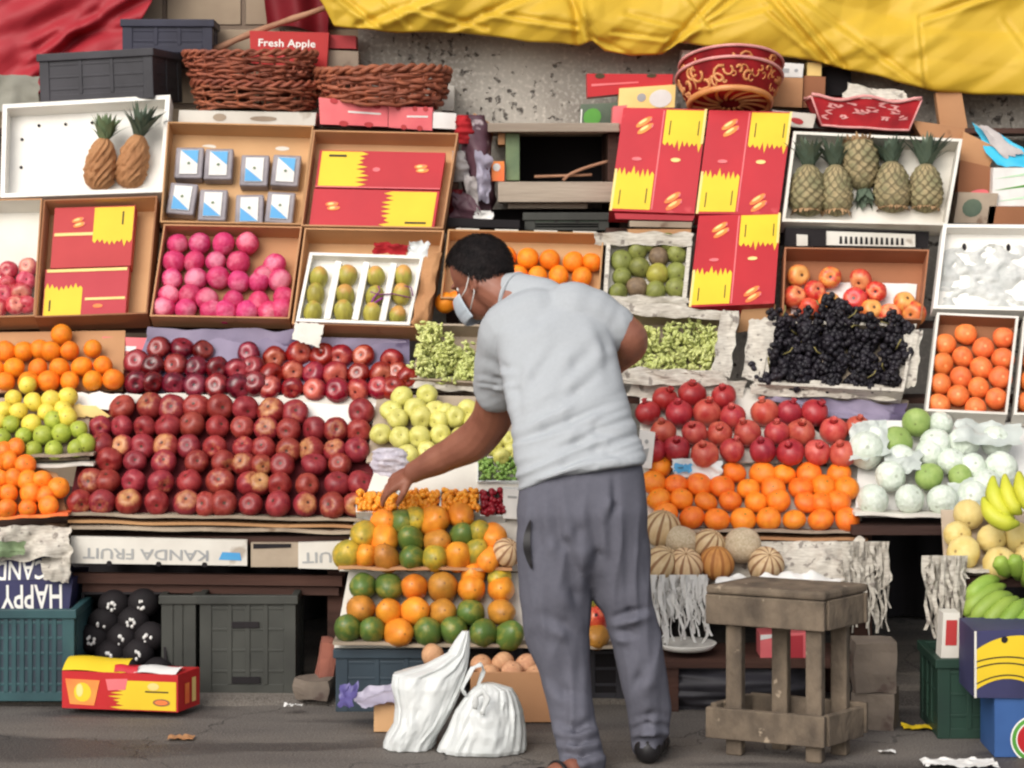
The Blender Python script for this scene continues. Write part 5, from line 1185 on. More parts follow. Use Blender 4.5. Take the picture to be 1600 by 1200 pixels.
intray('guavabox', 'guava', 'guava', 'guava_dull', [[E2(965, 457, gd), E2(995, 449, gb), E2(1024, 455, gd), E2(1056, 450, gd)], [E2(972, 433, gd), E2(1027, 429, gy), E2(1057, 426, gd)], [E2(971, 408, gd), E2(999, 418, gd), E2(1029, 402, gb), E2(1057, 397, gd)], [E2(996, 392, gd), E2(1013, 379, gd), E2(1043, 379, gd)]],
       -.035, 17, 'guava', 'of the papered tray', 'guava', 'guavas in the papered tray', jit=.7)
intray('mango', 'mango', 'mango', 'mango_skin', [Z('489,488 537,488 582,491 621,493'), Z('493,461 539,461 585,463 627,460'), Z('498,434 542,431 587,432 630,432')], -.02, 16, 'yellow green mango', 'of the white tray', 'mango', 'mangoes in the white tray', jit=.25, axis=(.15, -.3, 1))
gl, gr_ = ('gala_apple', 'yellow blushed apple'), ('gala_red', 'red apple')
intray('galabox', 'mixed_apple', 'apple', 'gala_apple', [[E2(1265, 482, gr_), E2(1295, 474, gl), E2(1361, 485, gl), E2(1428, 490, gl), E2(1390, 492, gr_)], [E2(1241, 464, gr_), E2(1273, 455, gr_), E2(1336, 468, gr_), E2(1413, 474, gl)], [E2(1247, 431, gl), E2(1297, 434, gl), E2(1345, 437, gr_), E2(1369, 456, gr_)]],
       -.055, 18.5, 'mixed apple', 'of the mixed tray', 'apple', 'mixed apples in the tray', jit=.6)
intray('tang', 'tangerine', 'mandarin', 'tangerine_skin', [Z('1467,633 1497,618 1524,637 1557,623'), Z('1469,600 1501,590 1529,606 1563,590'), Z('1473,569 1504,558 1533,575 1567,561'), Z('1477,538 1509,522 1536,544 1568,528')], -.03, 17, 'red orange tangerine', 'of the rimmed tray', 'tangerine', 'tangerines in the rimmed tray', jit=.25, axis=(0, -1, .1))
intray('tang2', 'tangerine', 'mandarin', 'tangerine_skin', [Z('1606,628'), Z('1610,596'), Z('1614,566'), Z('1618,534')], -.03, 17, 'red orange tangerine', 'at the cut right edge', 'tangerine', 'tangerines at the right edge', jit=.25, axis=(0, -1, .1))
# ribbon in the mango tray
T = TR['mango']; mb = MB()
for pts in ([(.60, .44), (.68, .40), (.80, .42), (.97, .37)], [(.62, .20), (.64, .34), (.68, .46), (.66, .52)], [(.7, .14), (.66, .28), (.72, .36)], [(.84, .55), (.95, .52), (.98, .40)]):
    p = [T.B(u, v, .012) for u, v in pts]; q = []
    for i in range(len(p) - 1):
        for t in (0, .33, .66): q.append(p[i].lerp(p[i + 1], t))
    mb.tube(q + [p[-1]], .005, 5, flat=.4)
MATS['ribbon'] = pm('ribbon', (140, 50, 130), (110, 36, 100), 8, .4); mb.build('purple_ribbon', 'ribbon', None, label='loose purple ribbon lying over the mangoes', cat='ribbon')
# --- packs in the cardboard box
T = TR['pack']
for k, (px, py) in enumerate([(296, 256), (342, 258), (398, 268), (447, 268), (285, 312), (333, 322), (390, 330), (438, 326)]):
    c = T.hit(px, py, -.05); sc = (c.y + D0) / F; r_ = ('upper', 'lower')[k // 4]; i_ = ('first', 'second', 'third', 'fourth')[k % 4]
    o = empty('fruit_pack', c, f'clear fruit pack with white blue card, {i_} in the {r_} row', 'fruit pack', 'clear fruit packs in the box')
    U = (T.o[1] - T.o[0]).normalized(); V = T.n.cross(U); V = -V if V.z < 0 else V
    w, h = 22 * sc, 27 * sc; lean = rng.uniform(-.06, .06); U2 = (U + V * lean).normalized(); V2 = (V - U * lean).normalized()
    def bx(mb, w, h, z0, z1, mi=0): mb.hexa([c + U2 * a + V2 * b + T.n * z for z in (z0, z1) for a, b in ((-w, -h), (w, -h), (w, h), (-w, h))], mi)
    mb = MB(); bx(mb, w, h, -.035, .012); mb.build('tub', 'punnet', o, bevel=.006)
    mb = MB(); cw, ch = 14 * sc, 21 * sc; bx(mb, cw, ch, .014, .0165)
    s = 1 if k in (0, 1, 3) else -1
    tri = [(-cw * .98 * s, ch * .97 * s), (cw * .98 * s, ch * .97 * s), (cw * .98 * s, -ch * .15 * s)]
    mb.add([c + U2 * a + V2 * b + T.n * .018 for a, b in tri], [(0, 1, 2)], 1)
    mb.add([c + U2 * (.004 * math.cos(t) * 1.4) + V2 * (.004 * math.sin(t) * 1.4 - .12 * ch * s) + T.n * .0185 for t in np.linspace(0, 6.28, 12, endpoint=False)], [tuple(range(12))], 2)
    mb.build('card_sleeve', ['white_paper', 'print_blue', 'leaf_pale'], o)
# --- grapes
def cluster(m, n, rad, size, seed, drop=1.6, lng=1.25):
    r = random.Random(seed); mb = MB()
    for k in range(n):
        t = r.random(); a = r.uniform(0, 6.28); rr = rad * (1 - .65 * t) * math.sqrt(r.uniform(.25, 1))
        p = Vector((rr * math.cos(a), rr * math.sin(a), rad * drop * (.5 - t)))
        Mx = Matrix.Rotation(r.uniform(0, 3), 3, 'X') @ Matrix.Rotation(r.uniform(0, 3), 3, 'Y')
        s = size * r.uniform(.85, 1.15); mb.ell(p, s, s, s * lng, 8, 6, 0, Mx)
    mb.tube([(0, 0, rad * drop * .35), (0.004, 0, rad * drop * .62), (.012, .004, rad * drop * .75)], size * .25, 5, 1)
    return mb.mesh('grape_bunch', [m, 'grape_stem'])
gm_b = [cluster('grape_black', 125, .056, .0090, s) for s in (1, 2, 3)]
gm_g = [cluster('grape_green', 120, .06, .0064, s, 1.6, 2.0) for s in (4, 5, 6)]
def bunches(pts, pos, ms, label, place, group, sc=1.0):
    rows = {}
    for k, (x, y) in enumerate(pts):
        o = bpy.data.objects.new('grape_bunch', ms[k % 3]); COL.objects.link(o); o.location = pos(x, y)
        o.rotation_euler = (rng.uniform(.2, 1.2), rng.uniform(-1.3, 1.3), rng.uniform(0, 6.28)); s = sc * rng.uniform(.9, 1.1); o.scale = (s, s, s)
        yield k, x, y, o
def place_bunches(rows, pos, ms, desc, place, group, sc=1.0):
    n = len(rows)
    for k, row in enumerate(rows):
        for j, x, y, o in bunches(sorted(row), pos, ms, desc, place, group, sc):
            tag(o, f'{desc}, {_ORD[j + 1]} from left in {rowname(k, n, False)} row {place}', 'grapes', group)
Tb = TR['blackgr']
place_bunches([Z('1212,586 1252,592 1296,594 1340,596 1384,592'), Z('1216,558 1258,562 1302,562 1346,562 1390,558'), Z('1218,532 1262,532 1306,532 1350,532 1394,528'), Z('1222,508 1266,512 1310,504 1352,512 1398,512'), Z('1306,486')],
              lambda x, y: Tb.hit(1306 + (x - 1306) * 1.07, y, -.035 + (.03 if y < 520 else 0)), gm_b, 'black grape bunch', 'of the heaped tray', 'black grape bunches', 1.18)
Tg = TR['greengr']
place_bunches([Z('985,570 1020,572 1056,572 1092,570 1114,566'), Z('1000,548 1036,548 1072,546 1108,546'), Z('1012,528 1050,528 1086,526 1112,528')],
              lambda x, y: Tg.hit(x, y, -.05), gm_g, 'green grape bunch', 'of the right grape tray', 'green grape bunches, right tray', .9)
Tl = TR['leftgr']
place_bunches([Z('662,582 694,586 726,584 748,580'), Z('668,560 700,562 730,562'), Z('672,540 700,544'), Z('674,524')],
              lambda x, y: Tl.hit(x, y, -.02 + .0006 * (590 - y)), gm_g, 'green grape bunch', 'of the left grape tray', 'green grape bunches, left tray', .9)
# newspaper edges round the grape trays
for (c4, Y4, sd, lab) in [([(1128, 486), (1154, 488), (1140, 590), (1112, 584)], [1.46, 1.46, 1.36, 1.36], 31, 'torn newspaper at the right side of the green grapes'),
                          ([(966, 472), (1150, 486), (1148, 500), (960, 490)], [1.48] * 4, 32, 'newspaper strip along the top of the green grapes'),
                          ([(962, 574), (1130, 580), (1140, 604), (966, 600)], [1.36] * 4, 33, 'newspaper strip along the front of the green grapes'),
                          ([(1170, 500), (1214, 490), (1200, 600), (1160, 590)], [1.47, 1.47, 1.37, 1.37], 34, 'torn newspaper at the left side of the black grapes'),
                          ([(1414, 510), (1444, 516), (1428, 604), (1402, 610)], [1.47, 1.47, 1.37, 1.37], 35, 'torn newspaper at the right side of the black grapes'),
                          ([(1176, 592), (1410, 604), (1404, 626), (1172, 616)], [1.36, 1.36, 1.35, 1.35], 36, 'newspaper strip along the front of the black grapes'),
                          ([(928, 362), (1084, 364), (1080, 384), (930, 382)], [1.64] * 4, 37, 'folded newspaper along the top of the guava tray'),
                          ([(940, 462), (1076, 464), (1074, 482), (938, 482)], [1.53] * 4, 38, 'folded newspaper along the front of the guava tray'),
                          ([(636, 588), (790, 596), (788, 616), (634, 606)], [1.36] * 4, 39, 'pale card lip in front of the left green grapes')]:
    sheet('newspaper', 'newsprint', c4, Y4, 22, 14, .016, 14, sd, label=lab, cat='paper')
sheet('purple_bag', 'purple_paper', [(1180, 618), (1418, 630), (1410, 668), (1340, 662)], [1.38, 1.38, 1.32, 1.32], 26, 10, .02, 10, 44, label='dull purple bag squashed below the black grapes', cat='bag')
solid([(1178, 616), (1420, 626), (1416, 652), (1180, 640)], .2, ['card_grey'], 'flat_carton', 'grey flat carton under the black grape tray', 'carton', Y4=[1.40] * 4)
# --- wrapped guavas
gw, gg = ('guava_wrapped', 'white wrapped guava'), ('guava_green', 'bare green guava')
E3 = lambda x, y, t, r=25: (x, y, t[0], t[1], r)
rows = [[E3(1364, 781, gw), E3(1421, 780, gw, 26), E3(1473, 781, gw), E3(1520, 776, gw)], [E3(1391, 744, gw), E3(1452, 745, gg, 21), E3(1500, 744, gg, 21), E3(1540, 756, gw)],
        [E3(1352, 704, gw, 27), E3(1409, 716, gw, 22), E3(1452, 708, gw), E3(1487, 722, gw), E3(1520, 730, gw, 22), E3(1565, 732, gw, 27)], [E3(1402, 690, gg, 23), E3(1505, 692, gw, 27), E3(1556, 690, gw, 28), E3(1462, 694, gw)], [E3(1370, 684, gw, 22), E3(1432, 660, gg, 22), E3(1470, 662, gw, 20)]]
bank('wrapped_guava', 'guava', 'guava_wrapped', rows, slope(782, .96, 660, 1.22), 24, 'guava', 'of the white heap', 'guava', 'guavas in the white heap', jit=.7)
board('display_board', 'white_paper', [(1345, 656), (1620, 660), (1620, 808), (1336, 806)], [1.32, 1.32, 1.0, 1.0], 'sloped white papered board under the wrapped guavas')
for k, (c4, lab) in enumerate([([(1330, 660), (1384, 656), (1392, 712), (1326, 720)], 'clear plastic wrap at the left of the wrapped guavas'), ([(1384, 700), (1440, 700), (1440, 736), (1386, 736)], 'crumpled clear plastic wrap in the middle of the guavas'), ([(1496, 656), (1594, 662), (1594, 700), (1490, 690)], 'clear plastic wrap over the top right guavas'), ([(1480, 750), (1556, 742), (1552, 798), (1486, 800)], 'clear plastic wrap at the front right of the guavas')]):
    sheet('plastic_wrap', 'film', c4, [prof(c4[0][1]) - .05] * 2 + [prof(c4[2][1]) - .06] * 2, 16, 14, .022, 16, 60 + k, label=lab, cat='wrap')
layers([(1336, 1640, 806, 812, 'white_card', .90, 'white card edge under the wrapped guavas')])
# --- pineapples
def pineapple(label, c, axis, rl, rr, crown, wrapped=False, kind='pineapple', group='pineapples in the white crate', pale=False):
    """c centre of the body, rl half length, rr radius, crown length"""
    o = empty('pineapple', c, label, 'pineapple', group); ax = Vector(axis).normalized()
    M = ax.to_track_quat('Z', 'Y').to_matrix(); mb = MB(); n, mrow = (90, 60) if wrapped else (40, 30); vs = []; fs = []
    for j in range(mrow + 1):
        t = -1 + 2 * j / mrow; s = math.sqrt(max(0, 1 - abs(t) ** 2.6))
        for i in range(n):
            a = 2 * math.pi * i / n
            e = abs(math.sin(5 * a + t * 8)) * abs(math.sin(5 * a - t * 8))
            if wrapped: e = 1.1 * facets(math.cos(a) * 2.2 + 3 + c[0] * 9, t * 2.6 + math.sin(a) * 2.2, 4) + .9 * facets(math.cos(a) * 4.5 + c[0] * 5, t * 5 + math.sin(a) * 4.5, 6) * (1 if t < -.2 else .4) + .35 * abs(mnoise.noise(Vector((math.cos(a) * 2, math.sin(a) * 2, t * 3)))) + (.3 * mnoise.noise(Vector((math.cos(a) * 5, math.sin(a) * 5, t * 5))) if t < -.4 else 0)
            r_ = rr * s * (.86 - .17 * t + (.16 * e)); vs.append(Vector(c) + M @ Vector((r_ * math.cos(a), r_ * math.sin(a), rl * t)))
    for j in range(mrow):
        for i in range(n): fs.append((j * n + i, j * n + (i + 1) % n, (j + 1) * n + (i + 1) % n, (j + 1) * n + i))
    mb.add(vs, fs, 0, True); mb.build('wrapping' if wrapped else 'fruit_body', 'paper_brown' if wrapped else 'pine_skin', o)
    mb = MB(); r = random.Random(int(abs(c[0]) * 999))
    for k in range(46):
        lv = k / 46; a = k * 2.4; L_ = crown * (1.0 - .25 * lv) * r.uniform(.6, 1.2); out = (.85 - .7 * lv) * r.uniform(.6, 1.3); base = Vector((.25 * rr * math.cos(a), .25 * rr * math.sin(a), rl * .93 + .25 * crown * lv))
        pts = []
        for t in np.linspace(0, 1, 6):
            rad = out * L_ * (t * .8 + .25 * t * t); pts.append(base + Vector((math.cos(a) * rad, math.sin(a) * rad, L_ * (t - .35 * out * t * t))))
        tn = Vector((-math.sin(a), math.cos(a), 0)); q = []; w0 = rr * .22
        for i, p in enumerate(pts):
            w = w0 * (1 - (i / 5) ** 1.5) + .0005; q += [Vector(c) + M @ (p - tn * w), Vector(c) + M @ (p + tn * w)]
        mb.add(q, [(2 * i, 2 * i + 1, 2 * i + 3, 2 * i + 2) for i in range(5)], 0, True)
    if not wrapped:
        dl = MB()
        for k in range(22):
            a = k * 2.4; b0 = Vector((.6 * rr * math.cos(a), .6 * rr * math.sin(a), -rl * .72)); o1 = Vector((math.cos(a), math.sin(a), 0)); tn = Vector((-math.sin(a), math.cos(a), 0)); q = []
            for i, t in enumerate(np.linspace(0, 1, 5)):
                p = b0 + o1 * rr * (.55 * t - .25 * t * t) + Vector((0, 0, -rl * .38 * t + rl * .35 * t * t * r.uniform(0, 1))); w = rr * .13 * (1 - t ** 1.6) + .0006
                q += [Vector(c) + M @ (p - tn * w), Vector(c) + M @ (p + tn * w)]
            dl.add(q, [(2 * i, 2 * i + 1, 2 * i + 3, 2 * i + 2) for i in range(4)], 0, True)
        dl.build('dry_leaves', 'dry_leaf', o, fix=False)
    mb.build('crown', 'leaf_pale' if pale else 'leaf_dark', o, fix=False); return o
T = TR['wpine']
pineapple('brown paper wrapped pineapple nearer the tray middle', T.hit(158, 256, -.02), (.12, .05, 1), 42 * mpp(1.88), 27 * mpp(1.88), 40 * mpp(1.88), True, group='paper wrapped pineapples', pale=True)
pineapple('brown paper wrapped pineapple nearer the tray corner', T.hit(208, 252, -.03), (.22, .05, 1), 44 * mpp(1.88), 27 * mpp(1.88), 52 * mpp(1.88), True, group='paper wrapped pineapples')
T = TR['pinecrate']
for k, (px, py, ax, hl, hr, cl, lab) in enumerate([(1262, 297, (.05, .2, 1), 42, 30, 42, 'pineapple at the crate end next to the red carton'), (1306, 297, (0, .2, 1), 42, 27, 46, 'second pineapple from the red carton in the crate'), (1344, 256, (.1, -.2, -1), 44, 31, 34, 'upside-down pineapple in the middle of the crate'),
                                                   (1394, 292, (0, .2, 1), 42, 30, 40, 'pineapple right of the upside-down one in the crate'), (1446, 294, (.06, .2, 1), 40, 28, 52, 'pineapple farthest from the red carton in the crate')]):
    pineapple(lab, T.hit(px, py, -.05), ax, hl * mpp(1.8), hr * mpp(1.8), cl * mpp(1.8))
# --- melons in front of the stool side
ms, mo, mn = ('melon_striped', 'striped brown melon'), ('melon_orange', 'orange striped melon'), ('melon_netted', 'plain netted melon')
Em = lambda x, y, t, r=25: (x, y, t[0], t[1], r)
rows = [[Em(1036, 880, ms, 28), Em(1072, 882, ms, 28), Em(1120, 880, mo, 28), Em(1197, 883, ms, 28)], [Em(1066, 846, mn, 29), Em(1108, 852, ms, 27), Em(1160, 852, mn, 32)], [Em(1034, 826, ms, 31)]]
bank('melon', 'melon', 'melon_striped', rows, slope(885, .80, 826, .93), 25, 'melon', 'of the melon heap', 'melon', 'melons in the heap', jit=.4, axis=(.2, -.5, .8))
solid([(1004, 846), (1360, 846), (1345, 920), (1004, 924)], .06, ['newsprint'], 'paper_bed', 'papered shelf bed under the striped melons', 'board', Y4=[.97, .97, .84, .84])
# --- yellow melons, bananas
rows = [[Em(1505, 864, ('melon_yellow', 'pale yellow melon'), 29), Em(1562, 880, ('melon_yellow', 'pale yellow melon'), 26), Em(1610, 874, ('melon_yellow', 'pale yellow melon'), 26)], [Em(1496, 836, ('melon_yellow', 'pale yellow melon'), 22), Em(1549, 842, ('melon_yellow', 'pale yellow melon'), 24), Em(1594, 842, ('melon_yellow', 'pale yellow melon'), 25)], [Em(1513, 804, ('melon_yellow', 'pale yellow melon'), 25), Em(1560, 800, ('melon_yellow', 'pale yellow melon'), 24)]]
bank('yellow_melon', 'melon', 'melon_yellow', rows, slope(880, .52, 800, .72), 25, 'pale yellow melon', 'of the yellow heap', 'melon', 'yellow melons in the heap', jit=.6)
def bananas(label, c, fingers, m, group):
    o = empty('banana_bunch', c, label, 'bananas', group)
    for pts, r0 in fingers:
        P3 = [Vector(p) for p in pts]; q = []; n = 14
        for i in range(n + 1):
            t = i / n; q.append(P3[0] * (1 - t) ** 2 + P3[1] * 2 * t * (1 - t) + P3[2] * t * t)
        rad = [r0 * min(1, .35 + 2.2 * (i / n), .30 + 3.2 * (1 - i / n)) * (1 if i not in (0,) else .8) for i in range(n + 1)]
        mb = MB(); mb.tube(q, rad, 7); mb.build('banana', m, o)
    return o
def fing(ax, ay, bx, by, cx, cy, Y, r=13, dy=0.0): return ([P(ax, ay, Y + .06), P(bx, by, Y - .02 + dy), P(cx, cy, Y + dy)], r * mpp(Y))
bananas('yellow green banana bunch resting on the pale melons', P(1570, 830, .5), [fing(1552, 745, 1545, 790, 1584, 812, .46, 13), fing(1570, 742, 1572, 790, 1596, 802, .45, 12), fing(1592, 738, 1594, 780, 1625, 806, .44, 13), fing(1537, 778, 1548, 822, 1592, 818, .44, 14), fing(1612, 740, 1616, 780, 1640, 800, .46, 13)], 'banana_yellow', 'banana bunches')
bananas('green banana bunch spilling over the printed banana box', P(1560, 980, .35), [
    fing(1560, 905, 1530, 908, 1512, 940, .40), fing(1570, 915, 1530, 925, 1508, 962, .38), fing(1580, 930, 1545, 930, 1516, 978, .34), fing(1590, 935, 1560, 945, 1536, 986, .32), fing(1600, 938, 1585, 955, 1556, 992, .30), fing(1612, 945, 1605, 970, 1578, 990, .29), fing(1625, 950, 1620, 975, 1604, 996, .3),
    fing(1575, 900, 1565, 880, 1556, 872, .42), fing(1590, 905, 1590, 880, 1580, 868, .42), fing(1600, 915, 1612, 890, 1606, 872, .42), fing(1540, 960, 1516, 968, 1508, 996, .36, 12)], 'banana_green', 'banana bunches')
# ------------------------------------------------------------------ below the tables, left
def gcrate(name, label, px0, px1, pyb, pyt, dep, yaw, m, **kw):
    a, b = G(px0, pyb, .02), G(px1, pyb, .02); d = a.y + D0; h = (pyb - pyt) * d / F
    return crate(name, label, ((a.x + b.x) / 2, a.y + dep / 2, .02), b.x - a.x, dep, h, yaw, m, **kw)
gcrate('teal_crate', 'dark teal lattice crate at the left photo edge', -60, 116, 1096, 952, .34, 0, 'plastic_teal', rows=5, cols=11, solidpanel='plastic_slate')
def happy(mb, T):
    text_geo(mb, 'HAPPY', T, .60, .48, .105, 1, rot=math.pi, squeeze=.52)
solid([(-40, 908), (114, 906), (108, 952), (-40, 956)], .28, ['navy', 'ink_white'], 'lettered_carton', 'navy carton with upside-down white letters on the teal crate', 'carton', Y4=[.925] * 4)
mbx = MB(); T = Tray([(-40, 908), (114, 906), (108, 952), (-40, 956)], .28, Y4=[.925] * 4)
text_geo(mbx, 'HAPPY', T, .60, .50, .082, 0, rot=math.pi, squeeze=.60)
mbx.build('lettering', 'ink_white', bpy.data.objects['lettered_carton'], fix=False)
T2 = Tray([(-40, 872), (96, 868), (112, 905), (-40, 908)], .2, Y4=[.95, .95, .925, .925]); mb = MB()
mb.hexa([T2.o[3], T2.o[2], T2.o[2] - T2.n * .2, T2.o[3] - T2.n * .2, T2.o[0], T2.o[1], T2.o[1] - T2.n * .2, T2.o[0] - T2.n * .2])
lc = mb.build('lettered_carton', 'navy', None, label='torn navy carton with partly hidden white letters, under the left mandarins', cat='carton')
mb = MB(); text_geo(mb, 'CAND', T2, .50, .46, .064, 0, rot=math.pi, squeeze=.7); mb.build('lettering', 'ink_white', lc, fix=False)
sheet('cabbage_paper', 'newsprint', [(-40, 822), (110, 820), (112, 872), (-40, 880)], [.93, .93, .90, .90], 30, 16, .035, 14, 71, label='torn yellowish paper bundle under the left mandarins', cat='paper')
sheet('green_leaf', 'leaf_pale', [(-20, 848), (40, 846), (38, 868), (-20, 872)], [.88] * 4, 14, 8, .02, 16, 72, label='pale green leaf scrap on the torn paper bundle', cat='leaf')
sheet('torn_paper', 'newsprint', [(62, 872), (112, 866), (108, 912), (70, 906)], [.91, .91, .90, .90], 14, 12, .02, 16, 73, label='torn cream paper hanging over the navy lettered carton', cat='paper')
bagblob('brown_sack', 'wood_old', [(818, 70, 108), (840, 60, 112), (866, 66, 110)], 1.0, .06, 9, 'brown cloth bundle wedged beside the lettered panel', cat='cloth')
# lettered panel KANDA FRUIT, upside down
Tk = Tray([(110, 838), (386, 844), (386, 884), (110, 880)], .02, Y4=[.955] * 4); mb = MB()
B_ = [p - Tk.n * .02 for p in Tk.o]; mb.hexa([Tk.o[3], Tk.o[2], B_[2], B_[3], Tk.o[0], Tk.o[1], B_[1], B_[0]])
for u in (.22, .50, .76): disc(mb, Tk, u, .02, .016, .10, 1, 10)
patch(mb, Tk, [(.84, .22), (.97, .2), (.96, .5), (.86, .52)], 2)
kp = mb.build('lettered_card', ['white_card', 'void_dark', 'print_blue'], None, label='white card panel with upside-down grey letters below the red apples', cat='card')
mb = MB(); text_geo(mb, 'KANDA FRUIT', Tk, .43, .40, .036, 0, rot=math.pi, squeeze=1.32); mb.build('lettering', 'ink_grey', kp, fix=False)
solid([(392, 848), (466, 848), (466, 886), (392, 886)], .02, ['card_grey', 'void_dark'], 'plain_card', 'plain grey card panel between the two lettered panels', 'panel', Y4=[.965] * 4, extra=lambda mb, T: patch(mb, T, [(.05, .75), (.85, .80), (.85, .96), (.05, .96)], 1))
o_, Tq = solid([(466, 848), (538, 846), (536, 890), (466, 888)], .02, ['white_card'], 'lettered_card', 'short torn white card panel with grey letters beside the papayas', 'panel', Y4=[.955] * 4)
mb = MB(); text_geo(mb, 'UIT', Tq, .42, .45, .036, 0, rot=math.pi, squeeze=1.3); mb.build('lettering', 'ink_grey', o_, fix=False)
# dark trays of paper wrapped fruit
base = G(190, 1085, .02); Yd = base.y
o = empty('dark_tray_stack', (P(188, 1000, Yd).x, Yd + .1, .02), 'dark tray holding black fruit topped with white paper tufts', 'tray')
Td = Tray([(128, 925), (256, 925), (262, 1075), (122, 1075)], .2, .008, [Yd + .12, Yd + .12, Yd, Yd]); mb = Td.geo(MB()); mb.build('tray_body', ['void_dark', 'void_dark'], o, fix=False)
mb = MB(); tf = MB(); r = random.Random(4)
for k, (x, y) in enumerate(Z('178,944 224,942 162,972 208,970 146,997 190,996 234,994 172,1022 216,1020 150,1048 196,1048 246,1050')):
    p = Td.hit(x, y, -.02); mb.ell(p, .055, .05, .05, 14, 10)
    if y < 1040 or x > 230:
        for j in range(7):
            a = r.uniform(0, 6.28); q = p + Vector((.012 * math.cos(a), -.048 + .006 * r.random(), .012 * math.sin(a))); tf.ell(q, .006, .006, .007, 6, 5)
mb.build('dark_fruit', 'dark_fruit', o); tf.build('paper_tuft', 'white_paper', o)
gcrate('grey_crate', 'dark grey crate behind the red and yellow floor carton', 312, 462, 1084, 930, .3, 0, 'plastic_grey', rows=4, cols=4, solidpanel='plastic_grey')
gcrate('grey_crate', 'narrow dark grey crate between the dark tray and its twin', 252, 306, 1080, 930, .3, 0, 'plastic_grey', rows=4, cols=3, solidpanel='plastic_grey')
gc = bpy.data.objects['grey_crate']
for (xa, xb, ya, yb) in ((362, 404, 972, 981), (362, 406, 1058, 1068)):
    Yg = gc.location.y - .15 - .004; p, q = P(xa, yb, Yg), P(xb, ya, Yg); mb = MB(); mb.hexa([(p.x, Yg, p.z), (q.x, Yg, p.z), (q.x, Yg + .006, p.z), (p.x, Yg + .006, p.z), (p.x, Yg, q.z), (q.x, Yg, q.z), (q.x, Yg + .006, q.z), (p.x, Yg + .006, q.z)]); mb.build('handle_slot', 'void_dark', gc)
# floor carton with mango picture
a, b = G(97, 1106, .02), G(278, 1113, .02); hh = 58 * (a.y + D0) / F
fl = [a, b, G(312, 1100, .02), G(122, 1092, .02)]; fl[3] = a + (fl[2] - b)
mb = MB(); up = Vector((0, 0, hh)); mb.hexa([*fl, *(p + up for p in fl)])
T = object.__new__(Tray); T.o = [a + up, b + up, b, a]; T.n = (T.o[1] - T.o[0]).cross(T.o[3] - T.o[0]).normalized(); T.n = -T.n if T.n.y > 0 else T.n; T.w = (b - a).length; T.h = hh; T.D = .1; T.th = .01; T.c = sum(T.o, Vector()) / 4
splash(mb, T, .50, .03, .985, .80, 'l', 1, 12, sp=.09)
patch(mb, T, [(.07, .12), (.28, .10), (.33, .78), (.03, .80)], 2, .0024); disc(mb, T, .18, .45, .075, .26, 1, 14, .003); disc(mb, T, .155, .5, .03, .18, 5, 10, .0034)
patch(mb, T, [(.40, .52), (.55, .55), (.57, .85), (.38, .82)], 3, .0024); disc(mb, T, .86, .24, .075, .10, 4, 16, .0024); disc(mb, T, .86, .24, .055, .06, 2, 16, .003)
patch(mb, T, [(.72, .5), (.92, .5), (.92, .54), (.72, .54)], 6, .0024); disc(mb, T, .79, .66, .05, .10, 5, 12, .0024)
Tr_ = object.__new__(Tray); Tr_.o = [b + up, fl[2] + up, fl[2], b]; Tr_.n = (Tr_.o[1] - Tr_.o[0]).cross(Tr_.o[3] - Tr_.o[0]).normalized(); Tr_.n = -Tr_.n if Tr_.n.x < 0 else Tr_.n; Tr_.w = .1; Tr_.h = hh
patch(mb, Tr_, [(.3, .15), (.5, .15), (.5, .7), (.3, .7)], 2, .002); patch(mb, Tr_, [(.62, .15), (.8, .15), (.8, .8), (.62, .8)], 5, .002)
fc = mb.build('mango_carton', ['print_red', 'print_yellow', 'print_orange', 'print_pink', 'card_dark', 'print_cream', 'print_dark'], None, label='red and yellow carton with a fruit picture lying on the pavement', cat='carton')
def flap(p, q, dx, name, m, rise=.01):
    mb = MB(); mb.grid(lambda u, v: p.lerp(q, u) + Vector(dx) * v + Vector((0, 0, rise * math.sin(v * 2.5) + .003 * math.sin(u * 6) + .002)), 10, 6); return mb.build(name, m, fc, fix=False)
tA, tB = fl[0] + up, fl[1] + up
flap(tA.lerp(tB, .0), tA.lerp(tB, .55), (.01, .09, .02), 'lid_flap', 'print_yellow', .015)
flap(tA.lerp(tB, .62), tA.lerp(tB, .98), (.02, .085, .0), 'lid_flap', 'white_paper', .012)
flap(tA.lerp(tB, .45), tA.lerp(tB, .65), (.0, .03, .01), 'lid_flap', 'print_red', .012)
# bricks
def rubble(name, m, c, s, seed, label, cat, rot=0, rd=.12, ns=.16):
    r = random.Random(seed); mb = MB(); M = Matrix.Rotation(rot, 3, 'Y') @ Matrix.Rotation(r.uniform(-.5, .5), 3, 'Z'); n = 8
    bm = bmesh.new(); bmesh.ops.create_cube(bm, size=1); bmesh.ops.subdivide_edges(bm, edges=bm.edges, cuts=4, use_grid_fill=True)
    for v in bm.verts:
        p = Vector((v.co.x * s[0], v.co.y * s[1], v.co.z * s[2])); p *= 1 - rd * (abs(v.co.x * v.co.z) * 4 + abs(v.co.y * v.co.x) * 4 + abs(v.co.y * v.co.z) * 4) / 3
        v.co = M @ (p + mnoise.noise_vector(p * 16 + Vector((seed, 0, 0))) * ns * min(s))
    mb.add([Vector(c) + v.co for v in bm.verts], [[v.index for v in f.verts] for f in bm.faces], 0, False); bm.free()
    return mb.build(name, m, None, label=label, cat=cat)
g = G(492, 1092, .02)
rubble('stone', 'stone', (g.x, g.y + .02, .055), (.13, .10, .07), 3, 'grey brown broken stone on the pavement beside the blue crate', 'stone')
rubble('brick', 'brick', (g.x + .035, g.y + .06, .135), (.06, .10, .15), 5, 'reddish broken brick standing on the stone by the blue crate', 'brick', R(8))
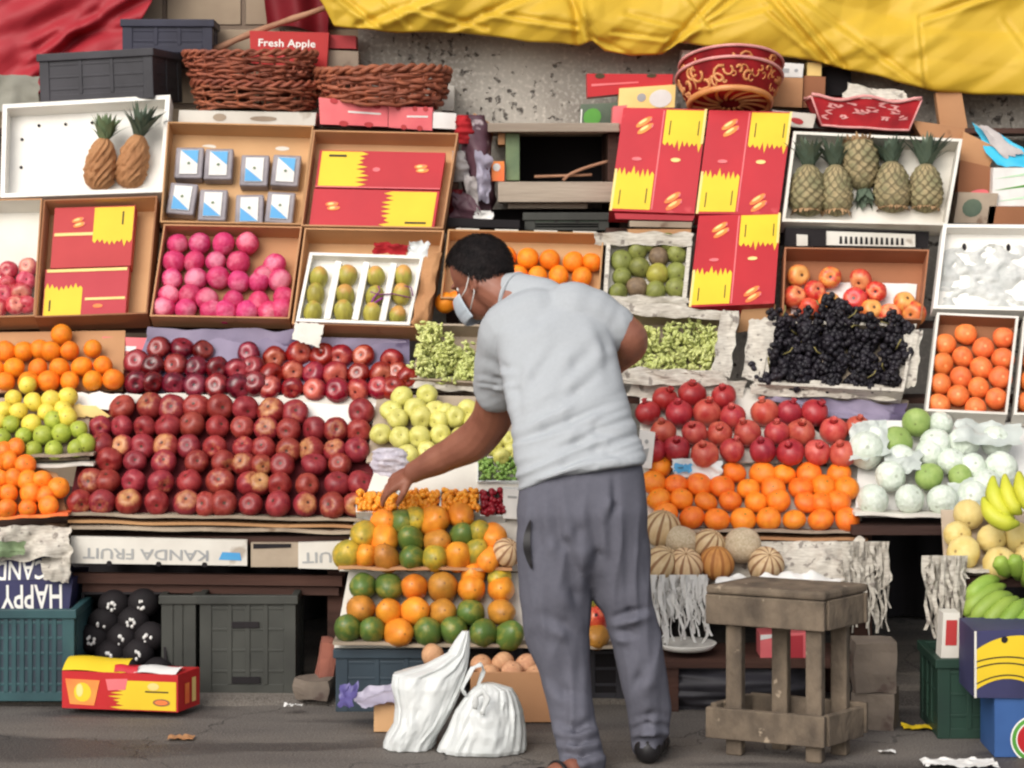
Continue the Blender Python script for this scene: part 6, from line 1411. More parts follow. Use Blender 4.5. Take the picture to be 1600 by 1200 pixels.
for k, (x, y, s, lab) in enumerate([(458, 1106, .012, 'white paper scrap on the pavement near the broken stone'), (283, 1156, .016, 'crumpled tan scrap lying on the road before the floor carton'), (48, 1092, .012, 'small white scrap beneath the teal crate'), (1432, 1140, .018, 'yellow peel scrap on the ground by the stone block'), (1386, 1178, .010, 'small pale scrap on the road right of the stool')]):
    p = G(x, y, .02 if y < 1110 else 0); mb = MB()
    mb.grid(lambda u, v: p + Vector(((u - .5) * s * 5, (v - .5) * s * 3, .006 + s * .7 * abs(crumple(u * 2, v * 2, k, 1)))), 10, 8)
    mb.build('litter_scrap', ['white_paper', 'paper_brown', 'white_paper', 'print_yellow', 'white_paper'][k], None, label=lab, cat='litter', fix=False)
# ------------------------------------------------------------------ below the papayas
yb = .72
a, b = P(524, 1015, yb), P(700, 1015, yb)
crate('blue_crate', 'slate blue crate standing under the lower papayas', ((a.x + b.x) / 2, yb + .16, .0), b.x - a.x, .3, a.z, 0, 'plastic_slate', rows=3, cols=3, solidpanel='plastic_slate')
a, b = P(742, 1012, yb), P(985, 1012, yb)
crate('black_crate', 'black crate under the papayas behind the trouser legs', ((a.x + b.x) / 2 + .06, yb + .30, .0), b.x - a.x - .12, .3, a.z, 0, 'plastic_black', rows=3, cols=4, solidpanel='void_dark')
cy = .56
q0, q1 = P(735, 1170, cy), P(866, 1170, cy); zt = P(800, 1050, cy).z
o = empty('cardboard_box', ((q0.x + q1.x) / 2, cy + .07, 0), 'brown cardboard box of tan fruit behind the white bags', 'box')
mb = MB(); T = object.__new__(Tray); T.o = [Vector((q0.x, cy, zt)), Vector((q1.x, cy, zt)), Vector((q1.x, cy, .004)), Vector((q0.x, cy, .004))]; 
x0, x1, y0, y1 = q0.x, q1.x, cy, cy + .16
for (A, B2, w) in (((x0, y0), (x1, y0), 0), ((x1, y0), (x1, y1), 0), ((x1, y1), (x0, y1), 0), ((x0, y1), (x0, y0), 0)):
    A = Vector((*A, 0)); B2 = Vector((*B2, 0)); mid = Vector(((x0 + x1) / 2, (y0 + y1) / 2, 0)); ia, ib = A.lerp(mid, .06), B2.lerp(mid, .06); z1 = Vector((0, 0, zt)); z0 = Vector((0, 0, .004))
    mb.hexa([A + z0, B2 + z0, ib + z0, ia + z0, A + z1, B2 + z1, ib + z1, ia + z1])
mb.box(((x0 + x1) / 2, (y0 + y1) / 2, .012), x1 - x0 - .02, y1 - y0 - .02, .012)
mb.build('box_body', 'card', o, bevel=.002)
rows = [Z('765,1056 800,1050 838,1056'), Z('752,1040 786,1036 822,1040')]
for k, row in enumerate(rows):
    for j, (x, y) in enumerate(row): put('sapota', 'guava', 'sapota_skin', P(x, y, cy + .05 + .06 * k), .037, (0, -.4, 1), .5, f'tan round fruit, {_ORD[j + 1]} from left in the {("front","back")[k]} row of the floor box', 'fruit', 'tan fruit in the floor box')
put('sapota', 'guava', 'sapota_skin', P(676, 1024, .62), .036, (0, -.4, 1), .5, 'tan round fruit resting between the tall white bag and the blue crate', 'fruit', None)
put('sapota', 'guava', 'sapota_skin', P(690, 1046, .60), .036, (0, -.4, 1), .5, 'tan round fruit half hidden behind the tall white bag', 'fruit', None)
g = G(606, 1142, 0)
mb = MB(); mb.box((g.x, .46, .045), .085, .06, .085); mb.build('small_carton', 'card_in', None, label='small tan carton behind the tall white bag', cat='carton', bevel=.003)
# white carrier bags
def carrier(name, label, outline, Y, dep, seed, m='bag_white', handles=(), nrow=110, n=120, amp=.014, kn=7):
    """outline rows (py, px left, px right, depth factor)"""
    mb = MB(); pv = [p[0] for p in outline]; vs = []; fs = []
    for j in range(nrow + 1):
        py = pv[0] + (pv[-1] - pv[0]) * j / nrow; l = np.interp(py, pv, [p[1] for p in outline]); r_ = np.interp(py, pv, [p[2] for p in outline]); dp = dep * np.interp(py, pv, [p[3] for p in outline])
        cx, hw = (l + r_) / 2, (r_ - l) / 2
        for i in range(n):
            a = 2 * math.pi * i / n; ca, sa = math.cos(a), math.sin(a)
            ex = abs(ca) ** .8 * (1 if ca > 0 else -1); q = P(cx + hw * ex, py, Y); q.y += dp * sa
            cr = 1.5 * facets(ca * 1.3 + seed + py * .003, sa * 1.3 + (py - pv[0]) * .007, seed) + .8 * facets(ca * 3 + py * .005, sa * 3 + (py - pv[0]) * .013, seed + 1) + .35 * facets(ca * 6, sa * 6 + (py - pv[0]) * .03, seed + 2)
            k_ = min(1, hw / 40); q += Vector((ca * .5, sa, 0)) * amp * cr * k_
            q.z = max(q.z, .003); vs.append(q)
    for j in range(nrow):
        for i in range(n): fs.append((j * n + i, j * n + (i + 1) % n, (j + 1) * n + (i + 1) % n, (j + 1) * n + i))
    fs.append(tuple(range(n))); fs.append(tuple(nrow * n + i for i in range(n)))
    mb.add(vs, fs, 0, True)
    o = mb.build(name, m, None, label=label, cat='bag')
    for pts, wd in handles:
        mb = MB(); p = [P(x, y, Y + dy) for x, y, dy in pts]; q = []
        for i in range(len(p) - 1):
            for t in (0, .25, .5, .75): q.append(p[i].lerp(p[i + 1], t))
        q.append(p[-1]); mb.tube(q, [wd * (1 + .25 * math.sin(i * 1.3 + seed)) for i in range(len(q))], 8, flat=.35); mb.build('handle', m, o)
    return o
carrier('carrier_bag', 'taller white carrier bag with a handle pulled up, on the ground', [(986, 722, 733, .1), (1000, 712, 734, .2), (1020, 700, 733, .35), (1040, 662, 730, .6), (1052, 616, 728, .8), (1070, 612, 724, .9), (1100, 617, 712, .95), (1130, 615, 696, 1), (1150, 603, 684, 1), (1166, 598, 680, .95), (1173, 622, 676, .7)], .26, .10, 2)
carrier('carrier_bag', 'squatter white carrier bag with looped handles in front of the box', [(1068, 752, 776, .2), (1076, 738, 800, .5), (1090, 726, 808, .75), (1110, 712, 816, .9), (1140, 700, 822, 1), (1165, 686, 824, 1), (1178, 682, 822, .85)], .20, .10, 5,
        handles=[([(728, 1088, -.02), (722, 1076, -.03), (738, 1044, -.03), (752, 1038, -.02), (756, 1048, 0), (744, 1078, 0)], .009), ([(742, 1108, -.10), (744, 1088, -.11), (754, 1080, -.11), (762, 1092, -.11), (752, 1116, -.11)], .008)])
sheet('lilac_bag', 'bag_lilac', [(545, 1078), (620, 1056), (622, 1102), (566, 1112)], [.50, .50, .40, .40], 28, 18, .03, 9, 81, label='empty greyish lilac plastic bag left of the white bags', cat='bag')
sheet('purple_scrap', 'bag_purple', [(532, 1072), (560, 1068), (552, 1106), (524, 1104)], [.52, .52, .45, .45], 14, 12, .025, 12, 82, label='purple plastic scrap by the foot of the blue crate', cat='bag')
# ------------------------------------------------------------------ stool
def stool():
    # plan: corner toward the viewer at px 1288; long face runs to px 1102, short face to px 1355
    A, Bc, Cc = P(1102, 940, .14), P(1288, 985, .0), P(1357, 960, .17)
    A.z = Bc.z = Cc.z = 0; Dd = A + (Cc - Bc)
    cen = (A + Cc) / 2; zt = P(1290, 929, .0).z; za = P(1290, 988, .0).z
    o = empty('wooden_stool', (cen.x, cen.y, 0), 'weathered wooden stool table standing right of the man', 'stool')
    cs = [A, Bc, Cc, Dd]
    def off(s): return [cen + (c - cen) * s for c in cs]
    tp = off(1.0); mb = MB(); rr = random.Random(1)
    mb.hexa([*(p + Vector((0, 0, zt - .02)) for p in tp), *(p + Vector((0, 0, zt + .006)) for p in tp)]); mb.build('seat_board', 'wood_stool', o, bevel=.008)
    ap = off(1.0)
    def rail(p, q, z0, z1, th, name, nin):
        mb = MB(); t = (q - p).normalized(); nrm = Vector((t.y, -t.x, 0))
        if nrm.dot(cen - p) < 0: nrm = -nrm
        mb.hexa([p + Vector((0, 0, z0)), q + Vector((0, 0, z0)), q + nrm * th + Vector((0, 0, z0)), p + nrm * th + Vector((0, 0, z0)), p + Vector((0, 0, z1)), q + Vector((0, 0, z1)), q + nrm * th + Vector((0, 0, z1)), p + nrm * th + Vector((0, 0, z1))])
        mb.build(name, 'wood_stool', o, bevel=.004)
    zl0, zl1 = P(1290, 1170, .0).z, P(1290, 1121, .0).z
    sh = .022
    for i in range(4):
        p, q = ap[i], ap[(i + 1) % 4]; t = (q - p).normalized()
        ins = t * .0235 if i % 2 else Vector((0, 0, 0))
        rail(p + ins, q - ins, za, zt - .022, .022, 'apron', 0)
        rail(p + ins * 1.02, q - ins * 1.02, zl0 if i in (0, 1) else zl0 + .01, zl1 if i in (0, 1) else zl1 + .01, .022, 'lower_rail', 0)
    e1 = (Bc - A).normalized(); e2 = (Cc - Bc).normalized()
    lg = [A + e1 * .062 + e2 * .052, Bc - e1 * .058 + e2 * .052, Cc - e1 * .058 - e2 * .05, Dd + e1 * .125 - e2 * .05]
    for p in lg:
        mb = MB(); ang = math.atan2((Bc - A).y, (Bc - A).x); mb.box((p.x, p.y, (za + .03) / 2), .05, .045, za + .03, 0, Matrix.Rotation(ang, 3, 'Z')); mb.build('leg', 'wood_stool', o, bevel=.006)
    return zt
stool()
# white and newspaper fringe hanging from the melon shelf
def fringe(name, m, px0, px1, py0, py1, Y, n, seed, label, wd=9):
    r = random.Random(seed); mb = MB()
    for k in range(n):
        x = px0 + (px1 - px0) * (k + r.uniform(.1, .9)) / n; ln = (py1 - py0) * r.uniform(.15, 1.0) ** .8; yy = Y - r.uniform(0, .05); s = wd * r.uniform(.5, 1.3) * mpp(Y) / 2; ph = r.uniform(0, 6)
        for i in range(9):
            t = i / 9; t2 = (i + 1) / 9; vs = []
            for tt in (t, t2):
                p = P(x + 6 * math.sin(tt * 5 + ph) * tt + 4 * math.sin(tt * 13 + ph * 2) * tt, py0 + ln * tt, yy); tw = math.sin(ph + tt * 4); s2 = s * (1 - .5 * tt)
                vs += [p + Vector((-s2 * abs(tw) - .002, -s2 * (1 - abs(tw)), 0)), p + Vector((s2 * abs(tw) + .002, s2 * (1 - abs(tw)), 0))]
            mb.add(vs, [(0, 1, 3, 2)], 0, True)
    return mb.build(name, m, None, label=label, cat='paper', fix=False)
fringe('paper_fringe', 'white_paper', 1018, 1104, 898, 1010, .79, 60, 3, 'white shredded paper hanging below the melons beside the trousers', 5)
fringe('paper_fringe', 'newsprint', 1318, 1388, 846, 1000, .80, 50, 4, 'torn newspaper strips hanging at the right end of the melon shelf', 5)
fringe('paper_fringe', 'newsprint', 1444, 1510, 868, 1010, .50, 46, 5, 'torn newspaper strips hanging below the yellow melons', 6)
sheet('white_shreds', 'white_paper', [(1010, 890), (1110, 892), (1104, 924), (1018, 920)], [.81, .81, .78, .78], 22, 10, .03, 16, 91, label='crumpled white paper under the front melons', cat='paper')
sheet('white_shreds', 'white_paper', [(1120, 898), (1320, 902), (1300, 924), (1120, 920)], [.72, .72, .62, .62], 40, 10, .03, 16, 92, label='crumpled white paper strip behind the stool top', cat='paper')
sheet('newspaper', 'newsprint', [(1226, 846), (1352, 844), (1352, 906), (1216, 908)], [.90, .90, .78, .78], 26, 16, .03, 12, 93, label='crumpled newspaper beside the last striped melon', cat='paper')
Ts = P(1075, 1016, .74); mb = MB()
mb.lathe([(0, 0), (.085, 0), (.10, .018), (.096, .020), (.082, .005), (0, .005)], 32, 0, (Ts.x, .80, Ts.z - .004)); mb.build('white_plate', 'white_foam', None, label='shallow white dish on the low ledge beside the trousers', cat='dish')
a, b = P(1030, 1024, .78), P(1330, 1024, .78); mb = MB(); mb.hexa([(a.x, .72, a.z - .03), (b.x, .72, a.z - .03), (b.x, 1.0, a.z - .03), (a.x, 1.0, a.z - .03), (a.x, .72, a.z), (b.x, .72, a.z), (b.x, 1.0, a.z), (a.x, 1.0, a.z)])
o = empty('low_ledge', ((a.x + b.x) / 2, .86, 0), 'low dark ledge behind the stool legs', 'ledge'); mb.build('ledge_board', 'wood_brown', o)
for x in (a.x + .04, b.x - .04):
    for y in (.75, .96): mb = MB(); mb.box((x, y, (a.z - .03) / 2), .04, .04, a.z - .032); mb.build('leg', 'wood_brown', o)
solid([(1188, 992), (1262, 988), (1262, 1030), (1188, 1032)], .12, ['print_pink', 'print_red_dull', 'white_paper'], 'pink_carton', 'faded pink carton seen between the stool legs', 'carton', Y4=[.74] * 4, extra=lambda mb, T: (patch(mb, T, [(.45, .0), (.9, .0), (.9, .9), (.45, .9)], 1), patch(mb, T, [(0, .8), (.4, .9), (.4, 1), (0, 1)], 2)))
bagblob('dark_bag', 'plastic_black', [(1038, 1040, 1260), (1070, 1030, 1280), (1112, 1034, 1280)], .80, .10, 14, 'black plastic bag slumped under the low ledge', amp=.03)
# stone block
g = G(1372, 1140, 0)
rubble('stone_block', 'stone', (g.x, g.y + .06, .055), (.14, .14, .125), 8, 'rough grey stone block, lower of two right of the stool', 'stone', 0, .04, .07)
rubble('stone_block', 'stone', (g.x - .005, g.y + .06, .195), (.135, .13, .16), 9, 'rough grey stone block, upper of two right of the stool', 'stone', 0, .04, .07)
# ------------------------------------------------------------------ right corner
g0, g1 = P(1466, 1150, .34), P(1566, 1150, .34); zt = P(1500, 1030, .34).z
crate('green_crate', 'dark green crate standing behind the banana box', ((g0.x + g1.x) / 2 + .03, .5, 0), g1.x - g0.x + .06, .30, zt, 0, 'plastic_green', rows=3, cols=3, solidpanel='plastic_green')
solid([(1474, 958), (1500, 958), (1498, 1030), (1470, 1030)], .08, ['white_card', 'print_red_dull'], 'red_white_carton', 'small white carton with a dull red panel on the green crate', 'carton', Y4=[.36] * 4, extra=lambda mb, T: patch(mb, T, [(.2, .3), (.85, .3), (.85, .85), (.2, .85)], 1))
solid([(1500, 1000), (1530, 1000), (1530, 1036), (1498, 1036)], .08, ['navy', 'ink_white'], 'navy_carton', 'navy carton corner with a white letter beside the banana box', 'carton', Y4=[.37] * 4)
mb = MB(); T = Tray([(1500, 1000), (1530, 1000), (1530, 1036), (1498, 1036)], .08, Y4=[.37] * 4); text_geo(mb, 'B', T, .5, .5, .03, 0); mb.build('lettering', 'ink_white', bpy.data.objects['navy_carton'], fix=False)
board('display_board', 'card_grey', [(1470, 796), (1690, 800), (1690, 900), (1476, 896)], [.80, .80, .56, .56], 'sloped grey board under the pale yellow melons')
layers([(1470, 1690, 892, 900, 'newsprint', .49, 'newspaper covered card edge under the pale yellow melons')])
x0, x1 = P(1476, 900, .5).x, P(1690, 900, .5).x; zt2 = P(1500, 905, .5).z
o = empty('stall_table', ((x0 + x1) / 2, .68, 0), 'small dark table under the pale yellow melons', 'table')
mb = MB(); mb.hexa([(x0, .53, zt2 - .03), (x1, .53, zt2 - .03), (x1, .85, zt2 - .03), (x0, .85, zt2 - .03), (x0, .53, zt2), (x1, .53, zt2), (x1, .85, zt2), (x0, .85, zt2)]); mb.build('tabletop', 'wood_brown', o)
for x in (x0 + .1, x1 - .05):
    for y in (.70, .82): mb = MB(); mb.box((x, y, zt2 / 2 - .015), .05, .05, zt2 - .032); mb.build('leg', 'wood_brown', o)
# banana box on the blue carton
def ban(mb, T):
    ku = [0, .2, .45, .7, 1]; tt = np.linspace(0, 1, 24); cv = lambda vs, t: float(np.polyval(np.polyfit(ku, vs, 3), t))
    def band(lo, hi, mi, of): quad_strip(mb, T, [((t, cv(lo, t)), (t, cv(hi, t))) for t in tt], mi, of)
    band([.10, .22, .30, .22, .02], [.70, .82, .92, .90, .84], 1, .002)
    for l in ([.52, .57, .60, .56, .46], [.42, .48, .51, .46, .35], [.18, .27, .345, .27, .09]): band(l, [v + .022 for v in l], 2, .003)
    disc(mb, T, .40, .86, .045, .05, 3, 12, .0035)
Yb_ = .10
o_, T = solid([(1522, 986), (1640, 982), (1640, 1092), (1522, 1090)], .22, ['navy', 'print_yellow', 'print_dark', 'void_dark', 'white_card'], 'banana_carton', 'navy carton printed with big yellow bananas under the green bunch', 'carton', Y4=[Yb_] * 4, extra=lambda mb, T: (ban(mb, T), patch(mb, T, [(0, 0), (.03, 0), (.03, 1), (0, 1)], 4, .0035)))
zb = T.o[3].z
xq0, xq1 = P(1554, 1100, Yb_ + .01).x, P(1690, 1100, Yb_ + .01).x
mb = MB(); T = object.__new__(Tray); T.o = [Vector((xq0, Yb_ + .01, zb - .002)), Vector((xq1, Yb_ + .01, zb - .002)), Vector((xq1, Yb_ + .01, .002)), Vector((xq0, Yb_ + .01, .002))]; T.n = Vector((0, -1, 0)); T.w = xq1 - xq0; T.h = zb; T.c = sum(T.o, Vector()) / 4
mb.hexa([T.o[3], T.o[2], T.o[2] + Vector((0, .2, 0)), T.o[3] + Vector((0, .2, 0)), T.o[0], T.o[1], T.o[1] + Vector((0, .2, 0)), T.o[0] + Vector((0, .2, 0))])
asp = T.w / T.h; cu, cv = .46, .30
for rr, mi, of in ((.40, 2, .002), (.375, 1, .0028), (.31, 2, .0036), (.29, 3, .0044)): disc(mb, T, cu, cv, rr / asp, rr, mi, 32, of)
mb.build('blue_carton', ['royal_blue', 'print_green', 'ink_white', 'print_red'], None, label='blue carton with a green white and red disc under the banana carton', cat='carton')
g = G(1440, 1196, 0); mb = MB()
mb.grid(lambda u, v: Vector((g.x + .22 * u, g.y - .06 + .10 * v, .006 + .012 * abs(crumple(u * 2, v * 2, 4, 2)))), 24, 12); mb.build('plastic_sheet', 'white_paper', None, label='flat white plastic sheet on the road at the bottom right', cat='sheet', fix=False)
# ------------------------------------------------------------------ the man
man = empty('person', (P(880, 1195, .02).x, .05, 0), 'man in pale grey t-shirt and dark grey trousers bending to reach the fruit', 'person')
def remesh(mb, vox, smooth=4):
    me = mb.mesh('tmp', 'skin'); bm = bmesh.new(); bm.from_mesh(me); bmesh.ops.recalc_face_normals(bm, faces=bm.faces); bm.to_mesh(me); bm.free()
    ob = bpy.data.objects.new('tmp', me); COL.objects.link(ob)
    m1 = ob.modifiers.new('r', 'REMESH'); m1.mode = 'VOXEL'; m1.voxel_size = vox; m1.use_smooth_shade = True
    m2 = ob.modifiers.new('s', 'SMOOTH'); m2.factor = .5; m2.iterations = smooth
    dg = bpy.context.evaluated_depsgraph_get(); dg.update(); e = ob.evaluated_get(dg); m3 = e.to_mesh()
    v = [w.co.copy() for w in m3.vertices]; nn = [w.normal.copy() for w in m3.vertices]; f = [tuple(p.vertices) for p in m3.polygons]; e.to_mesh_clear()
    bpy.data.objects.remove(ob); bpy.data.meshes.remove(me); return v, nn, f
def limb(mb, pts, n=16, flat=1.0):
    """points (px, py, Y, radius px)"""
    P3 = [P(a, b, y) for a, b, y, r in pts]; rr = [r * mpp(y) for a, b, y, r in pts]
    q, rq = [], []
    for i in range(len(P3) - 1):
        for t in np.linspace(0, 1, 6, endpoint=False): q.append(P3[i].lerp(P3[i + 1], t)); rq.append(rr[i] + (rr[i + 1] - rr[i]) * (t * t * (3 - 2 * t)))
    q.append(P3[-1]); rq.append(rr[-1])
    # smooth the path a little
    for _ in range(3): q = [q[0]] + [(q[i - 1] + q[i] * 2 + q[i + 1]) / 4 for i in range(1, len(q) - 1)] + [q[-1]]
    mb.tube(q, rq, n, flat=flat)
    mb.ell(q[0], rq[0], rq[0], rq[0], 12, 8); mb.ell(q[-1], rq[-1], rq[-1], rq[-1], 12, 8)
def loft(mb, rings, n=40, sub=4):
    """rings (Lx,Ly,Rx,Ry,Y,depth m[,lift px]) bottom to top; closed at both ends"""
    R_ = []
    for i in range(len(rings) - 1):
        a, b = rings[i], rings[i + 1]; a = a + (0,) * (7 - len(a)); b = b + (0,) * (7 - len(b))
        for t in np.linspace(0, 1, sub, endpoint=False): R_.append(tuple(x + (y - x) * t for x, y in zip(a, b)))
    z = rings[-1]; R_.append(z + (0,) * (7 - len(z))); vs = []; fs = []
    for (lx, ly, rx, ry, Y, dp, lf) in R_:
        Lp, Rp = P(lx, ly, Y), P(rx, ry, Y); c = (Lp + Rp) / 2; hx = (Rp - Lp) / 2
        for k in range(n):
            a = 2 * math.pi * k / n; ca, sa = math.cos(a), math.sin(a)
            ca2 = abs(ca) ** .85 * (1 if ca >= 0 else -1); sa2 = abs(sa) ** .85 * (1 if sa >= 0 else -1)
            vs.append(c + hx * ca2 + Vector((0, -dp * sa2, lf * mpp(Y) * max(0, sa))))
    m = len(R_)
    for j in range(m - 1):
        for k in range(n): fs.append((j * n + k, j * n + (k + 1) % n, (j + 1) * n + (k + 1) % n, (j + 1) * n + k))
    fs.append(tuple(range(n))); fs.append(tuple((m - 1) * n + k for k in range(n))); mb.add(vs, fs, 0, True)
def crease(v, nn, lines, ymid):
    out = []
    for p, n_ in zip(v, nn):
        d = p.y + D0; px = 800 + p.x / d * F; py = HZ - (p.z - H) / d * F; s = 0.0
        wy = min(1, max(0, (-n_.y + .05) / .55))
        if wy > 0:
            for pts, dp, w in lines:
                for i in range(len(pts) - 1):
                    x0, y0 = pts[i]; x1, y1 = pts[i + 1]
                    if px < min(x0, x1) - 4 * w or px > max(x0, x1) + 4 * w or py < min(y0, y1) - 4 * w or py > max(y0, y1) + 4 * w: continue
                    dx, dy = x1 - x0, y1 - y0; l2 = dx * dx + dy * dy; t = ((px - x0) * dx + (py - y0) * dy) / l2
                    tc = min(1, max(0, t)); ex, ey = px - x0 - tc * dx, py - y0 - tc * dy; r2 = ex * ex + ey * ey
                    sd = (dx * ey - dy * ex) / math.sqrt(l2); taper = math.sin(math.pi * min(1, max(0, .12 + .76 * ((i + tc) / (len(pts) - 1)))))
                    s += dp * taper * (-math.exp(-r2 / (w * w)) + .9 * math.exp(-((sd - 1.6 * w) ** 2 + max(0, r2 - sd * sd)) / (1.6 * w * w)))
        out.append(p + n_ * s * wy)
    return out
def finish(name, v, f, m, fixn=True):
    mb = MB(); mb.add(v, f, 0, True); return mb.build(name, m, man, fix=False)
# ---- shared skeleton (photo x, photo y, depth)
SHL, ELL, WRL = (792, 520, .36), (770, 655, .60), (646, 738, .80)
SHR, ELR, WRR = (935, 500, .36), (992, 532, .34), (930, 590, .62)
# ---- body: torso, neck, head, arms, hands, legs, feet as one surface
mb = MB()
loft(mb, [(835, 860, 985, 860, .06, .085), (826, 770, 990, 770, .06, .095), (822, 720, 985, 720, .09, .095), (812, 640, 970, 640, .18, .10), (800, 560, 950, 560, .27, .105), (805, 500, 940, 500, .34, .10), (826, 462, 920, 462, .40, .07)])
limb(mb, [(850, 485, .40, 42), (810, 470, .44, 33), (782, 458, .47, 32), (765, 445, .49, 34)])
limb(mb, [(*SHL, 38), (782, 590, .47, 33), (*ELL, 32), (742, 690, .66, 31), (690, 716, .74, 24), (*WRL, 17)])
limb(mb, [(*SHR, 36), (960, 511, .35, 33), (984, 526, .34, 29), (986, 540, .36, 27), (955, 566, .50, 24), (*WRR, 17)])
for s in ((858, 870, .06), (965, 870, .08)): mb.ell(P(*s), .085, .09, .09, 16, 10)
limb(mb, [(862, 860, .05, 40), (868, 1000, .04, 31), (880, 1060, .03, 27), (896, 1120, -.008, 20), (909, 1188, -.085, 14)])
limb(mb, [(965, 860, .08, 38), (994, 990, .06, 26), (1008, 1070, .05, 25), (1014, 1120, .07, 21), (1012, 1170, .08, 16)])
def foot(mb, heel, toe, w, h):
    heel, toe = Vector(heel), Vector(toe); t = toe - heel
    for k, (f_, hh, ww) in enumerate(((0, 1.0, .72), (.2, 1.05, .75), (.45, .95, .85), (.7, .7, 1.0), (.9, .45, .9))):
        p = heel + t * f_; mb.ell((p.x, p.y, max(h * hh * .5, .015) + .010), w * ww / 2, w * ww / 2 * 1.1, h * hh * .5, 14, 8)
    d = t.normalized(); s = Vector((d.y, -d.x, 0))
    for k in range(5): p = toe + s * w * (.38 - .19 * k) + d * (.012 - .004 * k); mb.ell((p.x, p.y, .022), .011 if k else .014, .014, .012, 8, 6)
HL = G(895, 1194, .05); fl0 = Vector((P(905, 1180, -.14).x + .01, -.14, 0))
foot(mb, fl0, fl0 + Vector((-.15, -.09, 0)), .085, .05)
fr0 = Vector((P(1012, 1170, .08).x, .06, 0))
foot(mb, fr0, fr0 + Vector((.03, .19, 0)), .085, .07)
# head
Fv = Vector((-.70, .50, -.50)).normalized(); Uv = (Vector((-.32, .22, .92)) - Fv * Vector((-.32, .22, .92)).dot(Fv)).normalized(); Sv = Uv.cross(Fv).normalized()   # Sv: the man's left side is -Sv or +Sv
HC = P(750, 432, .52)
def HP(f, s, u): return HC + Fv * f + Sv * s + Uv * u
MH = Matrix((Fv, Sv, Uv)).transposed()
mb.ell(HP(-.008, 0, .030), .098, .078, .092, 24, 16, 0, MH)          # skull
mb.ell(HP(.030, 0, -.045), .066, .060, .085, 20, 14, 0, MH)          # face and jaw
mb.ell(HP(.062, 0, -.098), .026, .030, .024, 14, 8, 0, MH)           # chin
mb.ell(HP(.090, 0, .012), .012, .046, .012, 12, 6, 0, MH)            # brow
mb.tube([HP(.092, 0, .005), HP(.104, 0, -.02), HP(.114, 0, -.040)], [.009, .011, .015], 8); mb.ell(HP(.116, 0, -.042), .014, .016, .012, 10, 8, 0, MH)
for s in (-1, 1): mb.ell(HP(.098, s * .014, -.046), .009, .009, .008, 8, 6, 0, MH)
mb.ell(HP(.092, 0, -.066), .012, .024, .006, 10, 6, 0, MH); mb.ell(HP(.090, 0, -.076), .012, .021, .007, 10, 6, 0, MH)   # lips
for s in (-1, 1):
    for k in range(9):
        a = -2.0 + 4.2 * k / 8; mb.ell(HP(-.012 - .020 * math.cos(a), s * (.080 + .004 * math.cos(a)), -.018 + .032 * math.sin(a)), .008, .008, .008, 8, 6, 0, MH)
    mb.ell(HP(-.012, s * .076, -.018), .017, .008, .026, 10, 8, 0, MH)
# hands
def hand(mb, wrist, fw, back, thumb, sc=1.0, curl=.9, spread=.11):
    """fw: toward the knuckles, back: out of the back of the hand, thumb: toward the thumb side"""
    fw = Vector(fw).normalized(); back = (Vector(back) - fw * Vector(back).dot(fw)).normalized(); sd = fw.cross(back).normalized()
    if sd.dot(Vector(thumb)) < 0: sd = -sd
    W = Vector(wrist); Mh = Matrix((fw, sd, back)).transposed()
    for k in range(4): mb.tube([W + sd * .014 * (1.5 - k) * .5, W + fw * .045 + sd * .019 * (1.5 - k) * .95, W + fw * .088 * sc + sd * .0205 * (1.5 - k)], [.017, .0155, .0125], 10)
    mb.ell(W + fw * .045, .046, .036, .015, 14, 8, 0, Mh)
    lens = (.072, .080, .075, .058); ends = []
    for k in range(4):
        base = W + fw * (.086 - .004 * abs(k - 1.2)) * sc + sd * .021 * (1.5 - k); d = (fw + sd * spread * (1.5 - k)).normalized(); L_ = lens[k] * sc; p = [base]; ang = 0; rad = [.0105]
        for j, fr in enumerate((.45, .32, .23)):
            ang += curl * (.55, .75, .5)[j] * (1 + .12 * (k - 1)); p.append(p[-1] + (d * math.cos(ang) - back * math.sin(ang)) * L_ * fr); rad.append((.0095, .0088, .0072)[j])
        mb.tube(p, rad, 10); mb.ell(p[-1], .0072, .0072, .0072, 8, 6)
        for q, r_ in zip(p[:-1], rad): mb.ell(q, r_, r_, r_, 8, 6)
    b0 = W + fw * .022 + sd * .024 - back * .004; t1 = b0 + (fw * .7 + sd * .65 - back * .35).normalized() * .042; t2 = t1 + (fw * .9 + sd * .15 - back * .5).normalized() * .032; t3 = t2 + (fw * .95 - sd * .1 - back * .55).normalized() * .024
    mb.tube([b0, t1, t2, t3], [.015, .0125, .0105, .008], 10); mb.ell(t3, .008, .008, .008, 8, 6); mb.ell(t1, .0125, .0125, .0125, 8, 6)
wl = P(*WRL); hand(mb, wl, P(590, 768, .86) - wl, (-.35, -.55, .75), (-.2, -.8, -.6), 1.05, .42)
wr = P(*WRR); hand(mb, wr, Vector((-.6, .5, -.3)), (.3, .3, .8), (-.3, .8, .2), 1.0, .7)
v, nn, f = remesh(mb, .0050, 3)
body = finish('body', v, f, 'skin')
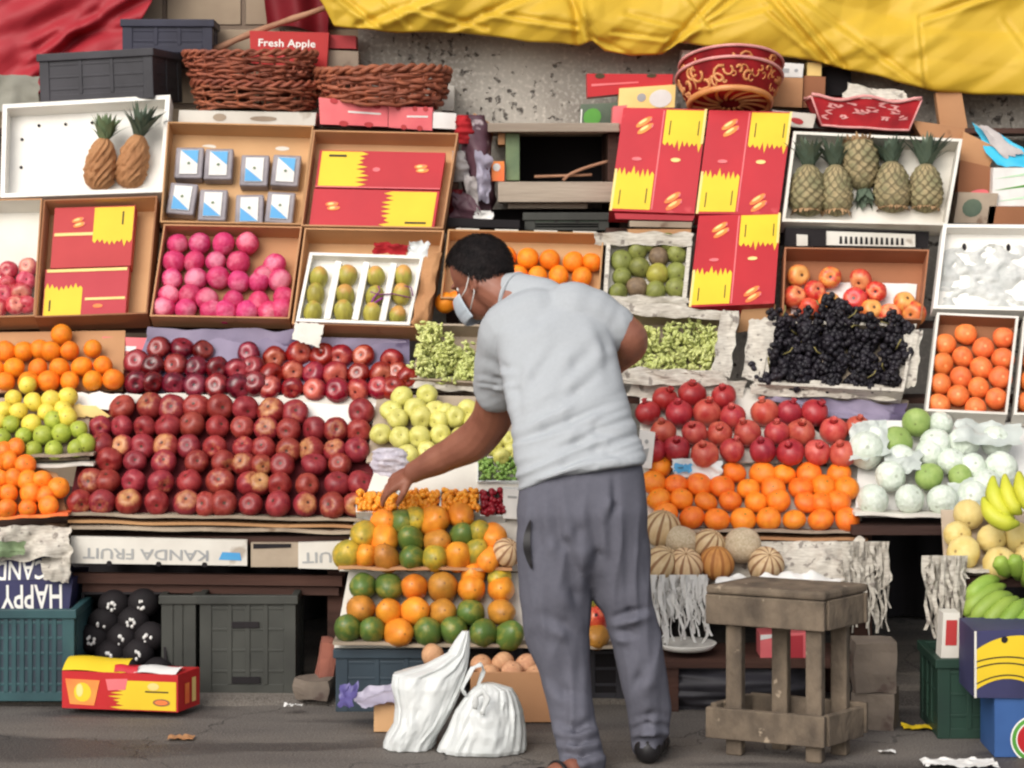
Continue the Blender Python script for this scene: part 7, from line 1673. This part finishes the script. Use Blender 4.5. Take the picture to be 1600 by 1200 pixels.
# ---- eyes, hair, mask
for s in (-1, 1):
    m_ = MB(); m_.ell(HP(.070, s * .030, -.006), .010, .012, .009, 12, 8, 0, MH); m_.build('eye', 'white_paper', man)
mb = MB(); vs = []; fs = []; nu, nv = 90, 60
def hair_r(d):   # distance of the outer hair surface along a head direction
    f_, s, u = d; r = 1 / math.sqrt((f_ / .117) ** 2 + (s / .094) ** 2 + (u / .111) ** 2)
    return r + .005 * mnoise.noise(Vector(d) * 4) + .0012 * mnoise.noise(Vector(d) * 16)
def hair_in(d):
    f_, s, u = d
    lim = -.62 + .0 if f_ < -.25 else (-.62 + (f_ + .25) * 1.55)   # hairline: nape low, temples, forehead high
    lim = min(lim, .52); lim += .05 * mnoise.noise(Vector(d) * 9)
    return u - lim
grid = {}
for j in range(nv + 1):
    th = math.pi * j / nv
    for i in range(nu):
        ph = 2 * math.pi * i / nu; d = (math.sin(th) * math.cos(ph), math.sin(th) * math.sin(ph), math.cos(th)); k = hair_in(d)
        r = hair_r(d); t = max(0, min(1, (k + .02) / .16)); r = r * (.84 + .16 * t ** .5)
        o_ = HP(-.010, 0, .022); vs.append(o_ + (Fv * d[0] + Sv * d[1] + Uv * d[2]) * r)
for j in range(nv):
    for i in range(nu):
        th = math.pi * (j + .5) / nv; ph = 2 * math.pi * (i + .5) / nu; d = (math.sin(th) * math.cos(ph), math.sin(th) * math.sin(ph), math.cos(th))
        if hair_in(d) > -.06: fs.append((j * nu + i, (j + 1) * nu + i, (j + 1) * nu + (i + 1) % nu, j * nu + (i + 1) % nu))
mb.add(vs, fs, 0, True)
r = random.Random(9); crown = Vector((-.45, .1, .88)).normalized()
for k in range(5200):     # short strands combed outward from the crown of the head
    d = Vector((r.gauss(-.2, 1), r.gauss(0, 1), r.gauss(.4, 1))).normalized()
    if hair_in(tuple(d)) < .0: continue
    fl = d - crown; fl = (fl - d * fl.dot(d)); fl = (fl.normalized() if fl.length > 1e-3 else d.orthogonal()) + Vector((r.gauss(0, .3), r.gauss(0, .3), r.gauss(0, .3)))
    d2 = (d + fl * r.uniform(.10, .22)).normalized(); w = lambda q: Fv * q.x + Sv * q.y + Uv * q.z; o_ = HP(-.010, 0, .022)
    if hair_in(tuple(d2)) < -.10: continue
    p = o_ + w(d) * (hair_r(tuple(d)) - .002); q = o_ + w(d2) * (hair_r(tuple(d2)) + r.uniform(.001, .006)); m_ = (p + q) / 2 + w(d) * .003
    sdv = (q - p).cross(w(d)).normalized() * r.uniform(.0010, .0020)
    mb.add([p - sdv, p + sdv, m_ + sdv, m_ - sdv, q], [(0, 1, 2, 3), (3, 2, 4)], 0, True)
mb.build('hair', 'hair', man, fix=False)
mb = MB(); vs = []; fs = []; nu, nv = 28, 16
for j in range(nv + 1):
    for i in range(nu + 1):
        a = -1.25 + 2.5 * i / nu; u = -.032 - .082 * j / nv; bulge = math.sin(math.pi * j / nv) ** .6
        r = .086 + .030 * math.cos(a) * (.6 + .4 * bulge) * (1 - .25 * max(0, j / nv - .5)); w = .074 * (1 - .22 * (j / nv) ** 2)
        vs.append(HP(.022 + (r - .006) * math.cos(a), w * math.sin(a) * 1.04, u + .002 * math.sin(j * 2.4)))
for j in range(nv):
    for i in range(nu): fs.append((j * (nu + 1) + i, j * (nu + 1) + i + 1, (j + 1) * (nu + 1) + i + 1, (j + 1) * (nu + 1) + i))
mb.add(vs, fs, 0, True)
fm = mb.build('face_mask', 'mask_cloth', man, fix=False); md = fm.modifiers.new('thick', 'SOLIDIFY'); md.thickness = .003
mb = MB()
for s in (-1, 1): mb.tube([HP(.045, s * .076, -.045), HP(.015, s * .083, -.036), HP(-.018, s * .090, -.012), HP(-.030, s * .088, .010), HP(-.034, s * .084, -.014), HP(-.010, s * .084, -.06), HP(.040, s * .070, -.095)], .0022, 6)
mb.build('ear_loop', 'white_paper', fm)
# ---- t-shirt
mb = MB()
loft(mb, [(812, 770, 1006, 730, .06, .125, 22), (806, 745, 1009, 716, .07, .130, 10), (802, 700, 1001, 690, .11, .132), (794, 640, 984, 636, .18, .132), (780, 575, 968, 570, .26, .132), (772, 520, 957, 515, .32, .128), (780, 486, 950, 480, .37, .115), (800, 460, 935, 456, .42, .105), (822, 446, 908, 444, .45, .075)], 48)
limb(mb, [(840, 505, .36, 56), (800, 518, .358, 54), (786, 562, .42, 45), (775, 608, .49, 37)])
limb(mb, [(895, 495, .36, 56), (926, 500, .355, 50), (946, 508, .35, 44), (957, 512, .348, 39)])
limb(mb, [(850, 470, .41, 36), (822, 462, .44, 34), (800, 458, .455, 33)])
v, nn, f = remesh(mb, .0058, 16)
SL = [([(985, 655), (900, 690), (818, 708)], .011, 7), ([(975, 615), (890, 655), (805, 676)], .010, 7), ([(992, 678), (930, 700), (830, 730)], .010, 7), ([(1000, 702), (950, 705), (880, 728), (825, 748)], .009, 6),
      ([(960, 560), (900, 610), (830, 650)], .008, 8), ([(950, 520), (900, 570), (855, 640)], .007, 9), ([(870, 540), (835, 590), (808, 628)], .007, 7), ([(900, 645), (850, 672), (806, 690)], .008, 6), ([(940, 650), (985, 636)], .007, 6),
      ([(1000, 690), (930, 672), (880, 700)], .006, 6), ([(950, 725), (880, 745), (820, 762)], .007, 5), ([(812, 560), (806, 610), (812, 660)], .010, 8), ([(760, 560), (790, 575), (812, 575)], .008, 6), ([(748, 585), (780, 592), (808, 590)], .006, 5), ([(812, 520), (840, 500), (870, 480)], .006, 9), ([(930, 500), (948, 540), (952, 590)], .008, 8), ([(905, 720), (960, 712), (1004, 718)], .006, 5),
      ([(742, 597), (775, 602), (810, 596)], .006, 2.6), ([(812, 757), (860, 750), (930, 728), (1006, 717)], .005, 2.6), ([(930, 590), (870, 640), (820, 664)], .006, 6), ([(985, 640), (930, 664), (870, 676)], .006, 6)]
SL = [(a, b * .62, c * 1.15) for a, b, c in SL]; v = crease(v, nn, SL, .2)
def drag(p):   # long thin diagonal pulls, strong at the small of the back
    d = p.y + D0; px = 800 + p.x / d * F; py = HZ - (p.z - H) / d * F
    s_ = (px * .36 + py * .93); t_ = (px * .93 - py * .36); k = min(1, max(.08, (py - 560) / 130))
    nz = mnoise.noise(Vector((s_ * .052 + .5 * mnoise.noise(Vector((t_ * .012, s_ * .01, 5))), t_ * .0050, 1))); n2 = mnoise.noise(Vector((s_ * .11, t_ * .012, 7)))
    return k * ((.5 - abs(nz) * 1.9) * .0075 + .0028 * n2)
v = [p + n_ * (drag(p) + .0008 * mnoise.noise(p * 6)) for p, n_ in zip(v, nn)]
finish('t_shirt', v, f, 'tee')
mb = MB(); c0, c1 = P(806, 464, .455), P(786, 455, .475); ax_ = (c1 - c0).normalized(); Q_ = ax_.to_track_quat('Z', 'Y').to_matrix(); rr_ = 35.5 * mpp(.46)
mb.tube([c0.lerp(c1, .35) + Q_ @ Vector((rr_ * math.cos(a), rr_ * math.sin(a), .004 * math.sin(2 * a))) for a in np.linspace(0, 2 * math.pi, 40, endpoint=False)], .0075, 8, closed=True)
mb.build('collar', 'tee', man)
# ---- trousers
mb = MB()
loft(mb, [(858, 915, 978, 915, .06, .045), (838, 890, 996, 890, .06, .092), (815, 855, 1010, 855, .055, .118), (807, 800, 1011, 795, .055, .130), (812, 750, 1006, 735, .07, .118), (820, 725, 1000, 712, .09, .105)], 48)
limb(mb, [(868, 790, .055, 54), (867, 855, .05, 60), (866, 925, .047, 58), (868, 965, .043, 53), (871, 1000, .04, 48), (882, 1055, .035, 43), (893, 1105, .0, 39), (902, 1150, -.04, 36), (911, 1192, -.10, 34)])
limb(mb, [(952, 790, .06, 52), (956, 855, .06, 58), (973, 920, .06, 48), (984, 955, .055, 41), (996, 1005, .05, 38), (1006, 1060, .05, 38), (1014, 1105, .06, 35), (1016, 1140, .07, 32), (1012, 1160, .08, 27)])
v, nn, f = remesh(mb, .0058, 22)
TL = [([(925, 800), (935, 870), (925, 930)], .012, 9), ([(895, 770), (905, 830), (922, 890)], .008, 8), ([(870, 790), (882, 850), (905, 900)], .008, 8), ([(960, 748), (962, 790), (956, 812)], .008, 5), ([(850, 800), (846, 850), (850, 900)], .006, 9),
      ([(960, 965), (985, 958), (1010, 952)], .014, 5), ([(965, 985), (990, 992)], .010, 5), ([(850, 960), (880, 975), (900, 990)], .006, 7), ([(880, 880), (900, 930), (915, 975)], .007, 9),
      ([(872, 1155), (905, 1162), (938, 1152)], .015, 5), ([(878, 1176), (910, 1182), (942, 1172)], .015, 5), ([(868, 1128), (900, 1140), (930, 1132)], .012, 7), ([(885, 1140), (915, 1132), (932, 1120)], .008, 6), ([(985, 1142), (1012, 1132), (1044, 1136)], .016, 5), ([(990, 1124), (1016, 1118), (1042, 1120)], .008, 6), ([(992, 1156), (1012, 1152), (1034, 1156)], .012, 5), ([(985, 1080), (1000, 1060), (1012, 1030)], .006, 7), ([(860, 1060), (880, 1080), (915, 1085)], .006, 7)]
TL = [(a, b * 1.1, c * 1.3) for a, b, c in TL]; v = crease(v, nn, TL, .1)
def drape(p):
    d = p.y + D0; px = 800 + p.x / d * F; py = HZ - (p.z - H) / d * F; k = min(1, max(.25, (py - 740) / 120))
    s_ = px + 16 * mnoise.noise(Vector((py * .008, 3, 0))); a = mnoise.noise(Vector((s_ * .034, py * .0050, 2))); b = mnoise.noise(Vector((s_ * .075, py * .013, 9)))
    return k * ((.45 - abs(a) * 1.9) * .0120 + .004 * b)
v = [p + n_ * drape(p) for p, n_ in zip(v, nn)]
tro = finish('trousers', v, f, 'trousers')
scr = [(800 + p.x / (p.y + D0) * F, HZ - (p.z - H) / (p.y + D0) * F, p) for p, n_ in zip(v, nn) if n_.y < .3]
def onsurf(px, py):
    c_ = sorted(((a - px) ** 2 + (b - py) ** 2, p.y) for a, b, p in scr if abs(a - px) < 9 and abs(b - py) < 9)[:6]
    return P(px, py, (sum(t[1] for t in c_) / len(c_) if c_ else -.02) - .013)
mb = MB(); vs = []; ns = 14
for i in range(ns + 1):
    t = i / ns; py = 812 + 78 * t; cx = 829 - 7 * math.sin(math.pi * t) + 2 * t; hw = 5.5 * math.sin(math.pi * t) ** .7 + .3
    q_ = onsurf(cx, py).y; vs += [P(cx - hw, py, q_ + .006), P(cx + hw, py, q_)]
mb.add(vs, [(2 * i, 2 * i + 1, 2 * i + 3, 2 * i + 2) for i in range(ns)], 0, True); mb.build('pocket_opening', 'shoe', tro, fix=False)
# ---- footwear
def shoe(c0, c1, w, h, name, m, low=False):
    mb = MB(); c0, c1 = Vector(c0), Vector(c1); t = c1 - c0
    for f_, hh, ww in (((-.06, 1.0, .8), (.15, 1.0, .86), (.4, .9, .95), (.65, .72, 1.08), (.9, .5, 1.0), (1.05, .36, .7))):
        p = c0 + t * f_; mb.ell((p.x, p.y, h * hh * .5), w * ww / 2, w * ww / 2 * 1.15, h * hh * .52, 16, 10)
    v, nn, f = remesh(mb, .005, 6); v = [Vector((p.x, p.y, max(.002, p.z))) for p in v]; finish(name, v, f, m)
shoe(fr0, fr0 + Vector((.03, .20, 0)), .105, .085, 'shoe', 'shoe')
mb = MB(); d = Vector((-.15, -.09, 0)); s_ = Vector((d.y, -d.x, 0)).normalized()
pts = []
for k in range(28):
    a = 2 * math.pi * k / 28; q = fl0 + d * (.5 + .72 * math.cos(a)) + s_ * .052 * math.sin(a); pts.append(q)
n = len(pts); mb.add([p + Vector((0, 0, .001)) for p in pts] + [p + Vector((0, 0, .012)) for p in pts], [tuple(range(n)), tuple(range(n, 2 * n))] + [(k, (k + 1) % n, n + (k + 1) % n, n + k) for k in range(n)])
sd = mb.build('sandal', 'shoe', man)
mb = MB()
for f_ in (.45, .72):
    mb.tube([fl0 + d * f_ + s_ * .05 * math.cos(a) + Vector((0, 0, .012 + .050 * (1.15 - f_) * math.sin(a) + .01 * math.sin(a))) for a in np.linspace(0, math.pi, 12)], .011, 8, flat=.4)
mb.build('strap', 'shoe', sd)
